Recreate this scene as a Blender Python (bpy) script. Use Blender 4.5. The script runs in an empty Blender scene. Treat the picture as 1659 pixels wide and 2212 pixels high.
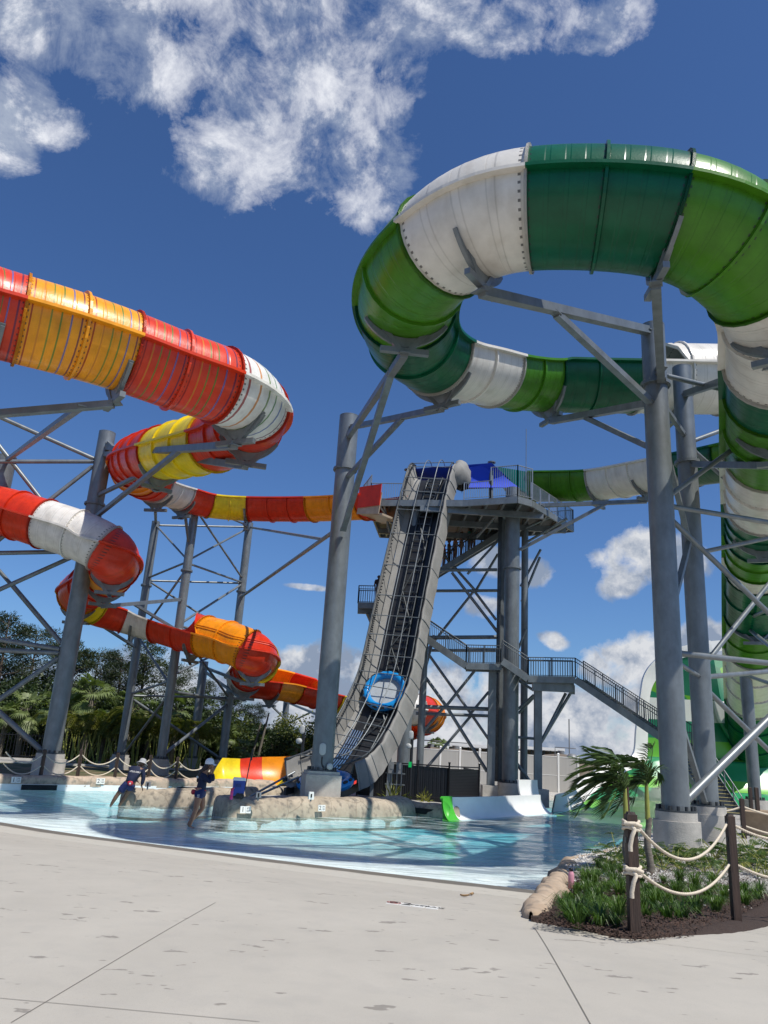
import bpy, bmesh, math, random
from mathutils import Vector, Matrix, Quaternion, noise
R=math.radians; PI=math.pi
rnd=random.Random(7)
scene=bpy.context.scene
COL=scene.collection
# ---------------------------------------------------------------- camera frame
F_=1661.; CX,CY=829.5,1106.; HC=2.7
_n=math.sqrt(335**2+5446**2+F_*F_)
ZC=Vector((335/_n,5446/_n,F_/_n))
YC=(Vector((0,0,1))-ZC*ZC[2]).normalized()
XC=Vector((0.9981134,-0.0613970,0.0))
def ray(u,v):
    c=Vector((u-CX,CY-v,F_))
    return Vector((c.dot(XC),c.dot(YC),c.dot(ZC)))
def P(u,v,d): return Vector((0,0,HC))+ray(u,v)*(d/F_)
def PR(u,v,rpx,r): return P(u,v,r*F_/rpx)
def PZ(u,v,z):
    r=ray(u,v); return Vector((0,0,HC))+r*((z-HC)/r.z)
def PY(u,v,y):
    r=ray(u,v); return Vector((0,0,HC))+r*(y/r.y)
def zat(x,y,v):
    lo,hi=-5.,60.
    for _ in range(50):
        m=(lo+hi)/2
        w=Vector((x,y,m-HC)); cu=w.dot(Vector((XC[1],YC[1],ZC[1]))) if 0 else x*XC_[1]+y*YC_[1]+(m-HC)*ZC_[1]
        cf=x*XC_[2]+y*YC_[2]+(m-HC)*ZC_[2]
        vv=CY-F_*cu/cf
        if vv>v: lo=m
        else: hi=m
    return (lo+hi)/2
XC_=XC; YC_=YC; ZC_=ZC
# ---------------------------------------------------------------- object helpers
def tag(o,label=None,cat=None,group=None,kind=None):
    if label: o['label']=label
    if cat: o['category']=cat
    if group: o['group']=group
    if kind: o['kind']=kind
    return o
def thing(name,loc,label,cat,group=None,rz=0):
    o=bpy.data.objects.new(name,None); COL.objects.link(o)
    o.location=loc; o.rotation_euler=(0,0,rz); o.empty_display_size=.2
    return tag(o,label,cat,group)
def copy_tree(o,parent=None):
    c=o.copy(); COL.objects.link(c); c.parent=parent
    for ch in o.children: copy_tree(ch,c)
    return c
class MB:
    def __init__(s): s.v=[]; s.f=[]; s.m=[]; s.uv=[]; s.sm=[]; s.cm=0; s.smooth=False
    def add(s,vs,fs,uvs=None,mat=None,smooth=None):
        b=len(s.v); s.v+= [tuple(x) for x in vs]
        for i,f in enumerate(fs):
            s.f.append([b+k for k in f]); s.m.append(s.cm if mat is None else mat)
            s.sm.append(s.smooth if smooth is None else smooth)
            s.uv.append(uvs[i] if uvs else None)
    def box(s,c,size,rot=None,taper=1.,mat=None):
        c=Vector(c); hx,hy,hz=size[0]/2,size[1]/2,size[2]/2
        vs=[]
        for z in (-hz,hz):
            t=taper if z>0 else 1.
            for x,y in ((-hx,-hy),(hx,-hy),(hx,hy),(-hx,hy)):
                p=Vector((x*t,y*t,z))
                if rot is not None: p=rot@p
                vs.append(p+c)
        s.add(vs,[(3,2,1,0),(4,5,6,7),(0,1,5,4),(1,2,6,5),(2,3,7,6),(3,0,4,7)],mat=mat,smooth=False)
    def bar(s,a,b,w,h=None,up=(0,0,1),mat=None,bev=0):
        a=Vector(a); b=Vector(b); h=w if h is None else h
        t=(b-a); L=t.length
        if L<1e-6: return
        t.normalize(); u=Vector(up)
        if abs(t.dot(u))>.98: u=Vector((0,1,0))
        x=t.cross(u).normalized(); y=x.cross(t)
        vs=[]
        for p in (a,b):
            for i,j in ((-1,-1),(1,-1),(1,1),(-1,1)): vs.append(p+x*(w/2*i)+y*(h/2*j))
        s.add(vs,[(3,2,1,0),(4,5,6,7),(0,1,5,4),(1,2,6,5),(2,3,7,6),(3,0,4,7)],mat=mat,smooth=False)
    def tube(s,pts,r,n=10,caps=True,mat=None,closed=False,smooth=True,uvs=None):
        pts=[Vector(p) for p in pts]; N=len(pts)
        rs=r if isinstance(r,(list,tuple)) else [r]*N
        vs=[]; prev=None
        for i,p in enumerate(pts):
            if closed: t=pts[(i+1)%N]-pts[i-1]
            elif i==0: t=pts[1]-p
            elif i==N-1: t=p-pts[-2]
            else: t=pts[i+1]-pts[i-1]
            if t.length<1e-9: t=Vector((0,0,1))
            t.normalize()
            if prev is None:
                a=Vector((0,0,1)) if abs(t.z)<.9 else Vector((1,0,0))
                x=t.cross(a).normalized()
            else:
                x=prev-t*prev.dot(t)
                x=x.normalized() if x.length>1e-6 else t.orthogonal().normalized()
            prev=x; y=t.cross(x)
            for k in range(n):
                an=2*PI*k/n; vs.append(p+(x*math.cos(an)+y*math.sin(an))*rs[i])
        fs=[]
        for i in range(N if closed else N-1):
            j=(i+1)%N
            for k in range(n): fs.append((i*n+k,i*n+(k+1)%n,j*n+(k+1)%n,j*n+k))
        s.add(vs,fs,mat=mat,smooth=smooth)
        if caps and not closed:
            s.add([vs[k] for k in range(n)],[tuple(range(n))[::-1]],mat=mat,smooth=False)
            s.add([vs[(N-1)*n+k] for k in range(n)],[tuple(range(n))],mat=mat,smooth=False)
    def cyl(s,a,b,r,n=16,r2=None,mat=None,caps=True):
        s.tube([a,b],[r,r if r2 is None else r2],n,caps=caps,mat=mat)
    def lathe(s,c,prof,n=24,mat=None,smooth=True,ax=None):
        c=Vector(c); vs=[]
        for r,z in prof:
            for k in range(n):
                a=2*PI*k/n; p=Vector((r*math.cos(a),r*math.sin(a),z))
                if ax is not None: p=ax@p
                vs.append(c+p)
        fs=[]
        for i in range(len(prof)-1):
            for k in range(n): fs.append((i*n+k,i*n+(k+1)%n,(i+1)*n+(k+1)%n,(i+1)*n+k))
        s.add(vs,fs,mat=mat,smooth=smooth)
    def grid(s,rows,mat=None,smooth=True,uvf=None):
        n=len(rows[0]); vs=[p for r in rows for p in r]; fs=[];uv=[]
        for i in range(len(rows)-1):
            for k in range(n-1):
                fs.append((i*n+k,i*n+k+1,(i+1)*n+k+1,(i+1)*n+k))
        s.add(vs,fs,mat=mat,smooth=smooth)
    def build(s,name,mats,parent=None,label=None):
        me=bpy.data.meshes.new(name); me.from_pydata(s.v,[],s.f)
        if not isinstance(mats,(list,tuple)): mats=[mats]
        for m in mats: me.materials.append(m)
        me.polygons.foreach_set('material_index',s.m)
        me.polygons.foreach_set('use_smooth',s.sm)
        if any(u is not None for u in s.uv):
            L=me.uv_layers.new(name='UVMap'); i=0; d=L.data
            for f,u in zip(s.f,s.uv):
                for k in range(len(f)):
                    if u: d[i].uv=u[k]
                    i+=1
        me.update()
        o=bpy.data.objects.new(name,me); COL.objects.link(o)
        if parent is not None:
            o.parent=parent
            # geometry is given in world space for parented parts
            o.matrix_parent_inverse=Matrix.Translation(-Vector(parent.location)) if parent.rotation_euler[2]==0 else parent.matrix_basis.inverted()
        if label: o['label']=label
        return o
# ---------------------------------------------------------------- materials
def mat(name,base,rough=.5,metal=0.,noise_s=None,noise_a=.15,bump=0.,bump_s=40.,coat=0.,spec=.5,detail=4.,two=None,trans=0.,coords='Object',stretch=None):
    m=bpy.data.materials.new(name); m.use_nodes=True; nt=m.node_tree; N=nt.nodes; L=nt.links
    b=N['Principled BSDF']; b.inputs['Roughness'].default_value=rough; b.inputs['Metallic'].default_value=metal
    b.inputs['Specular IOR Level'].default_value=spec; b.inputs['Coat Weight'].default_value=coat; b.inputs['Coat Roughness'].default_value=.08
    base=tuple(base)+(1,); b.inputs['Base Color'].default_value=base
    m['b']=0
    tc=N.new('ShaderNodeTexCoord'); src=tc.outputs[coords]
    if stretch:
        mp=N.new('ShaderNodeMapping'); mp.inputs['Scale'].default_value=stretch; L.new(src,mp.inputs[0]); src=mp.outputs[0]
    if noise_s:
        n=N.new('ShaderNodeTexNoise'); n.inputs['Scale'].default_value=noise_s; n.inputs['Detail'].default_value=detail; n.inputs['Roughness'].default_value=.65
        L.new(src,n.inputs['Vector'])
        r=N.new('ShaderNodeValToRGB'); L.new(n.outputs['Fac'],r.inputs[0])
        r.color_ramp.elements[0].position=.3; r.color_ramp.elements[1].position=.7
        lo=two[0] if two else tuple(c*(1-noise_a) for c in base[:3]); hi=two[1] if two else tuple(min(1,c*(1+noise_a)) for c in base[:3])
        r.color_ramp.elements[0].color=tuple(lo)+(1,); r.color_ramp.elements[1].color=tuple(hi)+(1,)
        L.new(r.outputs[0],b.inputs['Base Color'])
    if bump:
        n2=N.new('ShaderNodeTexNoise'); n2.inputs['Scale'].default_value=bump_s; n2.inputs['Detail'].default_value=5
        L.new(src,n2.inputs['Vector'])
        bp=N.new('ShaderNodeBump'); bp.inputs['Strength'].default_value=bump; bp.inputs['Distance'].default_value=.02
        L.new(n2.outputs['Fac'],bp.inputs['Height']); L.new(bp.outputs[0],b.inputs['Normal'])
    return m
def leafmat(name,c1,c2,sc=.8,rough=.5,tr=.35):
    m=mat(name,c1,rough,0,sc,two=(c1,c2),detail=3); nt=m.node_tree; N=nt.nodes; L=nt.links
    rp=[n for n in N if n.type=='VALTORGB'][0]; nf=rp.inputs[0].links[0].from_socket; oi=N.new('ShaderNodeObjectInfo'); gi=N.new('ShaderNodeNewGeometry')
    a1=N.new('ShaderNodeMath'); a1.operation='MULTIPLY_ADD'; a1.inputs[1].default_value=.3; a1.inputs[2].default_value=-.15; L.new(oi.outputs['Random'],a1.inputs[0])
    a3=N.new('ShaderNodeMath'); a3.operation='MULTIPLY_ADD'; a3.inputs[1].default_value=.35; a3.inputs[2].default_value=-.17; L.new(gi.outputs['Random Per Island'],a3.inputs[0])
    a2=N.new('ShaderNodeMath'); a2.operation='ADD'; L.new(nf,a2.inputs[0]); L.new(a1.outputs[0],a2.inputs[1]); a4=N.new('ShaderNodeMath'); a4.operation='ADD'; L.new(a2.outputs[0],a4.inputs[0]); L.new(a3.outputs[0],a4.inputs[1]); L.new(a4.outputs[0],rp.inputs[0])
    b=N['Principled BSDF']; out=N['Material Output']
    t=N.new('ShaderNodeBsdfTranslucent'); mx=N.new('ShaderNodeMixShader'); mx.inputs[0].default_value=tr
    src=b.inputs['Base Color'].links[0].from_socket
    g=N.new('ShaderNodeMixRGB'); g.blend_type='MULTIPLY'; g.inputs[0].default_value=1; g.inputs[2].default_value=(1.1,1.25,.5,1)
    L.new(src,g.inputs[1]); L.new(g.outputs[0],t.inputs[0])
    L.new(b.outputs[0],mx.inputs[1]); L.new(t.outputs[0],mx.inputs[2]); L.new(mx.outputs[0],out.inputs[0])
    return m
def fibre(name,base,stripes=False,rough=.33,dirt=.18):
    """glossy moulded fibreglass with embossed panel ribs (UV.x = metres along panel 0..1, UV.y = angle 0..1)"""
    m=mat(name,base,rough,0,1.6,noise_a=dirt,coat=.05,spec=.32,detail=6); nt=m.node_tree; N=nt.nodes; L=nt.links
    b=N['Principled BSDF']
    uv=N.new('ShaderNodeUVMap'); sp=N.new('ShaderNodeSeparateXYZ'); L.new(uv.outputs[0],sp.inputs[0])
    # ribs : 4 per panel
    mu=N.new('ShaderNodeMath'); mu.operation='MULTIPLY'; mu.inputs[1].default_value=4; L.new(sp.outputs[0],mu.inputs[0])
    fr=N.new('ShaderNodeMath'); fr.operation='FRACT'; L.new(mu.outputs[0],fr.inputs[0])
    pp=N.new('ShaderNodeMath'); pp.operation='PINGPONG'; pp.inputs[1].default_value=.5; L.new(fr.outputs[0],pp.inputs[0])
    rr=N.new('ShaderNodeMapRange'); rr.inputs[1].default_value=.10; rr.inputs[2].default_value=.16; L.new(pp.outputs[0],rr.inputs[0])
    nz=N.new('ShaderNodeTexNoise'); nz.inputs['Scale'].default_value=14; tc=N.new('ShaderNodeTexCoord'); L.new(tc.outputs['Object'],nz.inputs['Vector'])
    ad=N.new('ShaderNodeMath'); ad.operation='MULTIPLY_ADD'; ad.inputs[1].default_value=.35; L.new(nz.outputs['Fac'],ad.inputs[0]); L.new(rr.outputs[0],ad.inputs[2])
    bp=N.new('ShaderNodeBump'); bp.inputs['Strength'].default_value=.35; bp.inputs['Distance'].default_value=.02; L.new(ad.outputs[0],bp.inputs['Height']); L.new(bp.outputs[0],b.inputs['Normal'])
    cur=b.inputs['Base Color'].links[0].from_socket
    # thin darker line at each rib edge
    ed=N.new('ShaderNodeMapRange'); ed.inputs[1].default_value=.0; ed.inputs[2].default_value=.035; ed.inputs[3].default_value=1; ed.inputs[4].default_value=0
    sb=N.new('ShaderNodeMath'); sb.operation='SUBTRACT'; sb.inputs[1].default_value=.12; L.new(pp.outputs[0],sb.inputs[0])
    ab=N.new('ShaderNodeMath'); ab.operation='ABSOLUTE'; L.new(sb.outputs[0],ab.inputs[0]); L.new(ab.outputs[0],ed.inputs[0])
    sc=N.new('ShaderNodeMath'); sc.operation='MULTIPLY'; sc.inputs[1].default_value=.0 if stripes else .28; L.new(ed.outputs[0],sc.inputs[0])
    mx=N.new('ShaderNodeMixRGB'); mx.blend_type='MULTIPLY'; L.new(sc.outputs[0],mx.inputs[0]); L.new(cur,mx.inputs[1]); mx.inputs[2].default_value=(.3,.28,.26,1)
    cur=mx.outputs[0]
    if stripes:
        cols=[(.10,.02,.06),(.05,.12,.35),(.04,.20,.03),(.12,.22,.03),(.55,.20,.02),(.28,.01,.01)]
        for i,c in enumerate(cols):
            pos=.1+.8*i/5
            s1=N.new('ShaderNodeMath'); s1.operation='SUBTRACT'; s1.inputs[1].default_value=pos; L.new(sp.outputs[0],s1.inputs[0])
            s2=N.new('ShaderNodeMath'); s2.operation='ABSOLUTE'; L.new(s1.outputs[0],s2.inputs[0])
            s3=N.new('ShaderNodeMath'); s3.operation='LESS_THAN'; s3.inputs[1].default_value=.0135; L.new(s2.outputs[0],s3.inputs[0])
            s4=N.new('ShaderNodeMath'); s4.operation='MULTIPLY'; s4.inputs[1].default_value=.85; L.new(s3.outputs[0],s4.inputs[0])
            mx=N.new('ShaderNodeMixRGB'); L.new(s4.outputs[0],mx.inputs[0]); L.new(cur,mx.inputs[1]); mx.inputs[2].default_value=c+(1,); cur=mx.outputs[0]
    # bolt heads along the bolted joints
    def mm(op,a,b_=None):
        n=N.new('ShaderNodeMath'); n.operation=op
        for i,x in enumerate((a,b_)):
            if x is None: continue
            if isinstance(x,(int,float)): n.inputs[i].default_value=x
            else: L.new(x,n.inputs[i])
        return n.outputs[0]
    e1=mm('LESS_THAN',mm('ABSOLUTE',mm('SUBTRACT',mm('ABSOLUTE',mm('SUBTRACT',sp.outputs[0],.5)),.455)),.011)
    e2=mm('LESS_THAN',mm('ABSOLUTE',mm('SUBTRACT',mm('FRACT',mm('MULTIPLY',sp.outputs[1],44)),.5)),.17)
    mx=N.new('ShaderNodeMixRGB'); L.new(mm('MULTIPLY',mm('MULTIPLY',e1,e2),.8),mx.inputs[0]); L.new(cur,mx.inputs[1]); mx.inputs[2].default_value=(.03,.03,.03,1); cur=mx.outputs[0]
    # faint grime gathering in streaks
    gn=N.new('ShaderNodeTexNoise'); gn.inputs['Scale'].default_value=1.; gn.inputs['Detail'].default_value=7; gm=N.new('ShaderNodeMapping'); gm.inputs['Scale'].default_value=(2.2,2.2,.5); L.new(tc.outputs['Object'],gm.inputs[0]); L.new(gm.outputs[0],gn.inputs['Vector'])
    gr=N.new('ShaderNodeMapRange'); gr.inputs[1].default_value=.52; gr.inputs[2].default_value=.8; gr.inputs[4].default_value=.5; L.new(gn.outputs['Fac'],gr.inputs[0])
    mx=N.new('ShaderNodeMixRGB'); mx.blend_type='MULTIPLY'; L.new(gr.outputs[0],mx.inputs[0]); L.new(cur,mx.inputs[1]); mx.inputs[2].default_value=(.62,.58,.52,1); cur=mx.outputs[0]
    L.new(cur,b.inputs['Base Color'])
    return m
M={}
def g(n,*a,**k): M[n]=mat(n,*a,**k); return M[n]
g('steel',(.175,.195,.205),.42,.4,2.2,noise_a=.22,bump=.10,bump_s=22,stretch=(1,1,.55))
g('steel_dark',(.075,.085,.092),.45,.5,3,noise_a=.25,bump=.08)
g('steel_light',(.26,.28,.29),.36,.55,3,noise_a=.2)
g('bolt',(.06,.065,.07),.4,.6)
g('hole',(.01,.01,.01),.9)
g('footing',(.42,.40,.36),.9,0,3.5,noise_a=.16,bump=.5,bump_s=30,detail=8)
g('white_paint',(.8,.8,.78),.35,0,2,noise_a=.04)
g('black_paint',(.012,.012,.014),.35)
g('rubber',(.02,.02,.022),.6)
g('wood_post',(.05,.03,.02),.6,0,9,two=((.018,.011,.008),(.065,.038,.026)),bump=.5,bump_s=60,stretch=(1,1,.12))
g('rope',(.62,.54,.42),.9,0,60,noise_a=.2,bump=.3,bump_s=120)
g('canvas',(.235,.23,.215),.8,0,1.2,noise_a=.12,bump=.35,bump_s=5)
g('belt',(.012,.013,.015),.45,0,5,noise_a=.4)
g('trim_blue',(.02,.08,.20),.4)
g('raft_blue',(.006,.23,.58),.3,0,2,noise_a=.08,coat=.3)
g('raft_floor',(.38,.41,.43),.4,0,3,noise_a=.1)
g('shade_blue',(.004,.05,.55),.7)
g('navy',(.008,.014,.045),.8,0,12,noise_a=.2,bump=.2,bump_s=20)
g('red_cloth',(.45,.02,.04),.6)
g('skin_tan',(.33,.16,.09),.5,0,8,noise_a=.06)
g('skin_dark',(.16,.085,.05),.5,0,8,noise_a=.06)
g('hair',(.03,.015,.012),.5,0,40,noise_a=.4)
g('hat_grey',(.36,.37,.37),.85,0,20,noise_a=.08)
g('hat_white',(.78,.78,.77),.8)
g('cooler_blue',(.01,.05,.30),.35)
g('pink',(.62,.28,.33),.35)
g('bottle_red',(.6,.03,.08),.3)
g('vinyl',(.42,.41,.39),.6,0,1.0,noise_a=.05,bump=.1,stretch=(9,9,.2))
g('terracotta',(.33,.25,.17),.8,0,5,noise_a=.15,bump=.2)
g('sign_white',(.78,.77,.72),.4)
g('ink',(.02,.02,.02),.6)
g('ink_red',(.5,.03,.02),.6)
g('dark_roof',(.16,.13,.10),.8,0,3,noise_a=.2)
g('bark',(.10,.075,.055),.9,0,6,noise_a=.35,bump=.6,bump_s=30,stretch=(1,1,.3))
g('palm_bark',(.17,.15,.12),.9,0,5,noise_a=.3,bump=.6,bump_s=30,stretch=(.3,.3,3))
g('stem_green',(.28,.30,.06),.5,0,5,noise_a=.2)
g('mulch',(.06,.035,.025),.95,0,30,two=((.016,.010,.008),(.11,.062,.042)),bump=1.,bump_s=50)
g('lamp_green',(.0,.5,.1),.4)
g('orange_plastic',(.7,.3,.05),.5)
g('panel_grey',(.20,.21,.22),.5,.2)
GREEN=fibre('green_dark_shell',(.001,.085,.036)); LIME=fibre('lime_shell',(.052,.185,.008)); GWHITE=fibre('white_shell',(.66,.63,.57),dirt=.10)
RED=fibre('red_shell',(.60,.035,.010)); AMBER=fibre('amber_shell',(.80,.27,.008)); YEL=fibre('yellow_shell',(.80,.60,.015)); OWHITE=fibre('offwhite_shell',(.66,.64,.60))
REDS=fibre('red_striped_shell',(.62,.045,.015),True); AMBERS=fibre('amber_striped_shell',(.80,.32,.012),True); WHITES=fibre('white_striped_shell',(.72,.72,.68),True)
# leaves
M['pine']=leafmat('pine_needles',(.018,.035,.012),(.055,.075,.022),.6,tr=.2)
M['fan']=leafmat('fan_leaf',(.06,.10,.025),(.20,.25,.09),.8)
M['areca']=leafmat('areca_leaf',(.07,.10,.012),(.20,.20,.03),1.0)
M['shrub']=leafmat('shrub_leaf',(.014,.03,.008),(.05,.08,.02),.9,tr=.2)
M['palm']=leafmat('palm_leaf',(.035,.07,.02),(.11,.17,.05),2.,rough=.38,tr=.22)
M['grassy']=leafmat('strap_leaf',(.035,.085,.012),(.11,.19,.035),6.,rough=.4)
M['philo']=leafmat('lobed_leaf',(.03,.07,.015),(.09,.15,.03),4.,rough=.38)
M['lawn']=mat('lawn_grass',(.07,.08,.02),.95,0,1.5,two=((.06,.075,.015),(.15,.12,.055)),bump=.6,bump_s=30)
# ---------------------------------------------------------------- camera, sky, sun
cam=bpy.data.cameras.new('camera'); co=bpy.data.objects.new('camera',cam); COL.objects.link(co); scene.camera=co
cam.sensor_fit='HORIZONTAL'; cam.sensor_width=36; cam.lens=36*F_/1659.; cam.clip_end=5000; cam.clip_start=.05
rt=Vector((XC[0],YC[0],ZC[0])); up=Vector((XC[1],YC[1],ZC[1])); fw=Vector((XC[2],YC[2],ZC[2]))
co.matrix_world=Matrix(((rt.x,up.x,-fw.x,0),(rt.y,up.y,-fw.y,0),(rt.z,up.z,-fw.z,HC),(0,0,0,1)))
scene.view_settings.view_transform='Standard'; scene.view_settings.look='None'; scene.view_settings.gamma=1
scene.view_settings.exposure=0.03
SUN_EL=R(58); SUN_AZ=R(132)      # azimuth clockwise from +Y (camera's forward)
sd=Vector((math.sin(SUN_AZ)*math.cos(SUN_EL),math.cos(SUN_AZ)*math.cos(SUN_EL),math.sin(SUN_EL)))
sl=bpy.data.lights.new('sun','SUN'); sl.energy=4.9; sl.angle=R(.53); sl.color=(1,.95,.87)
so=bpy.data.objects.new('sun',sl); COL.objects.link(so); so.rotation_euler=sd.to_track_quat('Z','Y').to_euler(); so.location=(0,0,60)
w=bpy.data.worlds.new('World'); scene.world=w; w.use_nodes=True
nt=w.node_tree; N=nt.nodes; L=nt.links; bg=N['Background']
sky=N.new('ShaderNodeTexSky'); sky.sky_type='NISHITA'; sky.sun_disc=False; sky.sun_elevation=SUN_EL; sky.sun_rotation=SUN_AZ
sky.altitude=0; sky.air_density=1.0; sky.dust_density=.5; sky.ozone_density=3.0
SKY_S=.10
bg.inputs[1].default_value=SKY_S
def mth(op,a,b=None,c=None,clamp=False):
    n=N.new('ShaderNodeMath'); n.operation=op; n.use_clamp=clamp
    for i,x in enumerate((a,b,c)):
        if x is None: continue
        if isinstance(x,(int,float)): n.inputs[i].default_value=x
        else: L.new(x,n.inputs[i])
    return n.outputs[0]
tc=N.new('ShaderNodeTexCoord'); dirv=tc.outputs['Generated']
def blob(u,v,ru,rv=None,ang=0.):
    """elliptic cloud bank about a compass direction of the sky: 1 in its middle, 0 at its rim"""
    c=ray(u,v).normalized(); rv=rv or ru
    ex=(ray(u+10,v).normalized()-c); ex=(ex-c*ex.dot(c)).normalized(); ey=c.cross(ex)
    e1=ex*math.cos(ang)+ey*math.sin(ang); e2=c.cross(e1)
    k=(ray(u+100,v).normalized()-c).length/100
    k1=1/(ru*k); k2=1/(rv*k)
    d1=N.new('ShaderNodeVectorMath'); d1.operation='DOT_PRODUCT'; L.new(dirv,d1.inputs[0]); d1.inputs[1].default_value=e1*k1
    d2=N.new('ShaderNodeVectorMath'); d2.operation='DOT_PRODUCT'; L.new(dirv,d2.inputs[0]); d2.inputs[1].default_value=e2*k2
    d3=N.new('ShaderNodeVectorMath'); d3.operation='DOT_PRODUCT'; L.new(dirv,d3.inputs[0]); d3.inputs[1].default_value=c
    q=mth('ADD',mth('POWER',mth('ABSOLUTE',d1.outputs['Value']),2.),mth('POWER',mth('ABSOLUTE',d2.outputs['Value']),2.))
    s=mth('SUBTRACT',1.,mth('SQRT',q))
    return mth('MULTIPLY',mth('MAXIMUM',s,-1.5),1.) if 1 else mth('GREATER_THAN',d3.outputs['Value'],0)
def nz(scale,detail,rough,off=(0,0,0),dist=0.,lac=2.1):
    mp=N.new('ShaderNodeMapping'); mp.inputs['Location'].default_value=off; L.new(dirv,mp.inputs[0])
    n=N.new('ShaderNodeTexNoise'); n.inputs['Scale'].default_value=scale; n.inputs['Detail'].default_value=detail; n.inputs['Roughness'].default_value=rough; n.inputs['Distortion'].default_value=dist; n.inputs['Lacunarity'].default_value=lac
    L.new(mp.outputs[0],n.inputs['Vector']); return n.outputs['Fac']
def smx(lst):
    o=lst[0]
    for x in lst[1:]: o=mth('SMOOTH_MAX',o,x,.25)
    return o
n1=nz(5.5,13,.64,(3.1,.4,1.2),.35); n2=nz(17,12,.66,(1.3,2.2,.7),.4)
nn=mth('ADD',mth('MULTIPLY',mth('SUBTRACT',n1,.5),3.1),mth('MULTIPLY',mth('SUBTRACT',n2,.5),2.1))
# high, wispy bank over the upper left of the view
hi=smx([blob(180,60,230,130,.15),blob(330,150,110,90,0),blob(640,120,300,140,-.05),blob(560,330,200,100,-.35),blob(730,250,170,170,-.5),blob(820,400,110,80,-.6),blob(1050,30,330,85,0),blob(1290,60,140,65,-.3),
        blob(40,235,120,85,-.3),blob(20,330,70,60,0),blob(420,-150,700,220,0),blob(110,270,90,50,0)])
hd=mth('MULTIPLY',mth('ADD',mth('MULTIPLY',mth('SMOOTH_MIN',hi,.34,.2),1.7),mth('ADD',nn,.05)),1.0,None,True)
# cumulus low on the horizon
n3=nz(9,13,.58,(7.7,1.0,2.5),.15); n4=nz(30,10,.62,(.7,5.2,1.7),.25)
nl=mth('ADD',mth('MULTIPLY',mth('SUBTRACT',n3,.5),3.2),mth('MULTIPLY',mth('SUBTRACT',n4,.5),2.3))
lo=smx([blob(1385,1195,115,66,-.15),blob(1350,1255,60,34,-.4),blob(1480,1210,60,50,0),blob(1150,1240,55,35,.0),blob(1060,1215,70,36,.2),blob(1195,1385,40,22,.5),blob(1320,1440,85,60,0),blob(1440,1420,140,50,0),blob(1560,1380,120,50,0),
        blob(665,1268,60,9,.1),blob(1040,1310,50,30,0),blob(700,1440,180,50,.05),blob(640,1510,260,80,0),blob(300,1490,180,100,0),blob(1000,1490,140,60,.1),blob(1150,1540,300,70,0),blob(100,1490,300,80,0),blob(900,1600,900,70,.06),blob(1400,1550,300,80,0)])
ld=mth('MULTIPLY',mth('ADD',mth('MULTIPLY',mth('SMOOTH_MIN',lo,.4,.2),1.8),mth('ADD',nl,.03)),1.5,None,True)
# relief: the same billows sampled a little toward the sun
s1=nz(5.5,13,.64,(3.13,.385,1.17),.35); s2=nz(9,13,.58,(7.72,.985,2.465),.15); s3=nz(30,10,.62,(.71,5.19,1.685),.25)
hb=mth('ADD',mth('MULTIPLY',mth('SUBTRACT',n1,s1),8.),mth('ADD',mth('MULTIPLY',hd,.35),.55))
lb=mth('ADD',mth('ADD',mth('MULTIPLY',mth('SUBTRACT',s2,n3),4.),mth('MULTIPLY',mth('SUBTRACT',s3,n4),1.3)),mth('MULTIPLY',nz(3.5,6,.5,(2,8,1)),1.3))
K=1.
def vcol(fac,c0,c1,p0,p1):
    r=N.new('ShaderNodeValToRGB'); r.color_ramp.elements[0].position=p0; r.color_ramp.elements[1].position=p1
    r.color_ramp.elements[0].color=c0+(1,); r.color_ramp.elements[1].color=c1+(1,); L.new(fac,r.inputs[0]); return r.outputs[0]
hc=vcol(hb,(.40,.46,.58),(.82,.84,.90),.25,1.2); lc=vcol(lb,(.29,.36,.49),(.77,.79,.83),.30,1.02)
def mul(c,k):
    v=N.new('ShaderNodeVectorMath'); v.operation='SCALE'; L.new(c,v.inputs[0]); v.inputs[3].default_value=k; return v.outputs[0]
def mix(f,a,b):
    m=N.new('ShaderNodeMixRGB'); L.new(f,m.inputs[0]); L.new(a,m.inputs[1]); L.new(b,m.inputs[2]); return m.outputs[0]
tint=N.new('ShaderNodeMixRGB'); tint.blend_type='MULTIPLY'; tint.inputs[0].default_value=1; L.new(sky.outputs[0],tint.inputs[1]); tint.inputs[2].default_value=(.55,.77,1.08,1)
c=mix(hd,tint.outputs[0],mul(hc,K/SKY_S)); c=mix(ld,c,mul(lc,K*.9/SKY_S))
L.new(c,bg.inputs[0])
# ---------------------------------------------------------------- water line and ground heights
WL=[(-60,45),(-30,32),(-16,27.1),(-10.38,23.72),(-7.59,22.05),(-4.89,21.02),(-2.58,19.95),(.81,18.64),(2.2,18.24),(3.79,17.67),(6,17.0),(12,16),(60,12)]
def lerpc(c,x):
    if x<=c[0][0]: return c[0][1]
    for (a,b),(p,q) in zip(c,c[1:]):
        if x<=p: return b+(q-b)*(x-a)/(p-a)
    return c[-1][1]
def YW(x):
    return (lerpc(WL,x-1.2)+lerpc(WL,x-.6)+lerpc(WL,x)+lerpc(WL,x+.6)+lerpc(WL,x+1.2))/5
def zd(x,y):
    s=YW(x)-y
    z=.105*s
    if s>7.5: z=.105*7.5+ .17*(1-math.exp(-(s-7.5)*.105/.17))
    if s<0: z=max(-.5,.06*s)
    return z
def gp(u,v,f=zd):
    lo_,hi_=3.,80.; r=ray(u,v)
    for _ in range(60):
        m=(lo_+hi_)/2; p=Vector((0,0,HC))+r*(m/r.y)
        if p.z>f(p.x,p.y): lo_=m
        else: hi_=m
    return p
def frange(a,b,n): return [a+(b-a)*i/(n-1) for i in range(n)]
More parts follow.
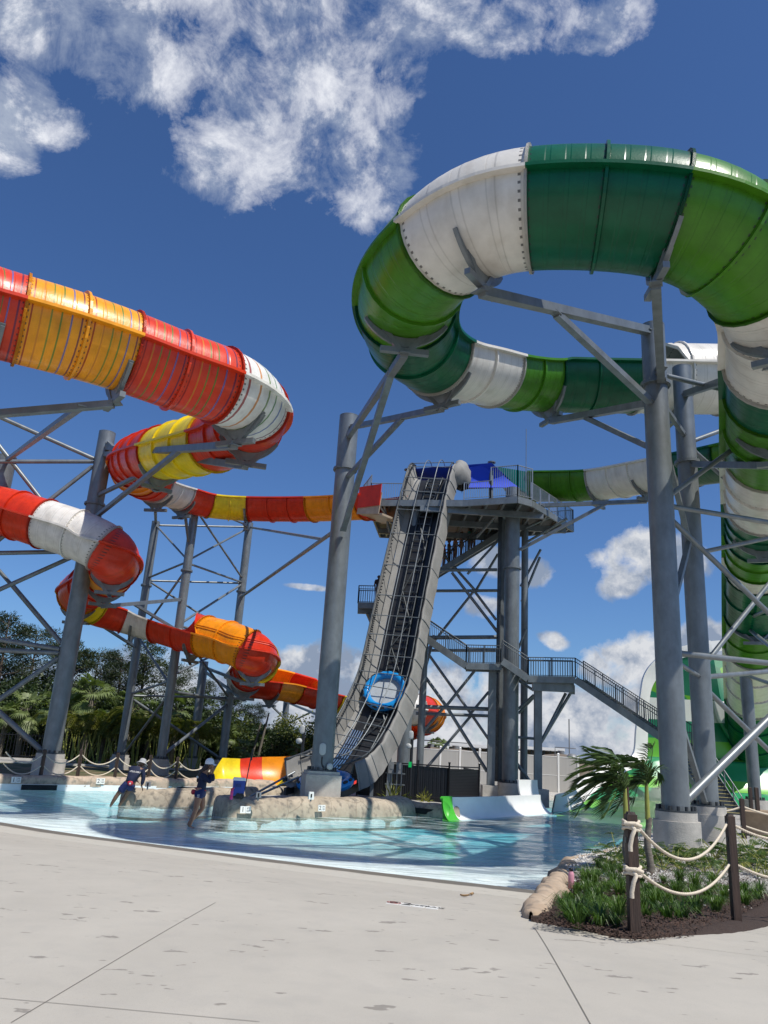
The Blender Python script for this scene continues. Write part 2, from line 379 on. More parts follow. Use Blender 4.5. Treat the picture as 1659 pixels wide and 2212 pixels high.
# concrete deck material: blotches, wet rim, joints
def deck_material():
    m=mat('brushed_concrete',(.42,.392,.337),.85,0,.7,noise_a=.07,bump=.25,bump_s=180,detail=8)
    nt=m.node_tree; N=nt.nodes; L=nt.links; b=N['Principled BSDF']; cur=b.inputs['Base Color'].links[0].from_socket
    tc=N.new('ShaderNodeTexCoord'); ob=tc.outputs['Object']
    at=N.new('ShaderNodeAttribute'); at.attribute_name='shore'
    def math_(op,a,b_=None,c_=None,clamp=False):
        n=N.new('ShaderNodeMath'); n.operation=op; n.use_clamp=clamp
        for i,x in enumerate((a,b_,c_)):
            if x is None: continue
            if isinstance(x,(int,float)): n.inputs[i].default_value=x
            else: L.new(x,n.inputs[i])
        return n.outputs[0]
    def noise_(s,d=5,st=None,loc=(0,0,0)):
        mp=N.new('ShaderNodeMapping'); L.new(ob,mp.inputs[0]); mp.inputs['Location'].default_value=loc
        if st: mp.inputs['Scale'].default_value=st
        n=N.new('ShaderNodeTexNoise'); n.inputs['Scale'].default_value=s; n.inputs['Detail'].default_value=d; L.new(mp.outputs[0],n.inputs['Vector']); return n.outputs['Fac']
    def mixc(f,a,c,t='MIX'):
        x=N.new('ShaderNodeMixRGB'); x.blend_type=t; L.new(f,x.inputs[0]); L.new(a,x.inputs[1]); x.inputs[2].default_value=c+(1,); return x.outputs[0]
    # fine speckle
    cur=mixc(math_('MULTIPLY',math_('GREATER_THAN',noise_(160,2),.63),.35),cur,(.25,.23,.2))
    cur=mixc(math_('MULTIPLY',math_('SUBTRACT',noise_(3.5,6),.5,None,True),.9),cur,(.30,.285,.26))
    # lighter trowelled band next to the shore
    band=math_('MULTIPLY',math_('LESS_THAN',at.outputs['Fac'],4.15),1.)
    cur=mixc(math_('MULTIPLY',band,.55),cur,(.50,.475,.41))
    # wet band
    wn=math_('ADD',at.outputs['Fac'],math_('MULTIPLY',math_('SUBTRACT',noise_(1.2,4),.5),.9))
    wet=math_('SUBTRACT',1.,math_('MULTIPLY',math_('SUBTRACT',wn,1.45),3.,None,True))
    cur=mixc(wet,cur,(.155,.135,.105))
    # drips and footprints: stretched splashes
    dr=noise_(2.6,3,(1,2.4,1),(3,1,0)); dr2=noise_(9,2,(1,1.6,1))
    sp=math_('MULTIPLY',math_('SUBTRACT',math_('ADD',dr,math_('MULTIPLY',dr2,.35)),.852),30.,None,True)
    cur=mixc(math_('MULTIPLY',sp,.75),cur,(.19,.172,.148))
    L.new(cur,b.inputs['Base Color'])
    rr=math_('SUBTRACT',.85,math_('MULTIPLY',wet,.35)); L.new(rr,b.inputs['Roughness'])
    return m
DECK=deck_material()
def pool_material():
    m=mat('pool_plaster',(.62,.70,.68),.6,0,.9,noise_a=.04)
    nt=m.node_tree; N=nt.nodes; L=nt.links; b=N['Principled BSDF']
    at=N.new('ShaderNodeAttribute'); at.attribute_name='shore'
    r=N.new('ShaderNodeValToRGB'); mr=N.new('ShaderNodeMapRange'); mr.inputs[1].default_value=0; mr.inputs[2].default_value=-16
    L.new(at.outputs['Fac'],mr.inputs[0]); L.new(mr.outputs[0],r.inputs[0])
    e=r.color_ramp.elements; e[0].position=.1; e[0].color=(.84,.83,.80,1); e[1].position=1; e[1].color=(.30,.72,.78,1)
    x=e.new(.3); x.color=(.74,.82,.81,1); x=e.new(.6); x.color=(.52,.82,.85,1)
    # caustic net: light lines painted by ripples are left to the surface, faint tile lines only
    L.new(r.outputs[0],b.inputs['Base Color'])
    return m
POOL=pool_material()
def sheet(name,matl,xs,ys,zf,kind='structure',rel=False,label=None):
    rows=[];sh=[]
    for t in ys:
        row=[]
        for x in xs:
            y=YW(x)+t if rel else t
            row.append((x,y,zf(x,y))); sh.append(YW(x)-y)
        rows.append(row)
    b=MB(); b.grid(rows); o=b.build(name,matl)
    a=o.data.attributes.new('shore','FLOAT','POINT'); a.data.foreach_set('value',sh)
    o['kind']=kind
    if label: o['label']=label
    return o
xs=frange(-45,6,103)+frange(7,45,12)
sheet('pool_deck',DECK,xs,[-60,-40,-30,-22]+frange(-18,0.02,74),lambda x,y:zd(x,y),rel=True)
sheet('pool_floor',POOL,frange(-60,30,91),[0.0]+frange(.5,16,32)+[20,30,45],lambda x,y:zd(x,y)-.002 if YW(x)-y>=-.01 else zd(x,y),rel=True)
# expansion joints scored in the deck (thin dark grooves following the surface)
def gline(p,q,wd,name,ml,lift=.004,n=30):
    p=Vector((p[0],p[1],0)); q=Vector((q[0],q[1],0)); s=(q-p).normalized().cross(Vector((0,0,1)))*wd/2
    b=MB(); rows=[]
    for i in range(n):
        c=p.lerp(q,i/(n-1)); row=[]
        for k in (-1,1):
            a=c+s*k; row.append((a.x,a.y,zd(a.x,a.y)+lift))
        rows.append(row)
    b.grid(rows); return b
g('joint',(.17,.155,.13),.9)
a=gp(1155,2005); b_=gp(1275,2212); c0=a.lerp(b_,-.0); jb=gline(a,b_+(b_-a)*.3,.009,'j',None)
for A_,B_ in (((24,2210),(466,1950)) , ((0,2157),(561,2208)), ((1370,2032),(1659,2068))):
    p=gp(*A_); q=gp(*B_); jj=gline(p,q,.006,'j',None); jb.add(jj.v,jj.f)
o=jb.build('deck_joints',M['joint']); o['kind']='structure'
# long joint parallel to the shore
b=MB(); rows=[]
for x in frange(-20,2.6,90):
    y=YW(x)-4.15; rows.append([(x,y-.005,zd(x,y)+.004),(x,y+.005,zd(x,y)+.004)])
b.grid(rows); o=b.build('deck_joint',M['joint']); o['kind']='structure'
# ---------------------------------------------------------------- water
def water_material():
    m=bpy.data.materials.new('pool_water'); m.use_nodes=True; nt=m.node_tree; N=nt.nodes; L=nt.links; N.remove(N['Principled BSDF']); out=N['Material Output']
    tc=N.new('ShaderNodeTexCoord')
    mp=N.new('ShaderNodeMapping'); mp.inputs['Scale'].default_value=(.55,1.35,1); L.new(tc.outputs['Object'],mp.inputs[0])
    a=N.new('ShaderNodeTexNoise'); a.inputs['Scale'].default_value=1.5; a.inputs['Detail'].default_value=5; a.inputs['Roughness'].default_value=.6; a.inputs['Distortion'].default_value=.5; L.new(mp.outputs[0],a.inputs['Vector'])
    c=N.new('ShaderNodeTexNoise'); c.inputs['Scale'].default_value=6.; c.inputs['Detail'].default_value=4; c.inputs['Distortion'].default_value=.6; L.new(mp.outputs[0],c.inputs['Vector'])
    s=N.new('ShaderNodeMath'); s.operation='MULTIPLY_ADD'; s.inputs[1].default_value=.35; L.new(c.outputs['Fac'],s.inputs[0]); L.new(a.outputs['Fac'],s.inputs[2])
    bp=N.new('ShaderNodeBump'); bp.inputs['Strength'].default_value=1.; bp.inputs['Distance'].default_value=.10; L.new(s.outputs[0],bp.inputs['Height'])
    fr=N.new('ShaderNodeFresnel'); fr.inputs['IOR'].default_value=1.33; L.new(bp.outputs[0],fr.inputs['Normal'])
    gl=N.new('ShaderNodeBsdfGlossy'); gl.inputs['Roughness'].default_value=.03; L.new(bp.outputs[0],gl.inputs['Normal'])
    tr=N.new('ShaderNodeBsdfTransparent')
    # foam and ripple streaks: pale scattering film
    f1=N.new('ShaderNodeTexNoise'); f1.inputs['Scale'].default_value=1.1; f1.inputs['Detail'].default_value=9; f1.inputs['Roughness'].default_value=.72; f1.inputs['Distortion'].default_value=1.2
    mp2=N.new('ShaderNodeMapping'); mp2.inputs['Scale'].default_value=(.5,2.2,1); L.new(tc.outputs['Object'],mp2.inputs[0]); L.new(mp2.outputs[0],f1.inputs['Vector'])
    mr=N.new('ShaderNodeMapRange'); mr.inputs[1].default_value=.46; mr.inputs[2].default_value=.70; mr.inputs[4].default_value=.85; L.new(f1.outputs['Fac'],mr.inputs[0])
    at=N.new('ShaderNodeAttribute'); at.attribute_name='shore'; dm=N.new('ShaderNodeMapRange'); dm.inputs[1].default_value=-1.2; dm.inputs[2].default_value=-9.; L.new(at.outputs['Fac'],dm.inputs[0])
    tcol=N.new('ShaderNodeMixRGB'); L.new(dm.outputs[0],tcol.inputs[0]); tcol.inputs[1].default_value=(.97,.98,.98,1); tcol.inputs[2].default_value=(.80,.95,.97,1)
    tc2=N.new('ShaderNodeMixRGB'); tc2.blend_type='MULTIPLY'; tc2.inputs[0].default_value=.9; rp=N.new('ShaderNodeValToRGB'); rp.color_ramp.elements[0].position=.38; rp.color_ramp.elements[0].color=(.72,.80,.84,1); rp.color_ramp.elements[1].position=.62; rp.color_ramp.elements[1].color=(1,1,1,1); L.new(a.outputs['Fac'],rp.inputs[0]); L.new(tcol.outputs[0],tc2.inputs[1]); L.new(rp.outputs[0],tc2.inputs[2]); L.new(tc2.outputs[0],tr.inputs[0])
    df=N.new('ShaderNodeBsdfDiffuse'); df.inputs['Color'].default_value=(.75,.86,.86,1)
    m1=N.new('ShaderNodeMixShader'); sf=N.new('ShaderNodeMapRange'); sf.inputs[1].default_value=0.; sf.inputs[2].default_value=-4.5; sf.inputs[3].default_value=.45; sf.inputs[4].default_value=0.; L.new(at.outputs['Fac'],sf.inputs[0])
    ms=N.new('ShaderNodeMath'); ms.operation='ADD'; ms.use_clamp=True; L.new(mr.outputs[0],ms.inputs[0]); L.new(sf.outputs[0],ms.inputs[1]); L.new(ms.outputs[0],m1.inputs[0]); L.new(tr.outputs[0],m1.inputs[1]); L.new(df.outputs[0],m1.inputs[2])
    fm=N.new('ShaderNodeMapRange'); fm.inputs[1].default_value=0.; fm.inputs[2].default_value=-5.; fm.inputs[3].default_value=.22; fm.inputs[4].default_value=.8; L.new(at.outputs['Fac'],fm.inputs[0])
    fx=N.new('ShaderNodeMath'); fx.operation='MULTIPLY'; L.new(fr.outputs[0],fx.inputs[0]); L.new(fm.outputs[0],fx.inputs[1])
    m2=N.new('ShaderNodeMixShader'); L.new(fx.outputs[0],m2.inputs[0]); L.new(m1.outputs[0],m2.inputs[1]); L.new(gl.outputs[0],m2.inputs[2]); L.new(m2.outputs[0],out.inputs[0])
    return m
WATER=water_material()
sheet('pool_water',WATER,frange(-60,40,101),frange(-.35,60,80),lambda x,y:.006*math.sin(x*1.7+y*2.1)*min(1,max(0,(y-YW(x))/2)),rel=True)
# ---------------------------------------------------------------- land beyond the pool
FB=[(-90,12),(-40,22),(-25,28),(-15.5,35.1),(-9.3,40.4),(-9.0,45),(-4.75,45),(-4.7,29.9),(-3.5,30.8),(-1.57,31.8),(.5,33.4),(1.8,35.7),(3.2,34.3),(5.5,37.4),(7.6,40.8),(9.6,44.5),(10.4,48),(11.2,53),(34,53),(35,30),(90,30)]
def land_material():
    m=mat('gravel_and_lawn',(.5,.47,.43),.95,0,20,two=((.24,.22,.20),(.62,.60,.56)),bump=.8,bump_s=40)
    nt=m.node_tree; N=nt.nodes; L=nt.links; b=N['Principled BSDF']; cur=b.inputs['Base Color'].links[0].from_socket
    tc=N.new('ShaderNodeTexCoord'); sp=N.new('ShaderNodeSeparateXYZ'); L.new(tc.outputs['Object'],sp.inputs[0])
    n=N.new('ShaderNodeTexNoise'); n.inputs['Scale'].default_value=.9; n.inputs['Detail'].default_value=7; L.new(tc.outputs['Object'],n.inputs['Vector'])
    r=N.new('ShaderNodeValToRGB'); L.new(n.outputs['Fac'],r.inputs[0]); r.color_ramp.elements[0].position=.4; r.color_ramp.elements[1].position=.6
    r.color_ramp.elements[0].color=(.045,.065,.015,1); r.color_ramp.elements[1].color=(.16,.12,.065,1)
    # lawn starts ~5 m behind the far kerb on the left
    a=N.new('ShaderNodeMath'); a.operation='MULTIPLY_ADD'; a.inputs[1].default_value=-.85; L.new(sp.outputs[0],a.inputs[0]); L.new(sp.outputs[1],a.inputs[2])
    a2=N.new('ShaderNodeMath'); a2.operation='GREATER_THAN'; a2.inputs[1].default_value=54; L.new(a.outputs[0],a2.inputs[0])
    mx=N.new('ShaderNodeMixRGB'); L.new(a2.outputs[0],mx.inputs[0]); L.new(cur,mx.inputs[1]); L.new(r.outputs[0],mx.inputs[2]); L.new(mx.outputs[0],b.inputs['Base Color'])
    return m
LAND=land_material()
def FBy(x): return lerpc(FB,x)
xs=sorted(set([round(x,3) for x in frange(-90,90,121)]+[p[0] for p in FB]+[p[0]+.02 for p in FB]))
rows=[]
for k in range(9):
    t=[0,.05,3,8,16,30,80,250,1500][k]
    rows.append([(x*(1+ (t/60 if t>30 else 0)),FBy(x)+t,(-.6 if k==0 else .3)+ (0.0)) for x in xs])
b=MB(); b.grid(rows); o=b.build('ground',LAND); o['kind']='structure'
# service road on the left behind the lawn
g('asphalt',(.17,.17,.17),.9,0,8,noise_a=.15,bump=.2,bump_s=80); g('kerb',(.5,.48,.44),.85,0,4,noise_a=.1)
b=MB(); k1=MB()
def strip(mb,p,q,wd,z,h=0.):
    p=Vector(p);q=Vector(q); s=(q-p).normalized().cross(Vector((0,0,1)))*wd/2
    if h==0: mb.add([p-s+Vector((0,0,z)),p+s+Vector((0,0,z)),q+s+Vector((0,0,z)),q-s+Vector((0,0,z))],[(0,1,2,3)])
    else: mb.bar(p+Vector((0,0,z+h/2)),q+Vector((0,0,z+h/2)),wd,h)
RA=PZ(-80,1640,.3); RB=PZ(560,1668,.3)
ra=Vector((RA.x,RA.y,0)); rb=Vector((RB.x,RB.y,0)); d=(rb-ra).normalized(); ra-=d*50; rb+=d*25; nrm=Vector((-d.y,d.x,0))
strip(b,ra,rb,4.5,.304); o=b.build('service_road',M['asphalt']); o['kind']='structure'
strip(k1,ra+nrm*2.4,rb+nrm*2.4,.25,.30,.15); strip(k1,ra-nrm*2.4,rb-nrm*2.4,.25,.30,.12); o=k1.build('road_kerb',M['kerb']); o['kind']='structure'
# ---------------------------------------------------------------- planting bed on the right
CURB=[PZ(1147,1996,.80),PZ(1180,1945,.62),PZ(1203,1905,.42),PZ(1216,1884,.32),PZ(1242,1864,.22),PZ(1330,1848,.15),Vector((9.6,28.3,.1)),Vector((14,36,.1)),Vector((20,45,.1))]
BEDF=[PZ(1147,1999,.82),PZ(1250,2013,.86),PZ(1367,2031,.9),PZ(1480,2019,.88),PZ(1592,1990,.85),PZ(1659,1952,.82),PZ(1740,1900,.7),PZ(1900,1840,.5),Vector((40,34,.4))]
def XCb(y): return lerpc([(p.y,p.x) for p in CURB],y)
_b=MB(); _rows=[]
for _y in frange(11.5,46,70):
    x0_=XCb(_y)+.9; _rows.append([(x0_+(75-x0_)*(k/30)**1.6,_y,max(.315,zd(x0_+(75-x0_)*(k/30)**1.6,_y)-.012)) for k in range(31)])
_b.grid(_rows); _o=_b.build('pavement',DECK); _o['kind']='structure'; _a=_o.data.attributes.new('shore','FLOAT','POINT'); _a.data.foreach_set('value',[8.]*len(_o.data.vertices))
def pl(pts,t):
    n=len(pts)-1; x=max(0,min(.99999,t))*n; i=int(x); return pts[i].lerp(pts[i+1],x-i)
def spl(pts,t):
    n=len(pts)-1; x=max(0,min(.99999,t))*n; i=int(x); f=x-i
    p0=pts[max(0,i-1)];p1=pts[i];p2=pts[i+1];p3=pts[min(n,i+2)]
    return .5*((2*p1)+(p2-p0)*f+(2*p0-5*p1+4*p2-p3)*f*f+(3*p1-p0-3*p2+p3)*f**3)
def zb(x,y): return max(.33,zd(x,y))+.05
def bedpt(t,s):
    a=spl(CURB,t); c=spl(BEDF,t); p=a.lerp(c,s)
    z=zb(p.x,p.y)+.05*math.sin(PI*min(1,max(0,s)))*min(1,t*6)+.03*noise.noise(Vector((p.x*3,p.y*3,0)))
    if s>.999: z=zd(p.x,p.y)-.05 if p.y<13 else z-.1
    if s<.001: z-=.12
    return Vector((p.x,p.y,z))
def bed_material():
    m=mat('mulch_and_gravel',(.05,.03,.02),.95,0,45,two=((.014,.009,.007),(.075,.045,.032)),bump=1.,bump_s=70)
    nt=m.node_tree; N=nt.nodes; L=nt.links; b=N['Principled BSDF']; cur=b.inputs['Base Color'].links[0].from_socket
    tc=N.new('ShaderNodeTexCoord'); sp=N.new('ShaderNodeSeparateXYZ'); L.new(tc.outputs['Object'],sp.inputs[0])
    n=N.new('ShaderNodeTexNoise'); n.inputs['Scale'].default_value=1.5; L.new(tc.outputs['Object'],n.inputs['Vector'])
    v=N.new('ShaderNodeTexNoise'); v.inputs['Scale'].default_value=30; L.new(tc.outputs['Object'],v.inputs['Vector'])
    r=N.new('ShaderNodeValToRGB'); L.new(v.outputs['Fac'],r.inputs[0]); r.color_ramp.elements[0].color=(.12,.11,.10,1); r.color_ramp.elements[1].color=(.55,.53,.50,1); r.color_ramp.elements[0].position=.35; r.color_ramp.elements[1].position=.6
    a=N.new('ShaderNodeMath'); a.operation='MULTIPLY_ADD'; a.inputs[1].default_value=2.5; L.new(n.outputs['Fac'],a.inputs[0]); L.new(sp.outputs[1],a.inputs[2])
    a2=N.new('ShaderNodeMath'); a2.operation='GREATER_THAN'; a2.inputs[1].default_value=18.; L.new(a.outputs[0],a2.inputs[0])
    mx=N.new('ShaderNodeMixRGB'); L.new(a2.outputs[0],mx.inputs[0]); L.new(cur,mx.inputs[1]); L.new(r.outputs[0],mx.inputs[2]); L.new(mx.outputs[0],b.inputs['Base Color'])
    return m
b=MB(); b.grid([[bedpt(t,s) for s in frange(0,1,24)] for t in frange(0,1,110)]); o=b.build('planting_bed',bed_material()); o['kind']='structure'
from mathutils.bvhtree import BVHTree
BED_T=BVHTree.FromPolygons([V_.co.copy() for V_ in o.data.vertices],[tuple(p.vertices) for p in o.data.polygons])
def bedz(p):
    h=BED_T.ray_cast(Vector((p[0],p[1],5)),Vector((0,0,-1)))
    return h[0].z if h[0] is not None else p[2]
# ---------------------------------------------------------------- rockwork kerbs and islands
def rock_material(name,c1,c2,c3):
    m=mat(name,c1,.85,0,1.6,two=(c1,c2),bump=.9,bump_s=7,detail=9)
    nt=m.node_tree; N=nt.nodes; L=nt.links; b=N['Principled BSDF']; cur=b.inputs['Base Color'].links[0].from_socket
    tc=N.new('ShaderNodeTexCoord'); n=N.new('ShaderNodeTexNoise'); n.inputs['Scale'].default_value=4.5; n.inputs['Detail'].default_value=8; L.new(tc.outputs['Object'],n.inputs['Vector'])
    mr=N.new('ShaderNodeMapRange'); mr.inputs[1].default_value=.5; mr.inputs[2].default_value=.68; L.new(n.outputs['Fac'],mr.inputs[0])
    mx=N.new('ShaderNodeMixRGB'); L.new(mr.outputs[0],mx.inputs[0]); L.new(cur,mx.inputs[1]); mx.inputs[2].default_value=c3+(1,)
    # carved cracks
    v=N.new('ShaderNodeTexVoronoi'); v.feature='DISTANCE_TO_EDGE'; v.inputs['Scale'].default_value=.55; L.new(tc.outputs['Object'],v.inputs['Vector'])
    lt=N.new('ShaderNodeMapRange'); lt.inputs[1].default_value=.012; lt.inputs[2].default_value=.0; lt.inputs[4].default_value=.45; L.new(v.outputs['Distance'],lt.inputs[0])
    m2=N.new('ShaderNodeMixRGB'); L.new(lt.outputs[0],m2.inputs[0]); L.new(mx.outputs[0],m2.inputs[1]); m2.inputs[2].default_value=(.10,.075,.05,1)
    L.new(m2.outputs[0],b.inputs['Base Color']); return m
ROCK=rock_material('carved_rock',(.30,.25,.185),(.47,.40,.30),(.19,.165,.13)); ROCK2=rock_material('tan_rock',(.33,.24,.16),(.46,.36,.26),(.21,.17,.13))
def rockwall(name,pts,wd,h,label,matl=ROCK,z0=-.5,n=60,lump=.06,parent=None,cat='rock wall',seed=0,hf=None,group=None,endround=True):
    b=MB(); rows=[]; S=14
    for i in range(n):
        t=i/(n-1); p=spl(pts,t); q=spl(pts,min(1,t+.01)); o_=spl(pts,max(0,t-.01)); tg=(q-o_); tg.z=0; tg.normalize(); sd_=Vector((tg.y,-tg.x,0))
        hh=h*(hf(t) if hf else 1); e=1.
        if endround:
            e=min(1,math.sqrt(max(0.,min(t,1-t)*n*.22))+.02)
        row=[]
        for k in range(S+1):
            a=PI*k/S; ca,sa=math.cos(a),math.sin(a)
            x=math.copysign(abs(ca)**.5,ca)*wd/2*e; z=(abs(sa)**.55)
            zz=z0+(hh*(.6+.4*e)-z0+p.z)*z
            v_=p+sd_*x; v_.z=zz
            nn_=noise.fractal(Vector((v_.x*1.1+seed,v_.y*1.1,v_.z*1.4)),1,2,4)*lump*1.6
            cr=-.05*(lump>0)*max(0,1-abs(((t*n*.08+seed)%1)-.5)*14)
            v_+=sd_*(ca*(nn_+cr))+Vector((0,0,sa*(nn_*.6+cr)))
            row.append(v_)
        rows.append(row)
    b.grid(rows)
    for r_ in (rows[0],rows[-1]):
        b.add(r_,[tuple(range(S+1))],smooth=True)
    o=b.build(name,matl,parent)
    if parent is None: tag(o,label,cat,group)
    return o
V=Vector
rockwall('rock_kerb',CURB[:5],.42,.14,'tan rockwork kerb between the beach entry and the planting bed',ROCK2,z0=-.2,n=70,lump=.10,cat='rock kerb',seed=3)
rockwall('rock_kerb',[CURB[4]+V((-.15,-.3,0))]+CURB[5:]+[V((24,50,.1))],.55,.16,'tan rock edging behind the palms where green slide floor meets the bed',ROCK2,z0=-.3,n=90,lump=.08,cat='rock kerb',seed=5)
isl1=[PZ(238,1737,0)+V((.25,.5,0)),PZ(330,1742,0)+V((.2,.6,0)),PZ(450,1737,0)+V((0,.6,0)),PZ(640,1730,0)+V((0,.6,0)),V((-1.9,41,0))]
rockwall('rock_island',isl1,1.2,.62,'long grey rock divider in the pool that the bucket-hat lifeguard leans on',ROCK,seed=11,n=90,lump=.05)
isl2=[PZ(457,1764,0)+V((.0,.7,0)),PZ(560,1766,0)+V((0,.9,0)),PZ(700,1765,0)+V((-.2,.9,0)),PZ(812,1765,0)+V((-.3,.9,0)),PZ(879,1758,0)+V((-.2,.6,0))]
rockwall('rock_island',isl2,1.8,.66,'large rounded rock shelf in the pool carrying the blue cooler',ROCK,seed=21,n=110,lump=.06)
isl3=[PZ(862,1758,0)+V((0,.5,0)),PZ(879,1757,0)+V((.1,.5,0)),PZ(959,1768,0)+V((.1,.5,0)),PZ(972,1770,0)+V((.3,.7,0))]
rockwall('rock_wall',isl3,.9,.5,'short brown rock wall with a dark gutter opening beside the green-capped slide wall',ROCK,seed=27,n=40,lump=.05)
for nm_,pp_,w__ in (('a',isl1,1.29),('b',isl2,1.90)):
    o=rockwall('pool_wall',pp_,w__,.035,'x',M['white_paint'],seed=1,n=80,lump=.0,z0=-.4)
    for k_ in ('label','category'): del o[k_]
    o['kind']='structure'
LK=[V((-40,21.6,0)),V((-25,27.8,0)),V((-15.5,35.1,0)),V((-12.4,37.8,0)),V((-9.3,40.4,0)),V((-7.0,42.6,0)),V((-5.0,44.0,0))]
rockwall('rock_wall',LK,.9,.62,'low tan rock coping along the far left side of the pool',rock_material('pale_rock',(.40,.32,.24),(.52,.40,.30),(.24,.21,.17)),seed=31,n=200,lump=.05,z0=.18)
rockwall('boulder',[PZ(628,1712,.55),PZ(700,1712,.55)],1.3,.62,'low tan boulder behind the blue cooler',ROCK,z0=.0,seed=41,n=26,lump=.12,cat='boulder')
# white plaster wall below the far coping, with dark skimmer openings
b=MB(); rows=[]
for t in frange(0,1,120):
    p=spl(LK,t); q=spl(LK,min(1,t+.01)); tg=(q-p) if t<.99 else (p-spl(LK,t-.01)); tg.z=0; tg.normalize(); s=V((tg.y,-tg.x,0))
    c=p+s*.47; rows.append([(c.x,c.y,-.5),(c.x,c.y,.26)])
b.grid(rows); o=b.build('pool_wall',M['white_paint']); o['kind']='structure'
def skimmer(u,v,wd,label,y_off=0):
    p=PZ(u,v,.12); b=MB(); i=min(range(200),key=lambda k:(spl(LK,k/199).xy-p.xy).length) ; t=i/199
    c=spl(LK,t); tg=(spl(LK,min(1,t+.01))-spl(LK,max(0,t-.01))); tg.z=0; tg.normalize(); s=V((tg.y,-tg.x,0)); c=c+s*.485; c.z=.13
    b.bar(c-tg*wd/2,c+tg*wd/2,.02,.22); 
    b2=MB()
    for k in range(5): 
        zz=.04+.045*k; b2.bar(c+V((0,0,zz-.13))-tg*wd/2+s*.012,c+V((0,0,zz-.13))+tg*wd/2+s*.012,.02,.008)
    t_=thing('pool_skimmer',c,label,'skimmer','dark skimmer openings in the far pool wall'); b.build('opening',M['hole'],t_); b2.build('grille',M['steel_dark'],t_)
skimmer(93,1703,1.5,'dark skimmer slot below the depth tile reading 1 in the far left pool wall'); skimmer(408,1706,1.2,'dark skimmer slot beside the bending lifeguard in the far pool wall'); skimmer(678,1706,1.,'dark skimmer slot right of the walking lifeguard in the far pool wall')
b=MB(); c=PZ(917,1752,.18); b.box(c+V((0,-.12,0)),(1.1,.1,.22),Matrix.Rotation(R(-30),3,'Z')); tag(b.build('pool_skimmer',M['hole']),'dark gutter opening in the short rock wall near the green-capped slide wall','skimmer')
# ---------------------------------------------------------------- raft slides
class Path:
    """smooth centre line through control points; t = control index"""
    def __init__(s,pts,sub=12,it=6):
        s.sub=sub; n=len(pts); a=[]
        for i in range(n-1):
            p0=pts[max(0,i-1)];p1=pts[i];p2=pts[i+1];p3=pts[min(n-1,i+2)]
            for k in range(sub):
                f=k/sub; a.append(.5*((2*p1)+(p2-p0)*f+(2*p0-5*p1+4*p2-p3)*f*f+(3*p1-p0-3*p2+p3)*f**3))
        a.append(pts[-1].copy())
        for _ in range(it*3):
            a=[a[0]]+[(a[i-1]+a[i]*2+a[i+1])/4 for i in range(1,len(a)-1)]+[a[-1]]
        s.a=a; s.L=[0]
        for p,q in zip(a,a[1:]): s.L.append(s.L[-1]+(q-p).length)
    def at(s,t):
        x=max(0,min(len(s.a)-1.0001,t*s.sub)); i=int(x); return s.a[i].lerp(s.a[i+1],x-i)
    def tan(s,t):
        return (s.at(t+.12)-s.at(t-.12)).normalized()
    def ln(s,t):
        x=max(0,min(len(s.a)-1.0001,t*s.sub)); i=int(x); return s.L[i]+(s.L[i+1]-s.L[i])*(x-i)
    def frame(s,t,bank=0):
        tg=s.tan(t); sd_=tg.cross(V((0,0,1))).normalized(); up_=sd_.cross(tg).normalized()
        c,s_=math.cos(bank),math.sin(bank)
        return s.at(t),sd_*c+up_*s_,up_*c-sd_*s_
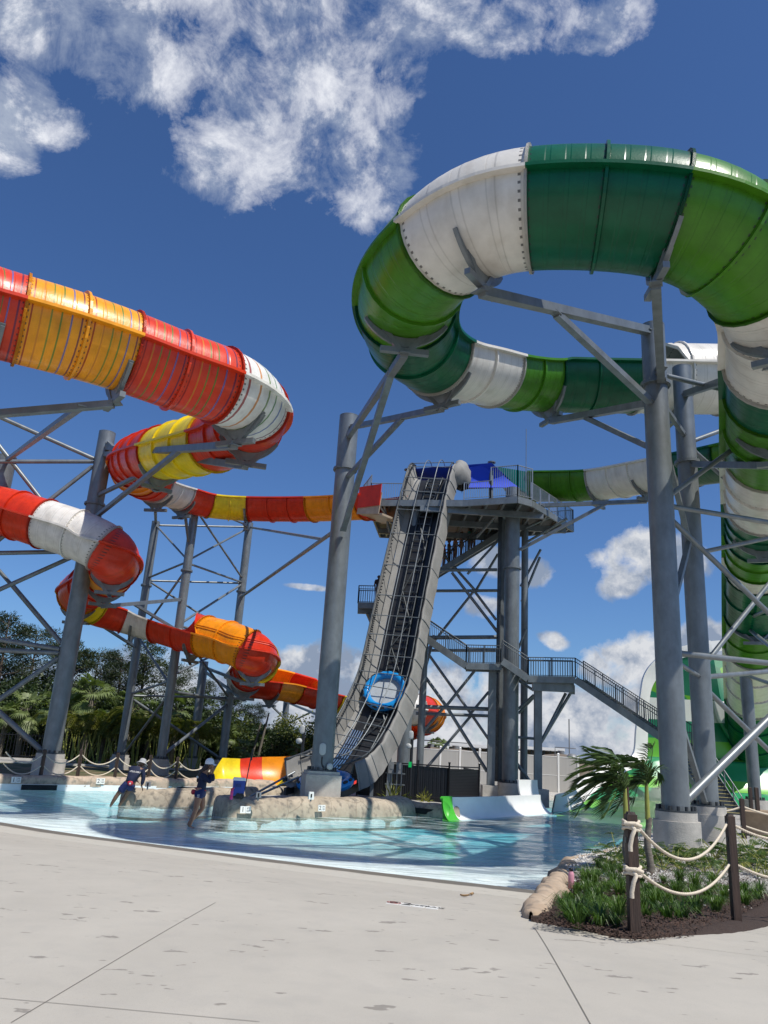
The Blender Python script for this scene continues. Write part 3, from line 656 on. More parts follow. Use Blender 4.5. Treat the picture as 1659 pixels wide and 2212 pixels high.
def flume_section(path,r,t0,t1,matl,parent,ext,side=1,bankf=None,name='flume_section',label=None,pl_len=1.75,flange=True,th=.05,ribs=()):
    Ls=path.ln(t1)-path.ln(t0); npan=max(1,round(Ls/pl_len)); n=max(6,int(Ls/.28))
    b=MB(); ts=[]
    # sample evenly by length
    T=[t0+(t1-t0)*k/200 for k in range(201)]; LL=[path.ln(x) for x in T]
    def tl(f):
        Lq=LL[0]+(LL[-1]-LL[0])*f
        for k in range(200):
            if LL[k+1]>=Lq: 
                d=LL[k+1]-LL[k]; return T[k]+(T[k+1]-T[k])*((Lq-LL[k])/d if d>0 else 0)
        return T[-1]
    S=28; rows_o=[];rows_i=[]; prm=[]
    for i in range(n+1):
        f=i/n; t=tl(f); e=ext(t); bk=bankf(t) if bankf else 0
        c,x,u=path.frame(t,bk); prm.append((f,t,e,c,x,u))
        a0=-PI; a1=R(e)
        ro=[];ri=[]
        for k in range(S+1):
            a=a0+(a1-a0)*k/S; d=x*(side*math.cos(a))+u*math.sin(a)
            ro.append(c+d*r); ri.append(c+d*(r-th))
        rows_o.append(ro); rows_i.append(ri)
    def emit(rows,flip):
        vs=[p for r_ in rows for p in r_]; fs=[];uv=[]; w_=S+1
        for i in range(n):
            u0=(i/n*npan); u1=((i+1)/n*npan); b0=math.floor(u0+1e-6); u0-=b0; u1-=b0
            for k in range(S):
                q=[i*w_+k,i*w_+k+1,(i+1)*w_+k+1,(i+1)*w_+k]; w=[(u0,k/S),(u0,(k+1)/S),(u1,(k+1)/S),(u1,k/S)]
                if (side>0)!=flip: q=q[::-1]; w=w[::-1]
                fs.append(q); uv.append(w)
        b.add(vs,fs,uv,smooth=True)
    emit(rows_o,False)
    closed=min(p[2] for p in prm)>178
    if not closed: emit(rows_i,True)
    # rims and flanges along the length
    def runner(getp,wd,h):
        vs=[];fs=[]
        for (f,t,e,c,x,u) in prm:
            p,out,upv=getp(c,x,u,e)
            for i_,j_ in ((-.5,-.5),(.5,-.5),(.5,.5),(-.5,.5)): vs.append(p+out*(wd*i_)+upv*(h*j_))
        m_=len(prm)
        for i in range(m_-1):
            for k in range(4): fs.append((i*4+k,i*4+(k+1)%4,(i+1)*4+(k+1)%4,(i+1)*4+k))
        fs+= [(3,2,1,0),tuple((m_-1)*4+k for k in range(4))]
        uv=[[(.5,.5)]*4]*len(fs); b.add(vs,fs,uv,smooth=False)
    if flange:
        runner(lambda c,x,u,e:(c-x*side*(r+.06),x,u),.24,.09)
        runner(lambda c,x,u,e:(c+x*side*(r+.06),x,u),.24,.09)
        if not closed:
            runner(lambda c,x,u,e:(c+(x*side*math.cos(R(e))+u*math.sin(R(e)))*(r-.01),x*side*math.cos(R(e))+u*math.sin(R(e)),(-x*side*math.sin(R(e))+u*math.cos(R(e)))),.12,.07)
    for ra_ in ribs:
        runner(lambda c,x,u,e:(c+(x*side*math.cos(ra_)+u*math.sin(ra_))*(r+.01),(x*side*math.cos(ra_)+u*math.sin(ra_)),(-x*side*math.sin(ra_)+u*math.cos(ra_))),.05,.05)
    # joint rings
    def ring(f,wd,pr):
        t=tl(f); e=ext(t); bk=bankf(t) if bankf else 0; c,x,u=path.frame(t,bk); tg=path.tan(t)
        vs=[];fs=[];m_=S*1
        for k in range(m_+1):
            a=-PI+(R(e)+PI)*k/m_; d=x*(side*math.cos(a))+u*math.sin(a)
            for rr_,off in ((r-.01,-wd/2),(r+pr,-wd/2),(r+pr,wd/2),(r-.01,wd/2)): vs.append(c+d*rr_+tg*off)
        for k in range(m_):
            for j in range(3): fs.append((k*4+j,k*4+j+1,(k+1)*4+j+1,(k+1)*4+j))
        fs+=[(0,3,2,1),tuple(m_*4+j for j in range(4))]
        b.add(vs,fs,[[(.5,.5)]*4]*len(fs),smooth=False)
    for k in range(npan+1):
        if k==0: f=.0
        elif k==npan: continue
        else: f=k/npan
        ring(f,.07,.085)
    ring(1.,.07,.085)
    return b.build(name,matl,parent,label)
def slide(path,r,secs,parent,ext,side,bankf=None):
    for t0,t1,ml in secs: flume_section(path,r,t0,t1,ml,parent,ext,side,bankf)
def stepf(knots):
    def f(t):
        if t<=knots[0][0]: return knots[0][1]
        for (a,b),(c,d) in zip(knots,knots[1:]):
            if t<=c:
                k=(t-a)/(c-a) if c>a else 1; return b+(d-b)*k
        return knots[-1][1]
    return f
def saddle(path,r,t,parent,w=1.0,a0=-142,a1=-38,th=.10,bank=0):
    """steel cradle plate under a flume joint with its cross beam"""
    c,x,u=path.frame(t,bank); tg=path.tan(t); b=MB(); vs=[];fs=[];S=14
    for k in range(S+1):
        a=R(a0+(a1-a0)*k/S); d=x*math.cos(a)+u*math.sin(a)
        depth=r+.22*(1-abs(2*k/S-1))+.10
        for rr_,o in ((r+.02,-th/2),(depth,-th/2),(depth,th/2),(r+.02,th/2)): vs.append(c+d*rr_+tg*o)
    for k in range(S):
        for j in range(4): fs.append((k*4+j,k*4+(j+1)%4,(k+1)*4+(j+1)%4,(k+1)*4+j))
    fs+=[(3,2,1,0),tuple(S*4+j for j in range(4))]
    b.add(vs,fs,smooth=False)
    for s_ in (-1,1):
        p=c+x*s_*w*.95-u*(r*.55); q=c+x*s_*w*.15-u*(r+.38); b.bar(p,q,.15,.15)
    b.bar(c-x*w*.7-u*(r+.42),c+x*w*.7-u*(r+.42),.16,.16)
    b.build('cradle',M['steel'],parent)
    return c-u*(r+.5)
GR=1.45
GP=[(1135,1036,45.5),(1271,1033,47.5),(1398,1012,52),(1507,990,57),(1600,975,61),(1700,950,64),(1800,905,68),(1770,845,74),(1650,822,77),(1560,820,78),(1364,817,79),(1246,815,79.5),(1175,812,80),(1097,803,83),(1030,787,87),(945,765,93),(885,715,101),(882,625,112),(955,532,122),(1088,461,129),(1317,452,133),(1500,482,135),(1625,565,133),(1695,670,127),
    (1690,770,119),(1678,880,106),(1662,1000,92),(1648,1100,77),(1636,1200,65),(1630,1300,59),(1627,1400,55),(1626,1500,51),(1626,1600,48.5),(1627,1700,46.5)]
gpath=Path([PR(u,v,r,lerpc([(0,1.38),(4,1.40),(8,1.5),(27,1.5),(30,1.45)],i)) for i,(u,v,r) in enumerate(GP)],it=4)
green=thing('raft_slide',gpath.at(20),'huge green and white raft slide looping out over the pool from the tower','water slide')
gext=stepf([(0,0),(5,0),(6,180),(9.55,180),(9.9,0),(16.3,0),(16.9,180),(40,180)])
D,Lm,W=GREEN,LIME,GWHITE
gsec=[(.15,1.2,Lm),(1.2,2.9,W),(2.9,3.75,D),(3.75,5,Lm),(5,7.2,W),(7.2,9,D),(9,10,W),(10,12,D),(12,13.5,Lm),(13.5,15.1,W),(15.1,16.6,D),(16.6,18,Lm),(18,19.27,W),(19.27,20.68,D),(20.68,22.3,Lm),(22.3,24.1,W),(24.1,24.7,D),(24.7,25.8,Lm),(25.8,26.8,W),(26.8,27.5,D),(27.5,28,Lm),(28,28.3,W),(28.3,29.3,D),(29.3,30,Lm),(30,31.1,W),(31.1,32.3,D),(32.3,32.95,Lm)]
slide(gpath,GR,gsec,green,gext,1)
# flared start box of the green flume at the tower
c0,x0,u0=gpath.frame(.15); tg=gpath.tan(.15)
b=MB(); a_=c0-tg*1.9
for s_ in (-1,1):
    b.add([c0+x0*s_*GR,c0+x0*s_*GR-u0*GR*.95,a_+x0*s_*GR*1.1-u0*GR*.4,a_+x0*s_*GR*1.1+u0*.3,c0+x0*s_*(GR+.06),c0+x0*s_*(GR+.06)-u0*GR*.95,a_+x0*s_*(GR*1.1+.06)-u0*GR*.4,a_+x0*s_*(GR*1.1+.06)+u0*.3],[(0,1,2,3),(7,6,5,4),(0,3,7,4),(1,5,6,2),(3,2,6,7),(0,4,5,1)])
b.add([c0-x0*GR-u0*GR*.95,c0+x0*GR-u0*GR*.95,a_+x0*GR*1.1-u0*GR*.4,a_-x0*GR*1.1-u0*GR*.4,c0-x0*GR-u0*(GR*.95+.06),c0+x0*GR-u0*(GR*.95+.06),a_+x0*GR*1.1-u0*(GR*.4+.06),a_-x0*GR*1.1-u0*(GR*.4+.06)],[(0,1,2,3),(7,6,5,4),(0,3,7,4),(1,5,6,2)])
g('teal_shell',(.01,.16,.12),.3,0,2)
b.build('start_box',M['teal_shell'],green,'dark teal start box at the tower')
OR_=1.2
OP=[(806,1080,42.5),(680,1087,40),(542,1087,39),(451,1079,39.5),(387,1060,41),(330,1040,44),(294,1018,48),(292,997,51),(340,982,57),(425,963,63),(500,943,68),(538,915,73),(545,885,77),(524,858,80),(475,832,83),(379,799,86),(277,761,89),(150,720,93),(0,679,97),(-150,635,101),(-350,620,95),(-550,720,80),(-500,900,65),(-300,1040,56),(-120,1085,52.5),(0,1103,52),(98,1132,53),(180,1160,53.5),(236,1192,54),(247,1226,51),(212,1256,47),(172,1283,44.5),(210,1308,43),(270,1325,42),(330,1342,42),(410,1366,43),(495,1388,44.5),(545,1410,45.5),(557,1433,42.5),(538,1453,38.5),(527,1468,36),(571,1474,36),(620,1480,35),(690,1497,34),(750,1510,33),(830,1522,32.5),(892,1532,32.5),(926,1540,31),(926,1553,29),(888,1570,28),(830,1592,29),(765,1625,32)]
opath=Path([PR(u,v,r,OR_) for u,v,r in OP],it=1)
orange=thing('raft_slide',opath.at(16),'long red, orange and yellow raft slide with painted rings winding down on the left','water slide')
oext=stepf([(0,0),(4.3,0),(5.5,180),(31,180),(32,60),(32.6,0),(34.6,0),(35.5,180),(39.2,180),(40.2,70),(43,60),(43.8,0),(44.3,0),(45.,180),(60,180)])
A,Rr,Y,Wh=AMBER,RED,YEL,OWHITE
osec=[(0,.15,Rr),(.15,1,A),(1,2,Rr),(2,3,Y),(3,4,Rr),(4,5,Wh),(5,5.7,Rr),(5.7,6.7,A),(6.7,8.2,Rr),(8.2,9.5,Y),(9.5,12.1,Rr),(12.1,14,WHITES),(14,16,REDS),(16,17.7,AMBERS),(17.7,19.5,REDS),(19.5,21,A),(21,23,Wh),(23,24.2,Y),(24.2,26,Rr),(26,27.75,Wh),(27.75,28.9,Rr),(28.9,29.4,A),(29.4,31,Rr),(31,31.9,Y),(31.9,33,Rr),(33,34.2,Wh),(34.2,35.4,Rr),(35.4,36.75,A),(36.75,37.6,Rr),(37.6,38.2,Y),(38.2,39,Rr),(39,40.1,Wh),(40.1,41.3,Rr),(41.3,42.3,A),(42.3,43.5,Rr),(43.5,45,Y),(45,45.6,A),(45.6,46.1,Wh),(46.1,46.6,Rr),(46.6,47.6,A),(47.6,49.4,Rr),(49.4,50.9,Y)]
for t0,t1,ml in osec:
    sd_=-1 if t0>=31 else 1
    if t0>=39: sd_=-1
    flume_section(opath,OR_,t0,t1,ml,orange,oext,sd_,ribs=(R(22),R(28),R(152),R(158)) if 31<=t0 and t1<45 and oext((t0+t1)/2)>150 else ())
# cream start box at the tower end
c0,x0,u0=opath.frame(0.02); tg=opath.tan(0.02); b=MB()
b.bar(c0-u0*1.1,c0-u0*1.25-tg*1.9,2.2,.12); b.bar(c0-x0*1.15-u0*.55,c0-x0*1.15-u0*.6-tg*1.7,.06,1.3); b.bar(c0+x0*1.15-u0*.55,c0+x0*1.15-u0*.6-tg*1.7,.06,1.3)
b.build('start_box',fibre('cream_shell',(.42,.33,.24)),orange,'cream start box at the tower')
for s_ in (-1,1):
    b=MB(); b.bar(c0+x0*1.24*s_-u0*.2,c0+x0*1.24*s_-u0*.1-tg*1.7,.05,1.3); b.build('start_panel',RED,orange)
# exit trough into the pool
EXT=[PZ(455,1707,0.02),PZ(530,1709,.02),PZ(600,1711,.02),PZ(680,1706,.02),PZ(760,1700,.05)]
er=1.5
ep=Path([EXT[0]+V((.2,1.3,.85)),EXT[1]+V((0,1.3,.85)),EXT[2]+V((0,1.3,.88)),V((-1.4,46.0,1.35)),V((.8,49.5,1.9))],it=2)
ex_l=[]
def exit_piece(t0,t1,ml,name='exit_flume',near=True):
    # far wall curves up as a quarter pipe, near wall only from t>=2
    b=MB(); n=18; S=12; ro=[]; ri=[]
    for i in range(n+1):
        t=t0+(t1-t0)*i/n; c,x,u=ep.frame(t); x=x if x.y>0 else -x
        o1=[];o2=[]
        zf=.02 if t<2 else .02+.25*(t-2)
        wd=1.4; H0=1.55; hh=(H0*min(1,.12+.88*(t/.42)**.8) if t<.42 else H0+.22*max(0,t-1))
        for k in range(S+1):
            a=k/S; yy=wd*math.sin(a*PI/2); zz=hh*(1-math.cos(a*PI/2))**.8
            p=V((c.x,c.y,zf))+x*yy+V((0,0,zz)); o1.append(p); o2.append(p+x*.06+V((0,0,.0)))
        ro.append(o1); ri.append(o2)
    b.grid(ro); b.grid(ri); b.grid([[r_[-1] for r_ in ro],[r_[-1] for r_ in ri]])
    uvs=[]; b.uv=[[(.5,.5)]*len(f) for f in b.f]
    b.build(name,ml,orange)
exit_piece(0,.95,YEL); exit_piece(.95,1.65,RED); exit_piece(1.65,2.6,AMBER); exit_piece(2.6,3.9,RED)
b=MB(); n=20; ro=[];ri=[]
for i in range(n+1):
    t=1.72+1.1*i/n; c,x,u=ep.frame(t); x=x if x.y>0 else -x
    hh=1.25*min(1,(i/n/.55))**1.2+.02; o1=[];o2=[]
    for k in range(10):
        a=k/9; p=V((c.x,c.y,.25))-x*(.9*math.sin(a*PI/2))+V((0,0,hh*(1-math.cos(a*PI/2)))); o1.append(p); o2.append(p-x*.06)
    ro.append(o1); ri.append(o2)
b.grid(ro); b.grid(ri); b.grid([[r_[-1] for r_ in ro],[r_[-1]-V((0,.18,0)) for r_ in ro],[r_[-1]-V((0,.18,.06)) for r_ in ro]]); b.uv=[[(.5,.5)]*len(f) for f in b.f]
b.build('exit_flume',YEL,orange,'near yellow wall of the exit trough')
b=MB(); 
fl=[[V((ep.at(t).x,ep.at(t).y+k,.035)) for k in (-.9,.2,1.2)] for t in frange(0,2.6,12)]; b.grid(fl); b.uv=[[(.5,.5)]*len(f) for f in b.f]; b.build('exit_floor',YEL,orange)
# ---------------------------------------------------------------- wall ride at the end of the green slide
def wall_material():
    m=mat('painted_wall_panels',(.05,.3,.05),.35,0,1,coat=.3)
    nt=m.node_tree; N=nt.nodes; L=nt.links; b=N['Principled BSDF']
    tc=N.new('ShaderNodeTexCoord'); sp=N.new('ShaderNodeSeparateXYZ'); L.new(tc.outputs['Object'],sp.inputs[0])
    mr=N.new('ShaderNodeMapRange'); mr.inputs[1].default_value=0; mr.inputs[2].default_value=12; L.new(sp.outputs[2],mr.inputs[0])
    r=N.new('ShaderNodeValToRGB'); r.color_ramp.interpolation='CONSTANT'; L.new(mr.outputs[0],r.inputs[0])
    dk=(.004,.16,.075,1); lm=(.12,.40,.03,1); md=(.02,.25,.10,1); wh=(.6,.62,.60,1); mint=(.25,.55,.35,1)
    e=r.color_ramp.elements; e[0].position=0; e[0].color=(.16,.45,.06,1); e[1].position=.045; e[1].color=md
    def z2(v): return max(0,zat(21,51.5,v))/12
    for pos,cc in ((.10,dk),(z2(1706),lm),(z2(1682),md),(z2(1641),lm),(z2(1600),dk),(z2(1560),wh),(z2(1512),lm)):
        x=e.new(min(1,pos)); x.color=cc
    # facetted patches in the upper field
    vo=N.new('ShaderNodeTexVoronoi'); vo.inputs['Scale'].default_value=.45; L.new(tc.outputs['Object'],vo.inputs['Vector'])
    s2=N.new('ShaderNodeSeparateColor'); L.new(vo.outputs['Color'],s2.inputs[0])
    pr=N.new('ShaderNodeValToRGB'); pr.color_ramp.interpolation='CONSTANT'; L.new(s2.outputs[0],pr.inputs[0])
    q=pr.color_ramp.elements; q[0].color=dk; q[1].position=.42; q[1].color=(.10,.30,.02,1); x=q.new(.68); x.color=(.006,.12,.06,1); x=q.new(.93); x.color=(.7,.5,.05,1)
    gt=N.new('ShaderNodeMath'); gt.operation='GREATER_THAN'; gt.inputs[1].default_value=z2(1512)*12; L.new(sp.outputs[2],gt.inputs[0])
    mx=N.new('ShaderNodeMixRGB'); L.new(gt.outputs[0],mx.inputs[0]); L.new(r.outputs[0],mx.inputs[1]); L.new(pr.outputs[0],mx.inputs[2])
    # angular lighter patches on the floor
    lt=N.new('ShaderNodeMath'); lt.operation='LESS_THAN'; lt.inputs[1].default_value=.5; L.new(sp.outputs[2],lt.inputs[0])
    g2=N.new('ShaderNodeMath'); g2.operation='GREATER_THAN'; g2.inputs[1].default_value=.5; L.new(s2.outputs[1],g2.inputs[0])
    mm=N.new('ShaderNodeMath'); mm.operation='MULTIPLY'; L.new(lt.outputs[0],mm.inputs[0]); L.new(g2.outputs[0],mm.inputs[1])
    mx2=N.new('ShaderNodeMixRGB'); L.new(mm.outputs[0],mx2.inputs[0]); L.new(mx.outputs[0],mx2.inputs[1]); mx2.inputs[2].default_value=(.22,.55,.12,1)
    L.new(mx2.outputs[0],b.inputs['Base Color']); return m
WALL=wall_material()
wr=thing('wall_ride',PZ(1450,1745,0),'giant curved green and white wall ride with angular painted patches at the right','slide wall')
prof=[(33,.0),(40,.005),(46,.03),(48.4,.35),(50.1,1.3),(51.0,2.7),(51.4,4.4),(51.5,6),(51.5,7.5),(51.4,9),(51.1,10.2),(50.8,10.9)]
# left edge: pixel of the outer white border at each height
ow={ }
edge=[(1375,1573),(1385,1499),(1392,1465),(1415,1431),(1436,1414),(1480,1395),(1534,1385),(1600,1381)]
rows=[];
left=[V((9.8,41.6,0.05)),V((11.3,44.6,.1)),V((13.0,47.0,.5))]
XL=[]; 
def XLz(z,y):
    # outline of the wall's left border by height
    best=[(0.0,PY(1262,1752,44).x),(.35,PY(1290,1712,48).x),(1.0,PY(1322,1690,50).x),(1.8,PY(1352,1662,51).x),(2.9,PY(1366,1640,51.5).x),(4.8,PY(1374,1573,51.5).x)]
    for u,v in edge[1:]:
        p=PY(u,v,51.4); best.append((p.z,p.x))
    return lerpc(best,z)
band=[(1192,1759,1200,1722,42.2),(1246,1745,1228,1712,44.0),(1290,1706,1258,1686,46.2),(1334,1676,1304,1656,48.8),(1385,1652,1352,1640,50.8),(1398,1634,1370,1626,51.4),(1400,1573,1375,1573,51.5),(1405,1499,1385,1495,51.5),(1420,1465,1393,1458,51.5),(1444,1437,1415,1428,51.4),(1480,1420,1450,1404,51.3),(1540,1408,1534,1385,51.1)]
inner=[V((8.2,35.5,-.05)),V((9.2,39.5,.02))]+[PY(a_,b_,y) for a_,b_,c_,d_,y in band]; outer=[V((8.1,35.6,-.06)),V((9.1,39.7,.0))]+[PY(c_,d_,y-.0) for a_,b_,c_,d_,y in band]
def pz(y): return lerpc([(30,-.05),(38,.02),(46,.06),(48.4,.35),(50.1,1.3),(51.0,2.7),(51.6,4.4)],y)
rows=[]; wb=[]; wb2=[]
for t in frange(0,1,90):
    a_=spl(inner,t); o_=spl(outer,t); row=[]
    for k in range(19):
        f=k/18; x=a_.x+(34-a_.x)*f**1.3; z=a_.z
        if a_.y<51.2: z=pz(a_.y)+(a_.z-pz(a_.y))*math.exp(-f*9)
        row.append(V((x,a_.y+.02,z)))
    rows.append(row)
    if t>=2/13: wb.append([a_+V((0,-.015,.015)),a_.lerp(o_,.5)+V((0,-.05,.03)),o_+V((0,-.02,.05))]); wb2.append([o_+V((0,-.02,.05)),o_+V((0,.3,.05)),a_+V((0,.3,0))])
b=MB(); b.grid(rows); b.build('painted_face',WALL,wr)
b=MB(); b.grid(wb); b.grid(wb2); b.build('white_border',M['white_paint'],wr)
tp=[V((PY(u,v,51.1).x,51.1,PY(u,v,51.1).z)) for u,v in ((1534,1385),(1600,1379),(1680,1392))]; tq=[V((PY(u,v,51.1).x,51.1,PY(u,v,51.1).z)) for u,v in ((1540,1408),(1600,1402),(1680,1415))]
b=MB(); b.grid([tp,tq]); b.grid([tp,[p+V((0,.3,0)) for p in tp]]); b.build('top_rim',M['white_paint'],wr)
# low white splash wall along the run-out with its green end cap
def qwall(pts,hf,ml,name,parent,r=.9):
    b=MB(); rows=[];rb_=[]
    n=len(pts)-1
    for t in frange(0,1,50):
        p=spl(pts,t); q=spl(pts,min(1,t+.01)); o_=spl(pts,max(0,t-.01)); tg=q-o_; tg.z=0; tg.normalize(); s=V((-tg.y,tg.x,0)); h=hf(t); r1=[];r2=[]
        for k in range(11):
            a=k/10*PI/2; P_=V((p.x,p.y,-.04))+s*(r*.62*math.sin(a))+V((0,0,h*(1-math.cos(a)))); r1.append(P_); r2.append(P_+s*.07)
        r1.append(r1[-1]+V((0,0,.05))); r2.append(r1[-1]+s*.14); rows.append(r1); rb_.append(r2)
    b.grid(rows); b.grid(rb_); b.grid([[r_[-1] for r_ in rows],[r_[-1] for r_ in rb_]]); b.grid([rows[0],rb_[0]]); b.grid([rows[-1],rb_[-1]])
    return b.build(name,ml,parent)
sw=thing('splash_wall',PZ(1000,1771,0),'low white curved splash wall with a lime end cap beside the pool','slide wall')
wp=[PZ(993,1772,0),PZ(1060,1769,0),PZ(1120,1764,0),PZ(1191,1758,0)]
qwall(wp,lambda t:.83,M['white_paint'],'curved_wall',sw)
qwall([PZ(956,1773,0)+V((0,.1,0)),PZ(976,1774,0)+V((0,.02,0)),PZ(1001,1772,0)],lambda t:.25+.62*min(1,t*1.6),mat('lime_paint',(.06,.42,.03),.4),'end_cap',sw)
sw2=thing('splash_wall',PZ(1191,1758,0),'tall curled white end piece of the splash wall in front of the big tower column','slide wall')
qwall([PZ(1165,1760,0)+V((0,.3,0)),PZ(1182,1758,0)+V((0,.1,0)),PZ(1200,1757,0)],lambda t:1.5,M['white_paint'],'curved_wall',sw2,r=1.7)
# ---------------------------------------------------------------- steel support columns with footings, braces and arms
def footing(b,x,y,z0,r,h,kind,tier):
    if kind=='round':
        b.cyl((x,y,z0-.3),(x,y,z0+h*(.8 if tier else 1)),r,40)
        if tier: b.cyl((x,y,z0+h*.8),(x,y,z0+h),r*.88,40)
    else:
        b.box((x,y,z0+h*.44-.1),(r*2,r*2,h*.88+.2),Matrix.Rotation(R(12),3,'Z')); b.box((x,y,z0+h*.94),(r*1.8,r*1.8,h*.12),Matrix.Rotation(R(12),3,'Z'))
class Col_:
    pass
def column(u,v,z0,dia,vtop,label,fr=.63,fh=1.1,kind='round',tier=True,flv=(),xy=None,group='galvanised slide support columns'):
    p=PZ(u,v,z0) if xy is None else V((xy[0],xy[1],z0)); c=Col_(); c.x,c.y=p.x,p.y; c.r=dia/2
    ztop=zat(p.x,p.y,vtop); c.ztop=ztop; c.z0=z0
    t=thing('support_column',(p.x,p.y,z0),label,'slide column',group); c.o=t
    b=MB(); footing(b,p.x,p.y,z0,fr,fh,kind,tier); b.build('footing',M['footing'],t)
    b=MB(); b.cyl((p.x,p.y,z0+fh+.05),(p.x,p.y,ztop),dia/2,36,caps=False)
    b.tube([(p.x,p.y,ztop-.012),(p.x,p.y,ztop)],dia/2+.012,36,caps=False)
    b.add([(p.x+(dia/2-.02)*math.cos(a),p.y+(dia/2-.02)*math.sin(a),ztop-.03) for a in frange(0,2*PI,25)[:-1]],[tuple(range(24))],mat=1)
    b.build('pipe',[M['steel'],M['steel_dark']],t)
    b=MB(); b.cyl((p.x,p.y,z0+fh),(p.x,p.y,z0+fh+.05),dia/2+.17,32); bpl=b.build('base_plate',M['steel_dark'],t)
    nb=14; b=MB()
    for k in range(nb):
        a=2*PI*k/nb; b.cyl((p.x+(dia/2+.11)*math.cos(a),p.y+(dia/2+.11)*math.sin(a),z0+fh+.04),(p.x+(dia/2+.11)*math.cos(a),p.y+(dia/2+.11)*math.sin(a),z0+fh+.16),.045,6)
    b.build('anchor_bolts',M['bolt'],bpl)
    for fv in flv:
        z=zat(p.x,p.y,fv); b=MB(); b.cyl((p.x,p.y,z-.05),(p.x,p.y,z+.0),dia/2+.10,32); b.cyl((p.x,p.y,z+.006),(p.x,p.y,z+.05),dia/2+.10,32)
        for k in range(16):
            a=2*PI*k/16; b.cyl((p.x+(dia/2+.06)*math.cos(a),p.y+(dia/2+.06)*math.sin(a),z-.09),(p.x+(dia/2+.06)*math.cos(a),p.y+(dia/2+.06)*math.sin(a),z+.09),.018,6)
        b.build('flange_ring',M['steel'],t)
    return c
def cp(c,v):
    """point on a column's axis seen at picture row v"""
    return V((c.x,c.y,zat(c.x,c.y,v)))
def brace(c,a,b_,w,kind='tube',name='brace',lug=True,ml='steel'):
    mb=MB(); a=V(a); b_=V(b_); d=(b_-a).normalized()
    if kind=='tube':
        mb.tube([a,b_],w/2,14,caps=False)
        for p in (a,b_): mb.add([p+ (d.orthogonal().normalized()*math.cos(t)+d.cross(d.orthogonal().normalized())*math.sin(t))*w*.42 for t in frange(0,2*PI,13)[:-1]],[tuple(range(12))],mat=1)
    else: w*=.82; mb.bar(a,b_,w,w)
    if lug:
        for p,s in ((a,-1),(b_,1)): mb.bar(p-d*s*.1,p+d*s*.22,w*1.3,.03)
    return mb.build(name,[M[ml],M['hole']],c.o)
def edge(c,P1,toward,off=None):
    """start a brace at a pipe's skin instead of its axis"""
    d=(V(toward)-P1); h=V((d.x,d.y,0)); h.normalize() if h.length>0 else None
    k=h*(c.r+.02); return P1+k
def link(c1,v1,c2,v2,w=.16,kind='tube',ml='steel'):
    a=cp(c1,v1); b_=cp(c2,v2); brace(c1,edge(c1,a,b_),edge(c2,b_,a),w,kind,ml=ml)
def free(c,v1,u2,v2,Y2,w=.2,kind='tube',name='brace'):
    a=cp(c,v1); b_=PY(u2,v2,Y2); brace(c,edge(c,a,b_),b_,w,kind,name)
def arm_to(c,v1,q,w=.3,name='slide_arm',kind='box'):
    a=cp(c,v1); brace(c,edge(c,a,q),q,w,kind,name)
R1=column(1465,1850,.36,.74,705,'thickest near steel column on a two-tier round footing, inside the green loop',fr=.62,fh=1.12,flv=(832,))
R2=column(1534,1826,.34,.68,795,'second steel column just behind the nearest thick one, inside the green loop',fr=.62,fh=1.15,flv=(1000,))
R3=column(1634,1762,.3,.66,1217,'steel column beside the descending end of the green slide near the right edge',fr=.8,fh=.8,flv=())
R4=column(1672,1748,.3,.6,1290,'slimmer steel column cut by the right edge of the view',fr=.7,fh=.8)
MC=column(690,1727,.5,.90,900,'big central steel column on a square block in front of the raft lift',fr=.72,fh=1.1,kind='box',flv=(1015,))
TC_=column(1101,1729,.3,.88,1056,'widest tower column on a round footing behind the white splash wall',fr=.66,fh=.9,tier=False,flv=(1228,))
L1=column(100,1683,.3,.86,935,'thick steel column on a tall round footing nearest the left edge',fr=.74,fh=1.15,flv=(1090,))
L2=column(343,1674,.3,.56,1081,'front middle column of the three-legged frame under the orange slide',fr=.56,fh=.9,flv=(1233,))
L3=column(256,1662,.3,.54,1127,'left rear column of the three-legged frame under the orange slide',fr=.6,fh=.9,flv=(1265,))
L4=column(477,1670,.3,.58,1130,'right rear column of the three-legged frame under the orange slide',fr=.56,fh=.85,flv=(1278,))
L5=column(412,1663,.3,.62,1429,'short steel column behind the three-legged frame, under the twisted orange bend',fr=.6,fh=.8)
L6=column(606,1655,.3,.62,1493,'slim short steel column holding the orange slide left of the big central column',fr=.5,fh=.5)
L0=column(-133,1670,.3,1.0,987,'steel column cut by the left edge of the view',fr=.9,fh=1.4,flv=(1075,))
# arms and cradles of the green loop
q=saddle(gpath,GR,18.62,green); arm_to(R1,724,q+V((0,0,-.12)),.3); mid=q.lerp(cp(R1,724),.37)-V((0,0,.18)); brace(R1,edge(R1,cp(R1,876),mid),mid,.24,'box','arm_brace')
q=saddle(gpath,GR,20.7,green); a=cp(R1,835)+V((0,-.5,0)); brace(R1,a,q,.28,'box','slide_arm'); brace(R1,a+V((0,0,.35)),a+V((0,.3,.35)),.3,'box','arm_bracket')
q=saddle(gpath,GR,12.0,green); arm_to(R1,862,q,.28); mid=q.lerp(cp(R1,862),.38)-V((0,0,.15)); brace(R1,edge(R1,cp(R1,958),mid),mid,.2,'box','arm_brace')
q=saddle(gpath,GR,22.9,green); arm_to(R2,860,q,.26)
q=saddle(gpath,GR,25.0,green); arm_to(R2,1010,q,.26)
saddle(gpath,GR,27.2,green); saddle(gpath,GR,29.3,green); saddle(gpath,GR,9.6,green)
q=saddle(gpath,GR,2.05,green); a=cp(TC_,1095); brace(TC_,edge(TC_,a,q),q,.26,'box','slide_arm'); m_=q.lerp(a,.28); brace(TC_,edge(TC_,cp(TC_,1188),m_),m_,.2,'box','arm_brace')
q0=saddle(gpath,GR,1.2,green)
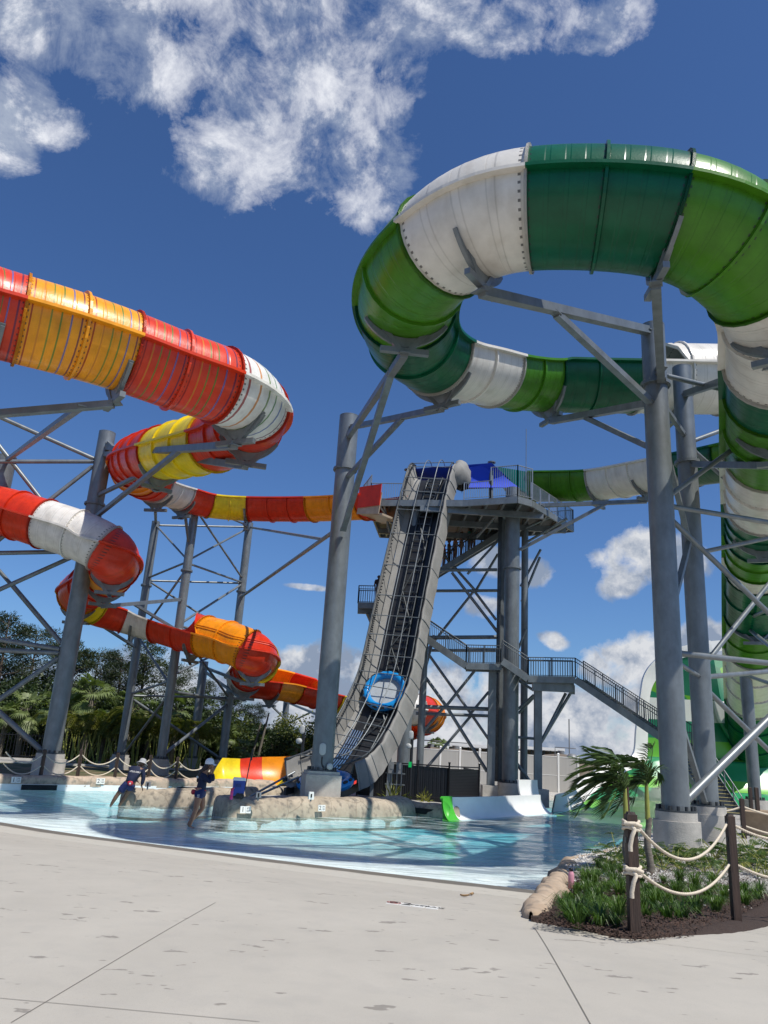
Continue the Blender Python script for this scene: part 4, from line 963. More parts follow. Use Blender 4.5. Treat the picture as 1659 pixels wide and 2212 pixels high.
q=saddle(gpath,GR,16.9,green); arm_to(MC,950,q,.27); brace(MC,edge(MC,cp(MC,1152),q)+V((.1,-.3,0)),q.lerp(cp(MC,950),.16),.26,'box','arm_brace')
q=saddle(gpath,GR,15.0,green); arm_to(MC,930,q,.26); mid=q.lerp(cp(MC,930),.35); brace(MC,edge(MC,cp(MC,1035),mid),mid,.22,'box','arm_brace')
# frame between the near pair and pipes leaving to the right
link(R1,850,R2,945,.18,'box'); link(R1,905,R2,1185,.2,'box'); link(R2,1170,R1,1330,.2,'box'); link(R1,1420,R2,1462,.15); link(R1,1510,R2,1735,.18,'box')
free(R1,805,1665,866,24,.165); free(R1,1064,1665,910,24,.165); free(R1,1089,1665,1129,24,.165); free(R1,1118,1665,1329,24,.165)
free(R2,948,1665,890,28,.165); free(R2,968,1668,1124,28,.165); free(R2,1190,1665,1161,28,.165); free(R1,1408,1665,1433,24,.175); free(R2,1460,1668,1450,30,.175)
free(R2,1485,1668,1628,30,.175); free(R2,1433,1665,1256,30,.175); free(R1,1728,1668,1546,24,.25)
link(R3,1268,R4,1215,.16) if 0 else free(R3,1256,1660,1190,34,.18); free(R3,1345,1668,1312,34,.18); free(R3,1335,1640,1215,36,.2,'box'); free(R3,1350,1668,1400,34,.2)
free(R3,1460,1668,1478,34,.18)
# centre column to the left frame
a=cp(MC,1137); b_=cp(L4,1290); brace(MC,edge(MC,a,b_),edge(L4,b_,a),.2); m_=a.lerp(b_,.12); brace(L4,edge(L4,cp(L4,1141),m_),m_,.16)
# three-legged frame
for (c1,v1,c2,v2,w_) in ((L3,1133,L4,1140,.14),(L3,1139,L2,1205,.13),(L2,1089,L4,1137,.14),(L2,1102,L4,1248,.14),(L2,1205,L4,1145,.14),(L3,1248,L2,1214,.14),(L3,1253,L4,1261,.14),(L2,1216,L4,1259,.14),(L3,1257,L4,1373,.14),(L2,1343,L4,1266,.16),(L2,1352,L4,1382,.16),(L3,1369,L2,1235,.15),(L3,1377,L4,1390,.13),(L2,1362,L4,1504,.16),(L2,1493,L4,1513,.18),(L3,1502,L4,1508,.15),(L2,1455,L4,1395,.15),(L3,1382,L2,1476,.15),(L3,1498,L2,1472,.15),(L3,1511,L4,1636,.18),(L2,1628,L4,1524,.2),(L3,1632,L2,1506,.16)):
    link(c1,v1,c2,v2,w_*1.0)
# arms of the orange slide
r=OR_
q=saddle(opath,r,13.2,orange); arm_to(L1,987,q,.3); mid=q.lerp(cp(L1,987),.3); brace(L1,edge(L1,cp(L1,1123),mid),mid,.22,'box','arm_brace')
q=saddle(opath,r,11.3,orange); arm_to(L1,972,q,.3); mid=q.lerp(cp(L1,975),.4); brace(L1,edge(L1,cp(L1,1073),mid),mid,.2,'box','arm_brace')
q=saddle(opath,r,8.2,orange); arm_to(L1,962,q,.26); 
LX=column(-420,1760,.3,.86,850,'steel column just outside the left edge holding the big striped tube',fr=.8,fh=1.2)
q=saddle(opath,r,16.1,orange); arm_to(LX,905,q,.24); m_=q.lerp(cp(LX,905),.16); brace(L0,edge(L0,cp(L0,1000),m_),m_,.22,'box','arm_brace')
for tt in (19,18): saddle(opath,r,tt,orange)
for v1,u2,v2 in ((994,0,901),(1000,-20,997),(1011,-20,1180),(1183,-20,940),(1192,-20,1132),(1194,-20,1195),(1202,-20,1282)): free(L1,v1,u2,v2,37,.22)
free(L1,1391,28,1266,39,.24); free(L1,1404,-20,1379,38,.24); free(L1,1412,-20,1404,38,.24); free(L1,1424,-20,1524,38,.24); free(L1,1622,-20,1522,38,.26); free(L1,1391,-30,1200,40,.2)
q=saddle(opath,r,28.6,orange); arm_to(L1,1192,q,.22)
q=saddle(opath,r,29.5,orange); arm_to(L2,1297,q,.24); mid=q.lerp(cp(L2,1297),.35); brace(L2,edge(L2,cp(L2,1362),mid),mid,.18,'box','arm_brace')
q=saddle(opath,r,31.2,orange); arm_to(L3,1337,q,.22); mid=q.lerp(cp(L3,1337),.3); brace(L3,edge(L3,cp(L3,1399),mid),mid,.18,'box','arm_brace')
q=saddle(opath,r,33.5,orange); arm_to(L3,1348,q,.22); arm_to(L2,1360,saddle(opath,r,35.2,orange),.18)
q=saddle(opath,r,3.85,orange); arm_to(L2,1107,q,.24); mid=q.lerp(cp(L2,1107),.3); brace(L2,edge(L2,cp(L2,1171),mid),mid,.18,'box','arm_brace')
q=saddle(opath,r,4.8,orange); arm_to(L3,1130,q,.2); q=saddle(opath,r,2.05,orange); 
b_=MB(); b_.bar(V((L4.x,L4.y,L4.ztop)),q,.3,.3); b_.build('cradle_post',M['steel'],L4.o)
q=saddle(opath,r,37.3,orange); arm_to(L5,1442,q,.22); q=saddle(opath,r,39.3,orange); arm_to(L5,1452,q,.2)
q=saddle(opath,r,41.3,orange); arm_to(L6,1497,q,.22); mid=q.lerp(cp(L6,1497),.1); brace(L6,edge(L6,cp(L6,1553),mid),mid,.15,'box','arm_brace')
q=saddle(opath,r,43.3,orange); arm_to(L6,1517,q,.22); mid=q.lerp(cp(L6,1517),.3); brace(L6,edge(L6,cp(L6,1566),mid),mid,.14,'box','arm_brace')
saddle(opath,r,46.8,orange)
# ---------------------------------------------------------------- access tower, stairs, deck
TY=46.; 
tower=thing('slide_tower',PY(1080,1700,TY),'tall galvanised access tower with a big top platform behind the raft lift','slide tower')
class TT: pass
TW=TT(); TW.o=tower
def tp(u,v,y=TY): return PY(u,v,y)
def leg(u,v,y,dia,vtop,kind='tube',foot=True,nm='tower_leg'):
    p=PY(u,v,y); zt=zat(p.x,p.y,vtop); b=MB()
    if kind=='tube': b.cyl((p.x,p.y,.6),(p.x,p.y,zt),dia/2,20)
    else:
        b.box((p.x,p.y,(zt+.6)/2),(dia,.03,zt-.6)); b.box((p.x,p.y-dia/2,(zt+.6)/2),(dia,.03,zt-.6)) ; b.box((p.x,p.y-dia/4,(zt+.6)/2),(.03,dia/2-.04,zt-.6))
    b.build(nm,M['steel'],tower)
    if foot:
        b=MB(); b.cyl((p.x,p.y,0),(p.x,p.y,.95),dia*.7+.2,24) if kind=='tube' else b.box((p.x,p.y-.1,.55),(1.0,1.0,.9)); b.build('footing',M['footing'],tower)
    return p
LA=leg(905,1690,TY,.42,1090); LB=leg(869,1690,TY-1.5,.72,1100); LC=leg(1059,1700,TY-1,.42,1435,'H',True); LD=leg(1083,1700,TY,.45,1085,'H',False); LE=leg(1131,1700,TY+.3,.42,1085); LF=leg(1161,1707,TY-2.0,.42,1478,'H'); 
def xb(u0,v0,u1,v1,w=.2,y0=TY,y1=TY,kind='tube',nm='tower_brace'):
    b=MB(); a=PY(u0,v0,y0); c=PY(u1,v1,y1)
    if kind=='tube': b.tube([a,c],w/2,10)
    else: b.bar(a,c,w,w)
    b.build(nm,M['steel'],tower)
K_=lambda x,y:(905+x*.3307,1207+y*.3307)
for (x0,y0,x1,y1,w_,yy) in ((100,75,510,72,.2,46),(100,210,510,208,.2,49),(50,515,510,512,.24,46),(40,598,500,600,.2,49),(-20,965,450,982,.24,46),(-20,1010,500,1028,.2,49),
    (130,-60,370,210,.18,49),(370,210,515,-30,.18,49),(360,210,60,590,.18,49),(365,215,505,400,.18,49),(215,90,515,480,.18,46),(100,500,30,760,.18,47),
    (60,620,345,1020,.18,49),(345,1020,470,1200,.18,49),(330,1020,455,870,.18,49),(345,1020,20,1400,.18,49),(-10,700,180,965,.2,46),(180,965,445,1390,.2,46),(365,730,180,960,.18,46),(160,975,-10,1170,.18,46),
    (640,790,750,860,.16,45),(645,985,750,890,.16,45),(650,1010,750,905,.16,46),(640,1165,750,1175,.16,45),(640,1340,750,1490,.2,45),(640,610,700,460,.14,46),
    (670,280,790,-10,.16,47),(665,180,795,-60,.16,47),(120,-60,60,380,.18,47),(480,820,530,960,.14,46),(475,1050,530,1110,.14,46),(480,1180,530,1240,.14,46)):
    a=K_(x0,y0); c=K_(x1,y1); xb(a[0],a[1],c[0],c[1],w_,yy,yy)
# conduits clipped to the H leg
b=MB()
for k in range(4):
    p=PY(1069+k*2.2,1650,TY-.4); b.tube([(p.x,p.y,1.2),(p.x,p.y,zat(p.x,p.y,1110))],.03,6)
b.build('conduit',M['steel_dark'],tower)
# top deck polygon at constant height
ZD=zat(*PY(1040,1082,43.0).xy,1082)
front=[(793,1083),(900,1084),(1000,1082),(1113,1074),(1145,1078)]; 
poly=[PZ(u,v,ZD) for u,v in ((796,1079),(1000,1080),(1118,1072),(1148,1080),(1238,1136),(1190,1140),(1078,1151),(971,1156),(822,1149))]
PT=[p for p in poly]
b=MB(); n=len(PT); vs=[V((p.x,p.y,ZD)) for p in PT]+[V((p.x,p.y,ZD-.06)) for p in PT]
b.add(vs,[tuple(range(n)),tuple(range(2*n-1,n-1,-1))]+[(i,n+i,n+(i+1)%n,(i+1)%n) for i in range(n)]); b.build('deck_plate',M['steel_dark'],tower)
b=MB()
for i in range(n): b.bar(PT[i]+V((0,0,-.22)),PT[(i+1)%n]+V((0,0,-.22)),.12,.38)
b.build('fascia_beam',M['steel'],tower)
xs_=[p.x for p in PT]; ys_=[p.y for p in PT]
def inpoly(x,y):
    c=False; j=n-1
    for i in range(n):
        if (PT[i].y>y)!=(PT[j].y>y) and x<(PT[j].x-PT[i].x)*(y-PT[i].y)/(PT[j].y-PT[i].y)+PT[i].x: c=not c
        j=i
    return c
b=MB(); x=min(xs_)+.3; bn=0
while x<max(xs_):
    yy=[y for y in frange(min(ys_),max(ys_),60) if inpoly(x,y)]
    if len(yy)>2: b.bar((x,yy[0],ZD-.22),(x,yy[-1],ZD-.22),.12,.3)
    x+=.95
b.build('joists',M['steel_light'],tower)
b=MB()
for y in (43.5,46.2,49):
    xx=[x for x in frange(min(xs_),max(xs_),60) if inpoly(x,y)]
    if len(xx)>2: b.bar((xx[0],y,ZD-.55),(xx[-1],y,ZD-.55),.2,.36)
b.build('girders',M['steel'],tower)
# knee braces below the deck
for (u0,v0,u1,v1,y0,y1) in ((818,1090,868,1160,44,45),(828,1085,842,1150,44,45),(1083,1160,1010,1240,46,46),(1076,1085,1090,1120,43.5,45),(1136,1140,1200,1112,46,45),(1140,1170,1225,1120,46,44.5),(1075,1110,1030,1160,43.5,46)):
    xb(u0,v0,u1,v1,.16,y0,y1)
def rail(pts,parent,h=1.07,nm='railing',gap=.13,post=1.3,ml='steel_light',r=.011,mid=False,solid=None):
    """guard rail over consecutive floor points"""
    b=MB()
    for p,q in zip(pts,pts[1:]):
        p=V(p);q=V(q); L_=(q-p).length; up_=V((0,0,h))
        b.tube([p+up_,q+up_],.028,6); b.tube([p+V((0,0,.1)),q+V((0,0,.1))],.018,5)
        if mid: b.tube([p+V((0,0,h*.82)),q+V((0,0,h*.82))],.022,5)
        k=max(1,round(L_/post))
        for i in range(k+1): a=p.lerp(q,i/k); b.bar(a,a+up_*1.01,.06)
        k=max(2,int(L_/gap))
        for i in range(1,k): a=p.lerp(q,i/k); b.bar(a+V((0,0,.1)),a+up_,r*2)
    return b.build(nm,M[ml],parent)
fr=[PZ(u,v,ZD) for u,v in ((800,1080),(868,1081))]; rail(fr,tower)
fr=[PZ(u,v,ZD) for u,v in ((1002,1080),(1060,1076))]; rail(fr,tower); 
fr=[PZ(u,v,ZD) for u,v in ((1060,1076),(1118,1072),(1150,1080))]; rail(fr,tower,h=1.9)
rail([PT[3],PT[4],PT[5]],tower); 
p=PZ(800,1080,ZD); rail([p,p+V((-.5,2.0,0)),p+V((-.5,3.5,0))],tower,h=1.6)
rail([PZ(840,1083,ZD)+V((-1.2,3,0)),PZ(868,1083,ZD)+V((0,3,0))],tower)
p=PZ(1150,1080,ZD); b=MB(); b.tube([p+V((-.3,.4,0)),p+V((-.3,.4,4.6))],.02,6); b.build('lightning_rod',M['steel'],tower)
# blue shade sail on posts
sh=thing('shade_canopy',PZ(1010,1090,ZD),'bright blue shade sail over the top platform of the tower','shade canopy')
A1=PY(886,1013,46.5);B1=PY(1062,1000,45.5);C1=PY(1120,1052,46.5);D1=PY(905,1060,51); E1=PY(1005,1052,45.8)
b=MB()
rows=[]
for i in range(9):
    row=[]
    for k in range(9):
        s_,t_=i/8,k/8; p=A1.lerp(B1,s_).lerp(D1.lerp(C1,s_),t_); p.z-=.5*math.sin(PI*s_)*math.sin(PI*t_)*.8; row.append(p)
    rows.append(row)
b.grid(rows); b.grid([[p-V((0,0,.015)) for p in r_] for r_ in rows]); b.build('sail',M['shade_blue'],sh)
b=MB(); rows=[]
for i in range(9):
    s_=i/8; a=PY(1000,1012,45.7).lerp(PY(1062,1001,45.7),s_); c=PY(1003,1053,45.8).lerp(PY(1122,1053,45.8),s_); rows.append([a.lerp(c,k/8)+V((0,.25*math.sin(PI*k/8),0)) for k in range(9)])
b.grid(rows); b.grid([[p+V((0,.02,0)) for p in r_] for r_ in rows]); b.build('drop_curtain',M['shade_blue'],sh)
for u,v in ((882,1016),(1062,1000)):
    p=PY(u,v,46); b=MB(); b.cyl((p.x,p.y,ZD),(p.x,p.y,p.z),.14,16); b.cyl((p.x,p.y,p.z),(p.x,p.y,p.z+.06),.26,16); b.build('post',M['steel'],sh)
# ---------------------------------------------------------------- stairs
def stair(a,b_,wd,parent,side=None,rise=.18,rails=True,h=1.07,back=True):
    a=V(a); b_=V(b_); d=b_-a; hd=V((d.x,d.y,0)); n=hd.normalized().cross(V((0,0,1)))
    if side is None: side=n
    if n.dot(side)<0: n=-n
    # n points away from camera side (stair depth)
    mb=MB(); mb.bar(a-V((0,0,.12)),b_-V((0,0,.12)),.08,.36); mb.build('stringer',M['steel'],parent)
    mb=MB(); mb.bar(a+n*wd-V((0,0,.12)),b_+n*wd-V((0,0,.12)),.08,.36); mb.build('stringer',M['steel'],parent)
    if abs(d.z)>.2:
        k=max(2,int(abs(d.z)/rise)); t=MB()
        for i in range(k):
            p=a.lerp(b_,(i+.5)/k)+n*wd/2; x=hd.normalized(); ang=math.atan2(x.y,x.x); t.box(p,(.29,wd-.1,.05),Matrix.Rotation(ang,3,'Z'))
        t.build('treads',M['steel_dark'],parent)
    else:
        t=MB(); p=(a+b_)/2+n*wd/2; x=hd.normalized(); ang=math.atan2(x.y,x.x); t.box(p,(hd.length,wd-.1,.06),Matrix.Rotation(ang,3,'Z')); t.build('landing_plate',M['steel_dark'],parent)
    if rails:
        rail([a,b_],parent,h,ml='steel_dark',mid=True)
        if back: rail([a+n*wd,b_+n*wd],parent,h,ml='steel_dark')
    return n
stairs=thing('tower_stairs',PY(1420,1590,42),'grey steel stairway zigzagging up to the slide tower with barred railings','stairs')
S1=PY(1425,1586,40.5); S2=PY(1243,1464,43); S3=PY(1141,1462,43.3); S4=PY(1120,1446,43.5); S5=PY(1084,1436,44); S6=PY(1007,1434,44.2); S7=PY(918,1373,44.8)
N_=V((0,1,0))
stair(S1,S2,1.3,stairs,N_); stair(S2,S3,1.3,stairs,N_); stair(S3,PY(1085,1424,43.5),1.3,stairs,N_); stair(S5,S6,1.3,stairs,N_); stair(S6,S7,1.3,stairs,N_)
S0=PY(1560,1632,34.2); stair(S1,PY(1470,1616,39.5),1.3,stairs,N_,rails=True)
# upper flight with the queue and the left landing
U1=PY(940,1236,48.5); U2=PY(1080,1150,48.5); stair(U1,U2,1.3,stairs,N_); stair(PY(905,1236,48.5),U1,1.3,stairs,N_)
b=MB(); 
for k in range(24):
    p=U1.lerp(U2,(k+.5)/24)+V((0,.65,-.2)); b.box(p,(.26,1.1,.04),Matrix.Rotation(R(-38),3,'Y'))
b.build('risers',M['steel_light'],stairs)
lx0=PY(773,1303,45.5); lx1=PY(822,1303,45.5); stair(lx0,lx1+V((.8,0,0)),1.5,stairs,N_); rail([lx0,lx0+V((0,1.5,0))],stairs,ml='steel_dark')
b=MB(); b.bar(lx0+V((0,.7,-.35)),lx1+V((1.5,.7,-.35)),.3,.3); b.bar(PY(795,1325,46),PY(815,1372,46.5),.2); b.build('landing_beam',M['steel'],stairs)
b=MB(); b.bar(PY(1150,1482,43.6),PY(1239,1486,43.6),.3,.5); b.bar(PY(1150,1482,44.8),PY(1239,1486,44.8),.3,.5); b.bar(PY(1236,1490,43.6),PY(1236,1490,44.8),.3,.5); b.build('landing_beam',M['steel'],stairs)
for u in (1222,1232): b=MB(); b.tube([PY(u,1498,44.5),PY(1165,1610,44.2)],.09,8); b.build('landing_brace',M['steel'],stairs)
# steep access stair seen between the near columns
st2=thing('access_stairs',PZ(1575,1762,.3),'steep grey stair with worn yellow nosings behind the second near column','stairs')
A0=PZ(1573,1764,.3); At=V((A0.x-.9,A0.y+2.7,PY(1560,1627,A0.y+2.7).z))
t=MB(); nz_=MB(); kk=18
for i in range(kk):
    p=A0.lerp(At,(i+.5)/kk); t.box(p,(1.5,.05,.17)); t.box(p+V((0,.1,.1)),(1.5,.25,.03)); nz_.box(p+V((0,-.03,.11)),(1.5,.04,.03))
t.build('treads',M['steel_dark'],st2); g('nosing',(.42,.36,.16),.6); nz_.build('nosing',M['nosing'],st2)
for s_ in (-.78,.78):
    b=MB(); b.bar(A0+V((s_,0,0)),At+V((s_,0,0)),.06,.3); b.build('stringer',M['steel'],st2)
    b=MB()
    b.tube([A0+V((s_,0,1.0)),At+V((s_,0,1.0))],.03,6); b.tube([A0+V((s_,0,.55)),At+V((s_,0,.55))],.02,6)
    for k in range(6): p=A0.lerp(At,k/5)+V((s_,0,0)); b.bar(p,p+V((0,0,1.0)),.05)
    b.build('handrail',M['steel_light'],st2)
rail([At+V((-.8,0,0)),At+V((-.8,1.2,0)),At+V((.8,1.2,0))],st2,ml='steel_dark'); b=MB(); b.box(At+V((0,.7,-.02)),(1.7,1.4,.05)); b.build('landing_plate',M['steel_dark'],st2)
for s_ in (-.75,.75): b=MB(); b.bar(At+V((s_,1.2,-.05)),V((At.x+s_,At.y+1.2,.3)),.1); b.build('post',M['steel'],st2)
# ---------------------------------------------------------------- raft lift
LP=[PZ(672,1722,.45),PZ(705,1708,.75),V(PY(745,1668,37.6)),V(PY(785,1610,39.0)),V(PY(823,1530,40.2)),V(PY(845,1465,41)),V(PY(862,1380,41.8)),V(PY(878,1300,42.5)),V(PY(905,1170,43.7)),V(PY(924,1085,44.4)),V(PY(936,1042,44.9))]


LP[0]=PY(668,1706,34.4); LP[1]=PY(705,1692,35.9)
top=LP[-1]; LP+= [top+V((.25,.9,.45)),top+V((.55,2.6,.35))]
lpath=Path(LP,it=2); NT=len(LP)-1
lift=thing('raft_lift',LP[0],'steep conveyor lift with grey canvas sides and hoop cage rising to the tower','raft lift')
LW=1.22
def lfr(t):
    c=lpath.at(t); tg=lpath.tan(t); hx=V((1,-.28,0)).normalized(); x=(hx-tg*hx.dot(tg)).normalized(); u=x.cross(tg).normalized()
    if u.z<0: u=-u
    # facing camera: -y
    return c,x,u,tg
def lsurf(fn,t0,t1,n,S,ml,name,double=True):
    b=MB(); rows=[]
    for i in range(n+1):
        t=t0+(t1-t0)*i/n; c,x,u,tg=lfr(t); rows.append([c+x*px+u*pu for px,pu in [fn(k/S,t) for k in range(S+1)]])
    b.grid(rows)
    if double:
        b.grid([[p+ (r_[0]-p).normalized()*0.0+V((0,.03,-.01)) for p in r_] for r_ in rows])
    return b.build(name,ml,lift)
sag=lambda t,a:.07*noise.noise(V((t*1.6,a*2,3)))*math.exp(-max(0,t-3.5)*.8)+.012*math.sin(t*14)
# dark belt, side plates
lsurf(lambda k,t:(-.90+1.80*k,-.02),0.2,NT-1.2,60,2,M['belt'],'belt')
lsurf(lambda k,t:(-1.22+.32*k,.0+.12*(1-k)),0,NT-1.2,60,3,M['canvas'],'side_liner'); lsurf(lambda k,t:(.90+.18*k,.0+.12*k),0,NT-1.2,60,3,M['belt'],'side_liner')
def lw(k,t):   # inner left canvas
    return (-1.22-.22*math.sin(k*PI/2)-sag(t,k),.12+.95*k)
lsurf(lw,0.3,NT,90,6,M['canvas'],'canvas_wall')
def rw(k,t):   # right canvas, rolled over the outside
    a=k*PI*.85; return (1.12+.20*(1-math.cos(a))+sag(t,k)*1.5+.25*max(0,k-.6)*(1 if t<5 else .3),.15+.82*math.sin(a)**.8*(1 if a<PI/2 else 1)-(.75*max(0,(a-PI/2)/(PI*.35))))
lsurf(rw,1.0,NT,110,12,M['canvas'],'canvas_wall')
# billowing hood at the head of the lift
b=MB(); c,x,u,tg=lfr(NT-1.8); rows=[]
for i in range(16):
    t=NT-2.2+2.2*i/15; c,x,u,tg=lfr(t); f=math.sin(PI*i/15)**.5
    rows.append([c+x*(1.05+.62*f*(1-math.cos(a))*.9+.12*noise.noise(V((i*.5,a*2,1))))+u*(.15+(1.05 if i%4 else .92)*f*max(-.5,math.sin(a))**1.0+.1*noise.noise(V((i*.7,a*1.5,5)))) for a in frange(0,PI*1.2,14)])
b.grid(rows); b.build('canvas_hood',M['canvas'],lift)
# hoop ribs on the canvas, cage bars
for i in range(19):
    t=1.1+(NT-2.5)*i/18; c,x,u,tg=lfr(t); b=MB()
    b.tube([c+x*px+u*(pu+.015) for px,pu in [rw(k/10,t) for k in range(11)]],.028,6); b.tube([c+x*px+u*(pu) for px,pu in [lw(k/6,t) for k in range(7)]],.03,6)
    b.tube([c+x*(-1.44)+u*1.07,c+x*1.2+u*1.05],.026,6)
    b.build('hoop',M['steel_dark'] if 0 else M['steel'],lift)
for px in (-.42,.42):
    b=MB(); pts=[]
    for i in range(70):
        t=.6+(NT-.9)*i/69; c,x,u,tg=lfr(t); pts.append(c+x*px+u*(1.1+.15*math.exp(-(t-NT+1)**2)))
    b.tube(pts,.03,6); b.build('cage_rail',M['steel'],lift)
for px,pu in ((-1.44,1.09),(1.14,1.0)):
    b=MB(); pts=[]
    for i in range(60):
        t=.3+(NT-.9)*i/59; c,x,u,tg=lfr(t); pts.append(c+x*px+u*pu)
    b.tube(pts,.045,6); b.build('edge_rail',M['steel_dark'],lift)
# chain and centre ladder frame
b=MB(); 
for i in range(170):
    t=1.+(NT-2.2)*i/169; c,x,u,tg=lfr(t); b.box(c+x*-1.3+u*.95,(.09,.05,.07))
b.build('chain',M['belt'],lift)['kind']='stuff'
b=MB(); b2=MB()
for px in (-.35,.5):
    pts=[]
    for i in range(50):
        t=2.8+(NT-4.0)*i/49; c,x,u,tg=lfr(t); pts.append(c+x*px+u*.07)
    b.tube(pts,.05,5)
nr=46
for i in range(nr):
    t=3.+(NT-4.2)*i/(nr-1); c,x,u,tg=lfr(t); b2.bar(c+x*-.33+u*.09,c+x*.48+u*.09,.05)
    if i%4==0 and i<nr-4:
        t2=3.+(NT-4.2)*(i+4)/(nr-1); c2,x2,u2,_=lfr(t2); s_=1 if (i//4)%2 else -1; b2.bar(c+x*(.07+.4*s_)+u*.11,c2+x2*(.07-.4*s_)+u2*.11,.05)
b.build('centre_rail',M['steel_dark'],lift); b2.build('ladder_frame',M['steel_dark'],lift)
# lower entry rails: blue roller strips and angled guide pipes
for k in range(5):
    b=MB(); pts=[]
    for i in range(20):
        t=1.3+2.0*i/19; c,x,u,tg=lfr(t); pts.append(c+x*(-.85+.13*k)+u*.1)
    b.tube(pts,.035,6); b.build('roller_strip',M['trim_blue'],lift)
for s_,o in ((-1.2,.5),(-1.0,.3)):
    b=MB(); c,x,u,tg=lfr(0.6); b.tube([c+x*s_+u*o,c+x*(s_-.9)-tg*2.2+u*(-.25)],.05,8); b.build('guide_pipe',M['steel_light'],lift)
b=MB()
for k in range(12):
    c,x,u,tg=lfr(.2+.12*k); b.box(c+x*-1.35+u*.25,(.12,.12,.16))
b.build('roller',M['rubber'],lift)
# understructure
for t in (2.6,4.,5.4,6.8):
    c,x,u,tg=lfr(t); b=MB()
    b.bar(c-u*.3-x*1.1,c-u*.3+x*1.3,.2); b.build('cross_beam',M['steel_dark'],lift)
b=MB(); 
for s_ in (-1.15,1.2):
    pts=[]
    for i in range(40):
        t=NT*i/39*.86; c,x,u,tg=lfr(t); pts.append(c+x*s_-u*.18)
    for p,q in zip(pts,pts[1:]): b.bar(p,q,.12,.3)
b.build('side_beam',M['steel_dark'],lift)
for t,s_ in ((3.2,1.2),(2.2,1.2),(2.2,-1.1)):
    c,x,u,tg=lfr(t); p=c+x*s_-u*.3; b=MB(); b.bar(p,V((p.x,p.y,.3)),.16); b.build('lift_leg',M['steel'],lift)
# ---------------------------------------------------------------- rafts
def make_raft(label):
    t=thing('raft',(0,0,0),label,'raft','blue round rafts on the lift')
    R0,r0=.98,.205; b=MB(); rows=[]
    nn=56
    for i in range(nn+1):
        a=2*PI*i/nn; rows.append([V(((R0+r0*math.cos(q))*math.cos(a),(R0+r0*math.cos(q))*math.sin(a),r0*math.sin(q))) for q in frange(0,2*PI,17)])
    b.grid(rows); b.build('tube',M['raft_blue'],t)
    b=MB(); b.lathe((0,0,-.06),[(0.001,0),(.3,.012),(.5,.0),(.80,.0)],48); b.build('floor',M['raft_floor'],t)
    for k in range(18):
        a=2*PI*k/18; q=R(48); c=V(((R0+r0*math.cos(q))*math.cos(a),(R0+r0*math.cos(q))*math.sin(a),r0*math.sin(q)))
        b=MB(); out=V((math.cos(a)*math.cos(q),math.sin(a)*math.cos(q),math.sin(q))); tn=V((-math.sin(a),math.cos(a),0)); o2=out.cross(tn)
        rim=[]; top=[]
        for j in range(16):
            w_=2*PI*j/16; rim.append(c+tn*(.13*math.copysign(abs(math.cos(w_))**.6,math.cos(w_)))+o2*(.055*math.copysign(abs(math.sin(w_))**.7,math.sin(w_)))-out*.03); top.append(rim[-1]+out*.055)
        b.add(rim+top,[tuple(range(16,32))]+[(j,(j+1)%16,16+(j+1)%16,16+j) for j in range(16)]); b.build('grip',M['rubber'],t)
    return t
raft=make_raft('blue round raft with a pale floor lying high on the steep lift'); raft2=copy_tree(raft); raft2['label']='blue round raft at the foot of the lift beside the big central column'
def orient(o,t,sc=1.,lift_=.30):
    c,x,u,tg=lfr(t); m_=Matrix((( x.x,tg.x,u.x,0),(x.y,tg.y,u.y,0),(x.z,tg.z,u.z,0),(0,0,0,1)))
    o.matrix_basis=Matrix.Translation(c+u*lift_)@m_
ts=min(frange(2,9,400),key=lambda t:(lambda p:(abs(p)))(zat(*lpath.at(t).xy,1500)-lpath.at(t).z))
orient(raft,ts); raft2.matrix_basis=Matrix.Translation(PY(703,1689,35.3))@Matrix.Rotation(R(14),4,'X')@Matrix.Rotation(R(-6),4,'Y')@Matrix.Scale(1.06,4)
for o in (raft,raft2):
    for ch in o.children: ch.matrix_parent_inverse=Matrix.Identity(4)
# ---------------------------------------------------------------- lettering
def text_mesh(s,size,name,ml,parent,mtx,ext=.002,label=None):
    cu=bpy.data.curves.new('t','FONT'); cu.body=s; cu.size=size; cu.align_x='CENTER'; cu.align_y='CENTER'; cu.extrude=ext
    to=bpy.data.objects.new('t',cu); COL.objects.link(to)
    dg=bpy.context.evaluated_depsgraph_get(); me=bpy.data.meshes.new_from_object(to.evaluated_get(dg)); bpy.data.objects.remove(to); bpy.data.curves.remove(cu)
    me.transform(mtx); me.materials.clear(); me.materials.append(ml); me.name=name
    o=bpy.data.objects.new(name,me); COL.objects.link(o)
    if parent is not None: o.parent=parent; o.matrix_parent_inverse=parent.matrix_basis.inverted()
    return o
def facing(c,nrm,up=(0,0,1)):
    n=V(nrm).normalized(); x=V(up).cross(n).normalized(); y=n.cross(x)
    return Matrix(((x.x,y.x,n.x,c[0]),(x.y,y.y,n.y,c[1]),(x.z,y.z,n.z,c[2]),(0,0,0,1)))
def tile(c,nrm,num,label,wd=.36,h=.2):
    t=thing('depth_tile',c,label,'depth marker','white depth tiles on the rockwork'); m_=facing(c,nrm)
    for s in (-1,1):
        b=MB(); 
        for v_ in ((0,),): b.box((0,0,0),(wd/2-.01,h,.025))
        b.v=[tuple(m_@V((p[0]+s*wd/4,p[1],p[2]))) for p in b.v]; b.build('tile',M['sign_white'],t)
    text_mesh(num,h*1.0,'numeral',M['ink'],t,m_@Matrix.Translation((-wd/4,0,.016)))
    text_mesh('FT',h*.42,'lettering',M['ink'],t,m_@Matrix.Translation((wd/4,h*.16,.016))); 
    b=MB()
    for k in range(3): b.box((wd/4,-.02-.022*k,.016),(wd*.30,.006,.003))
    b.v=[tuple(m_@V(p)) for p in b.v]; o=b.build('rule_lines',M['ink'],t); o['kind']='stuff'
CN=V((.55,-.83,.12))
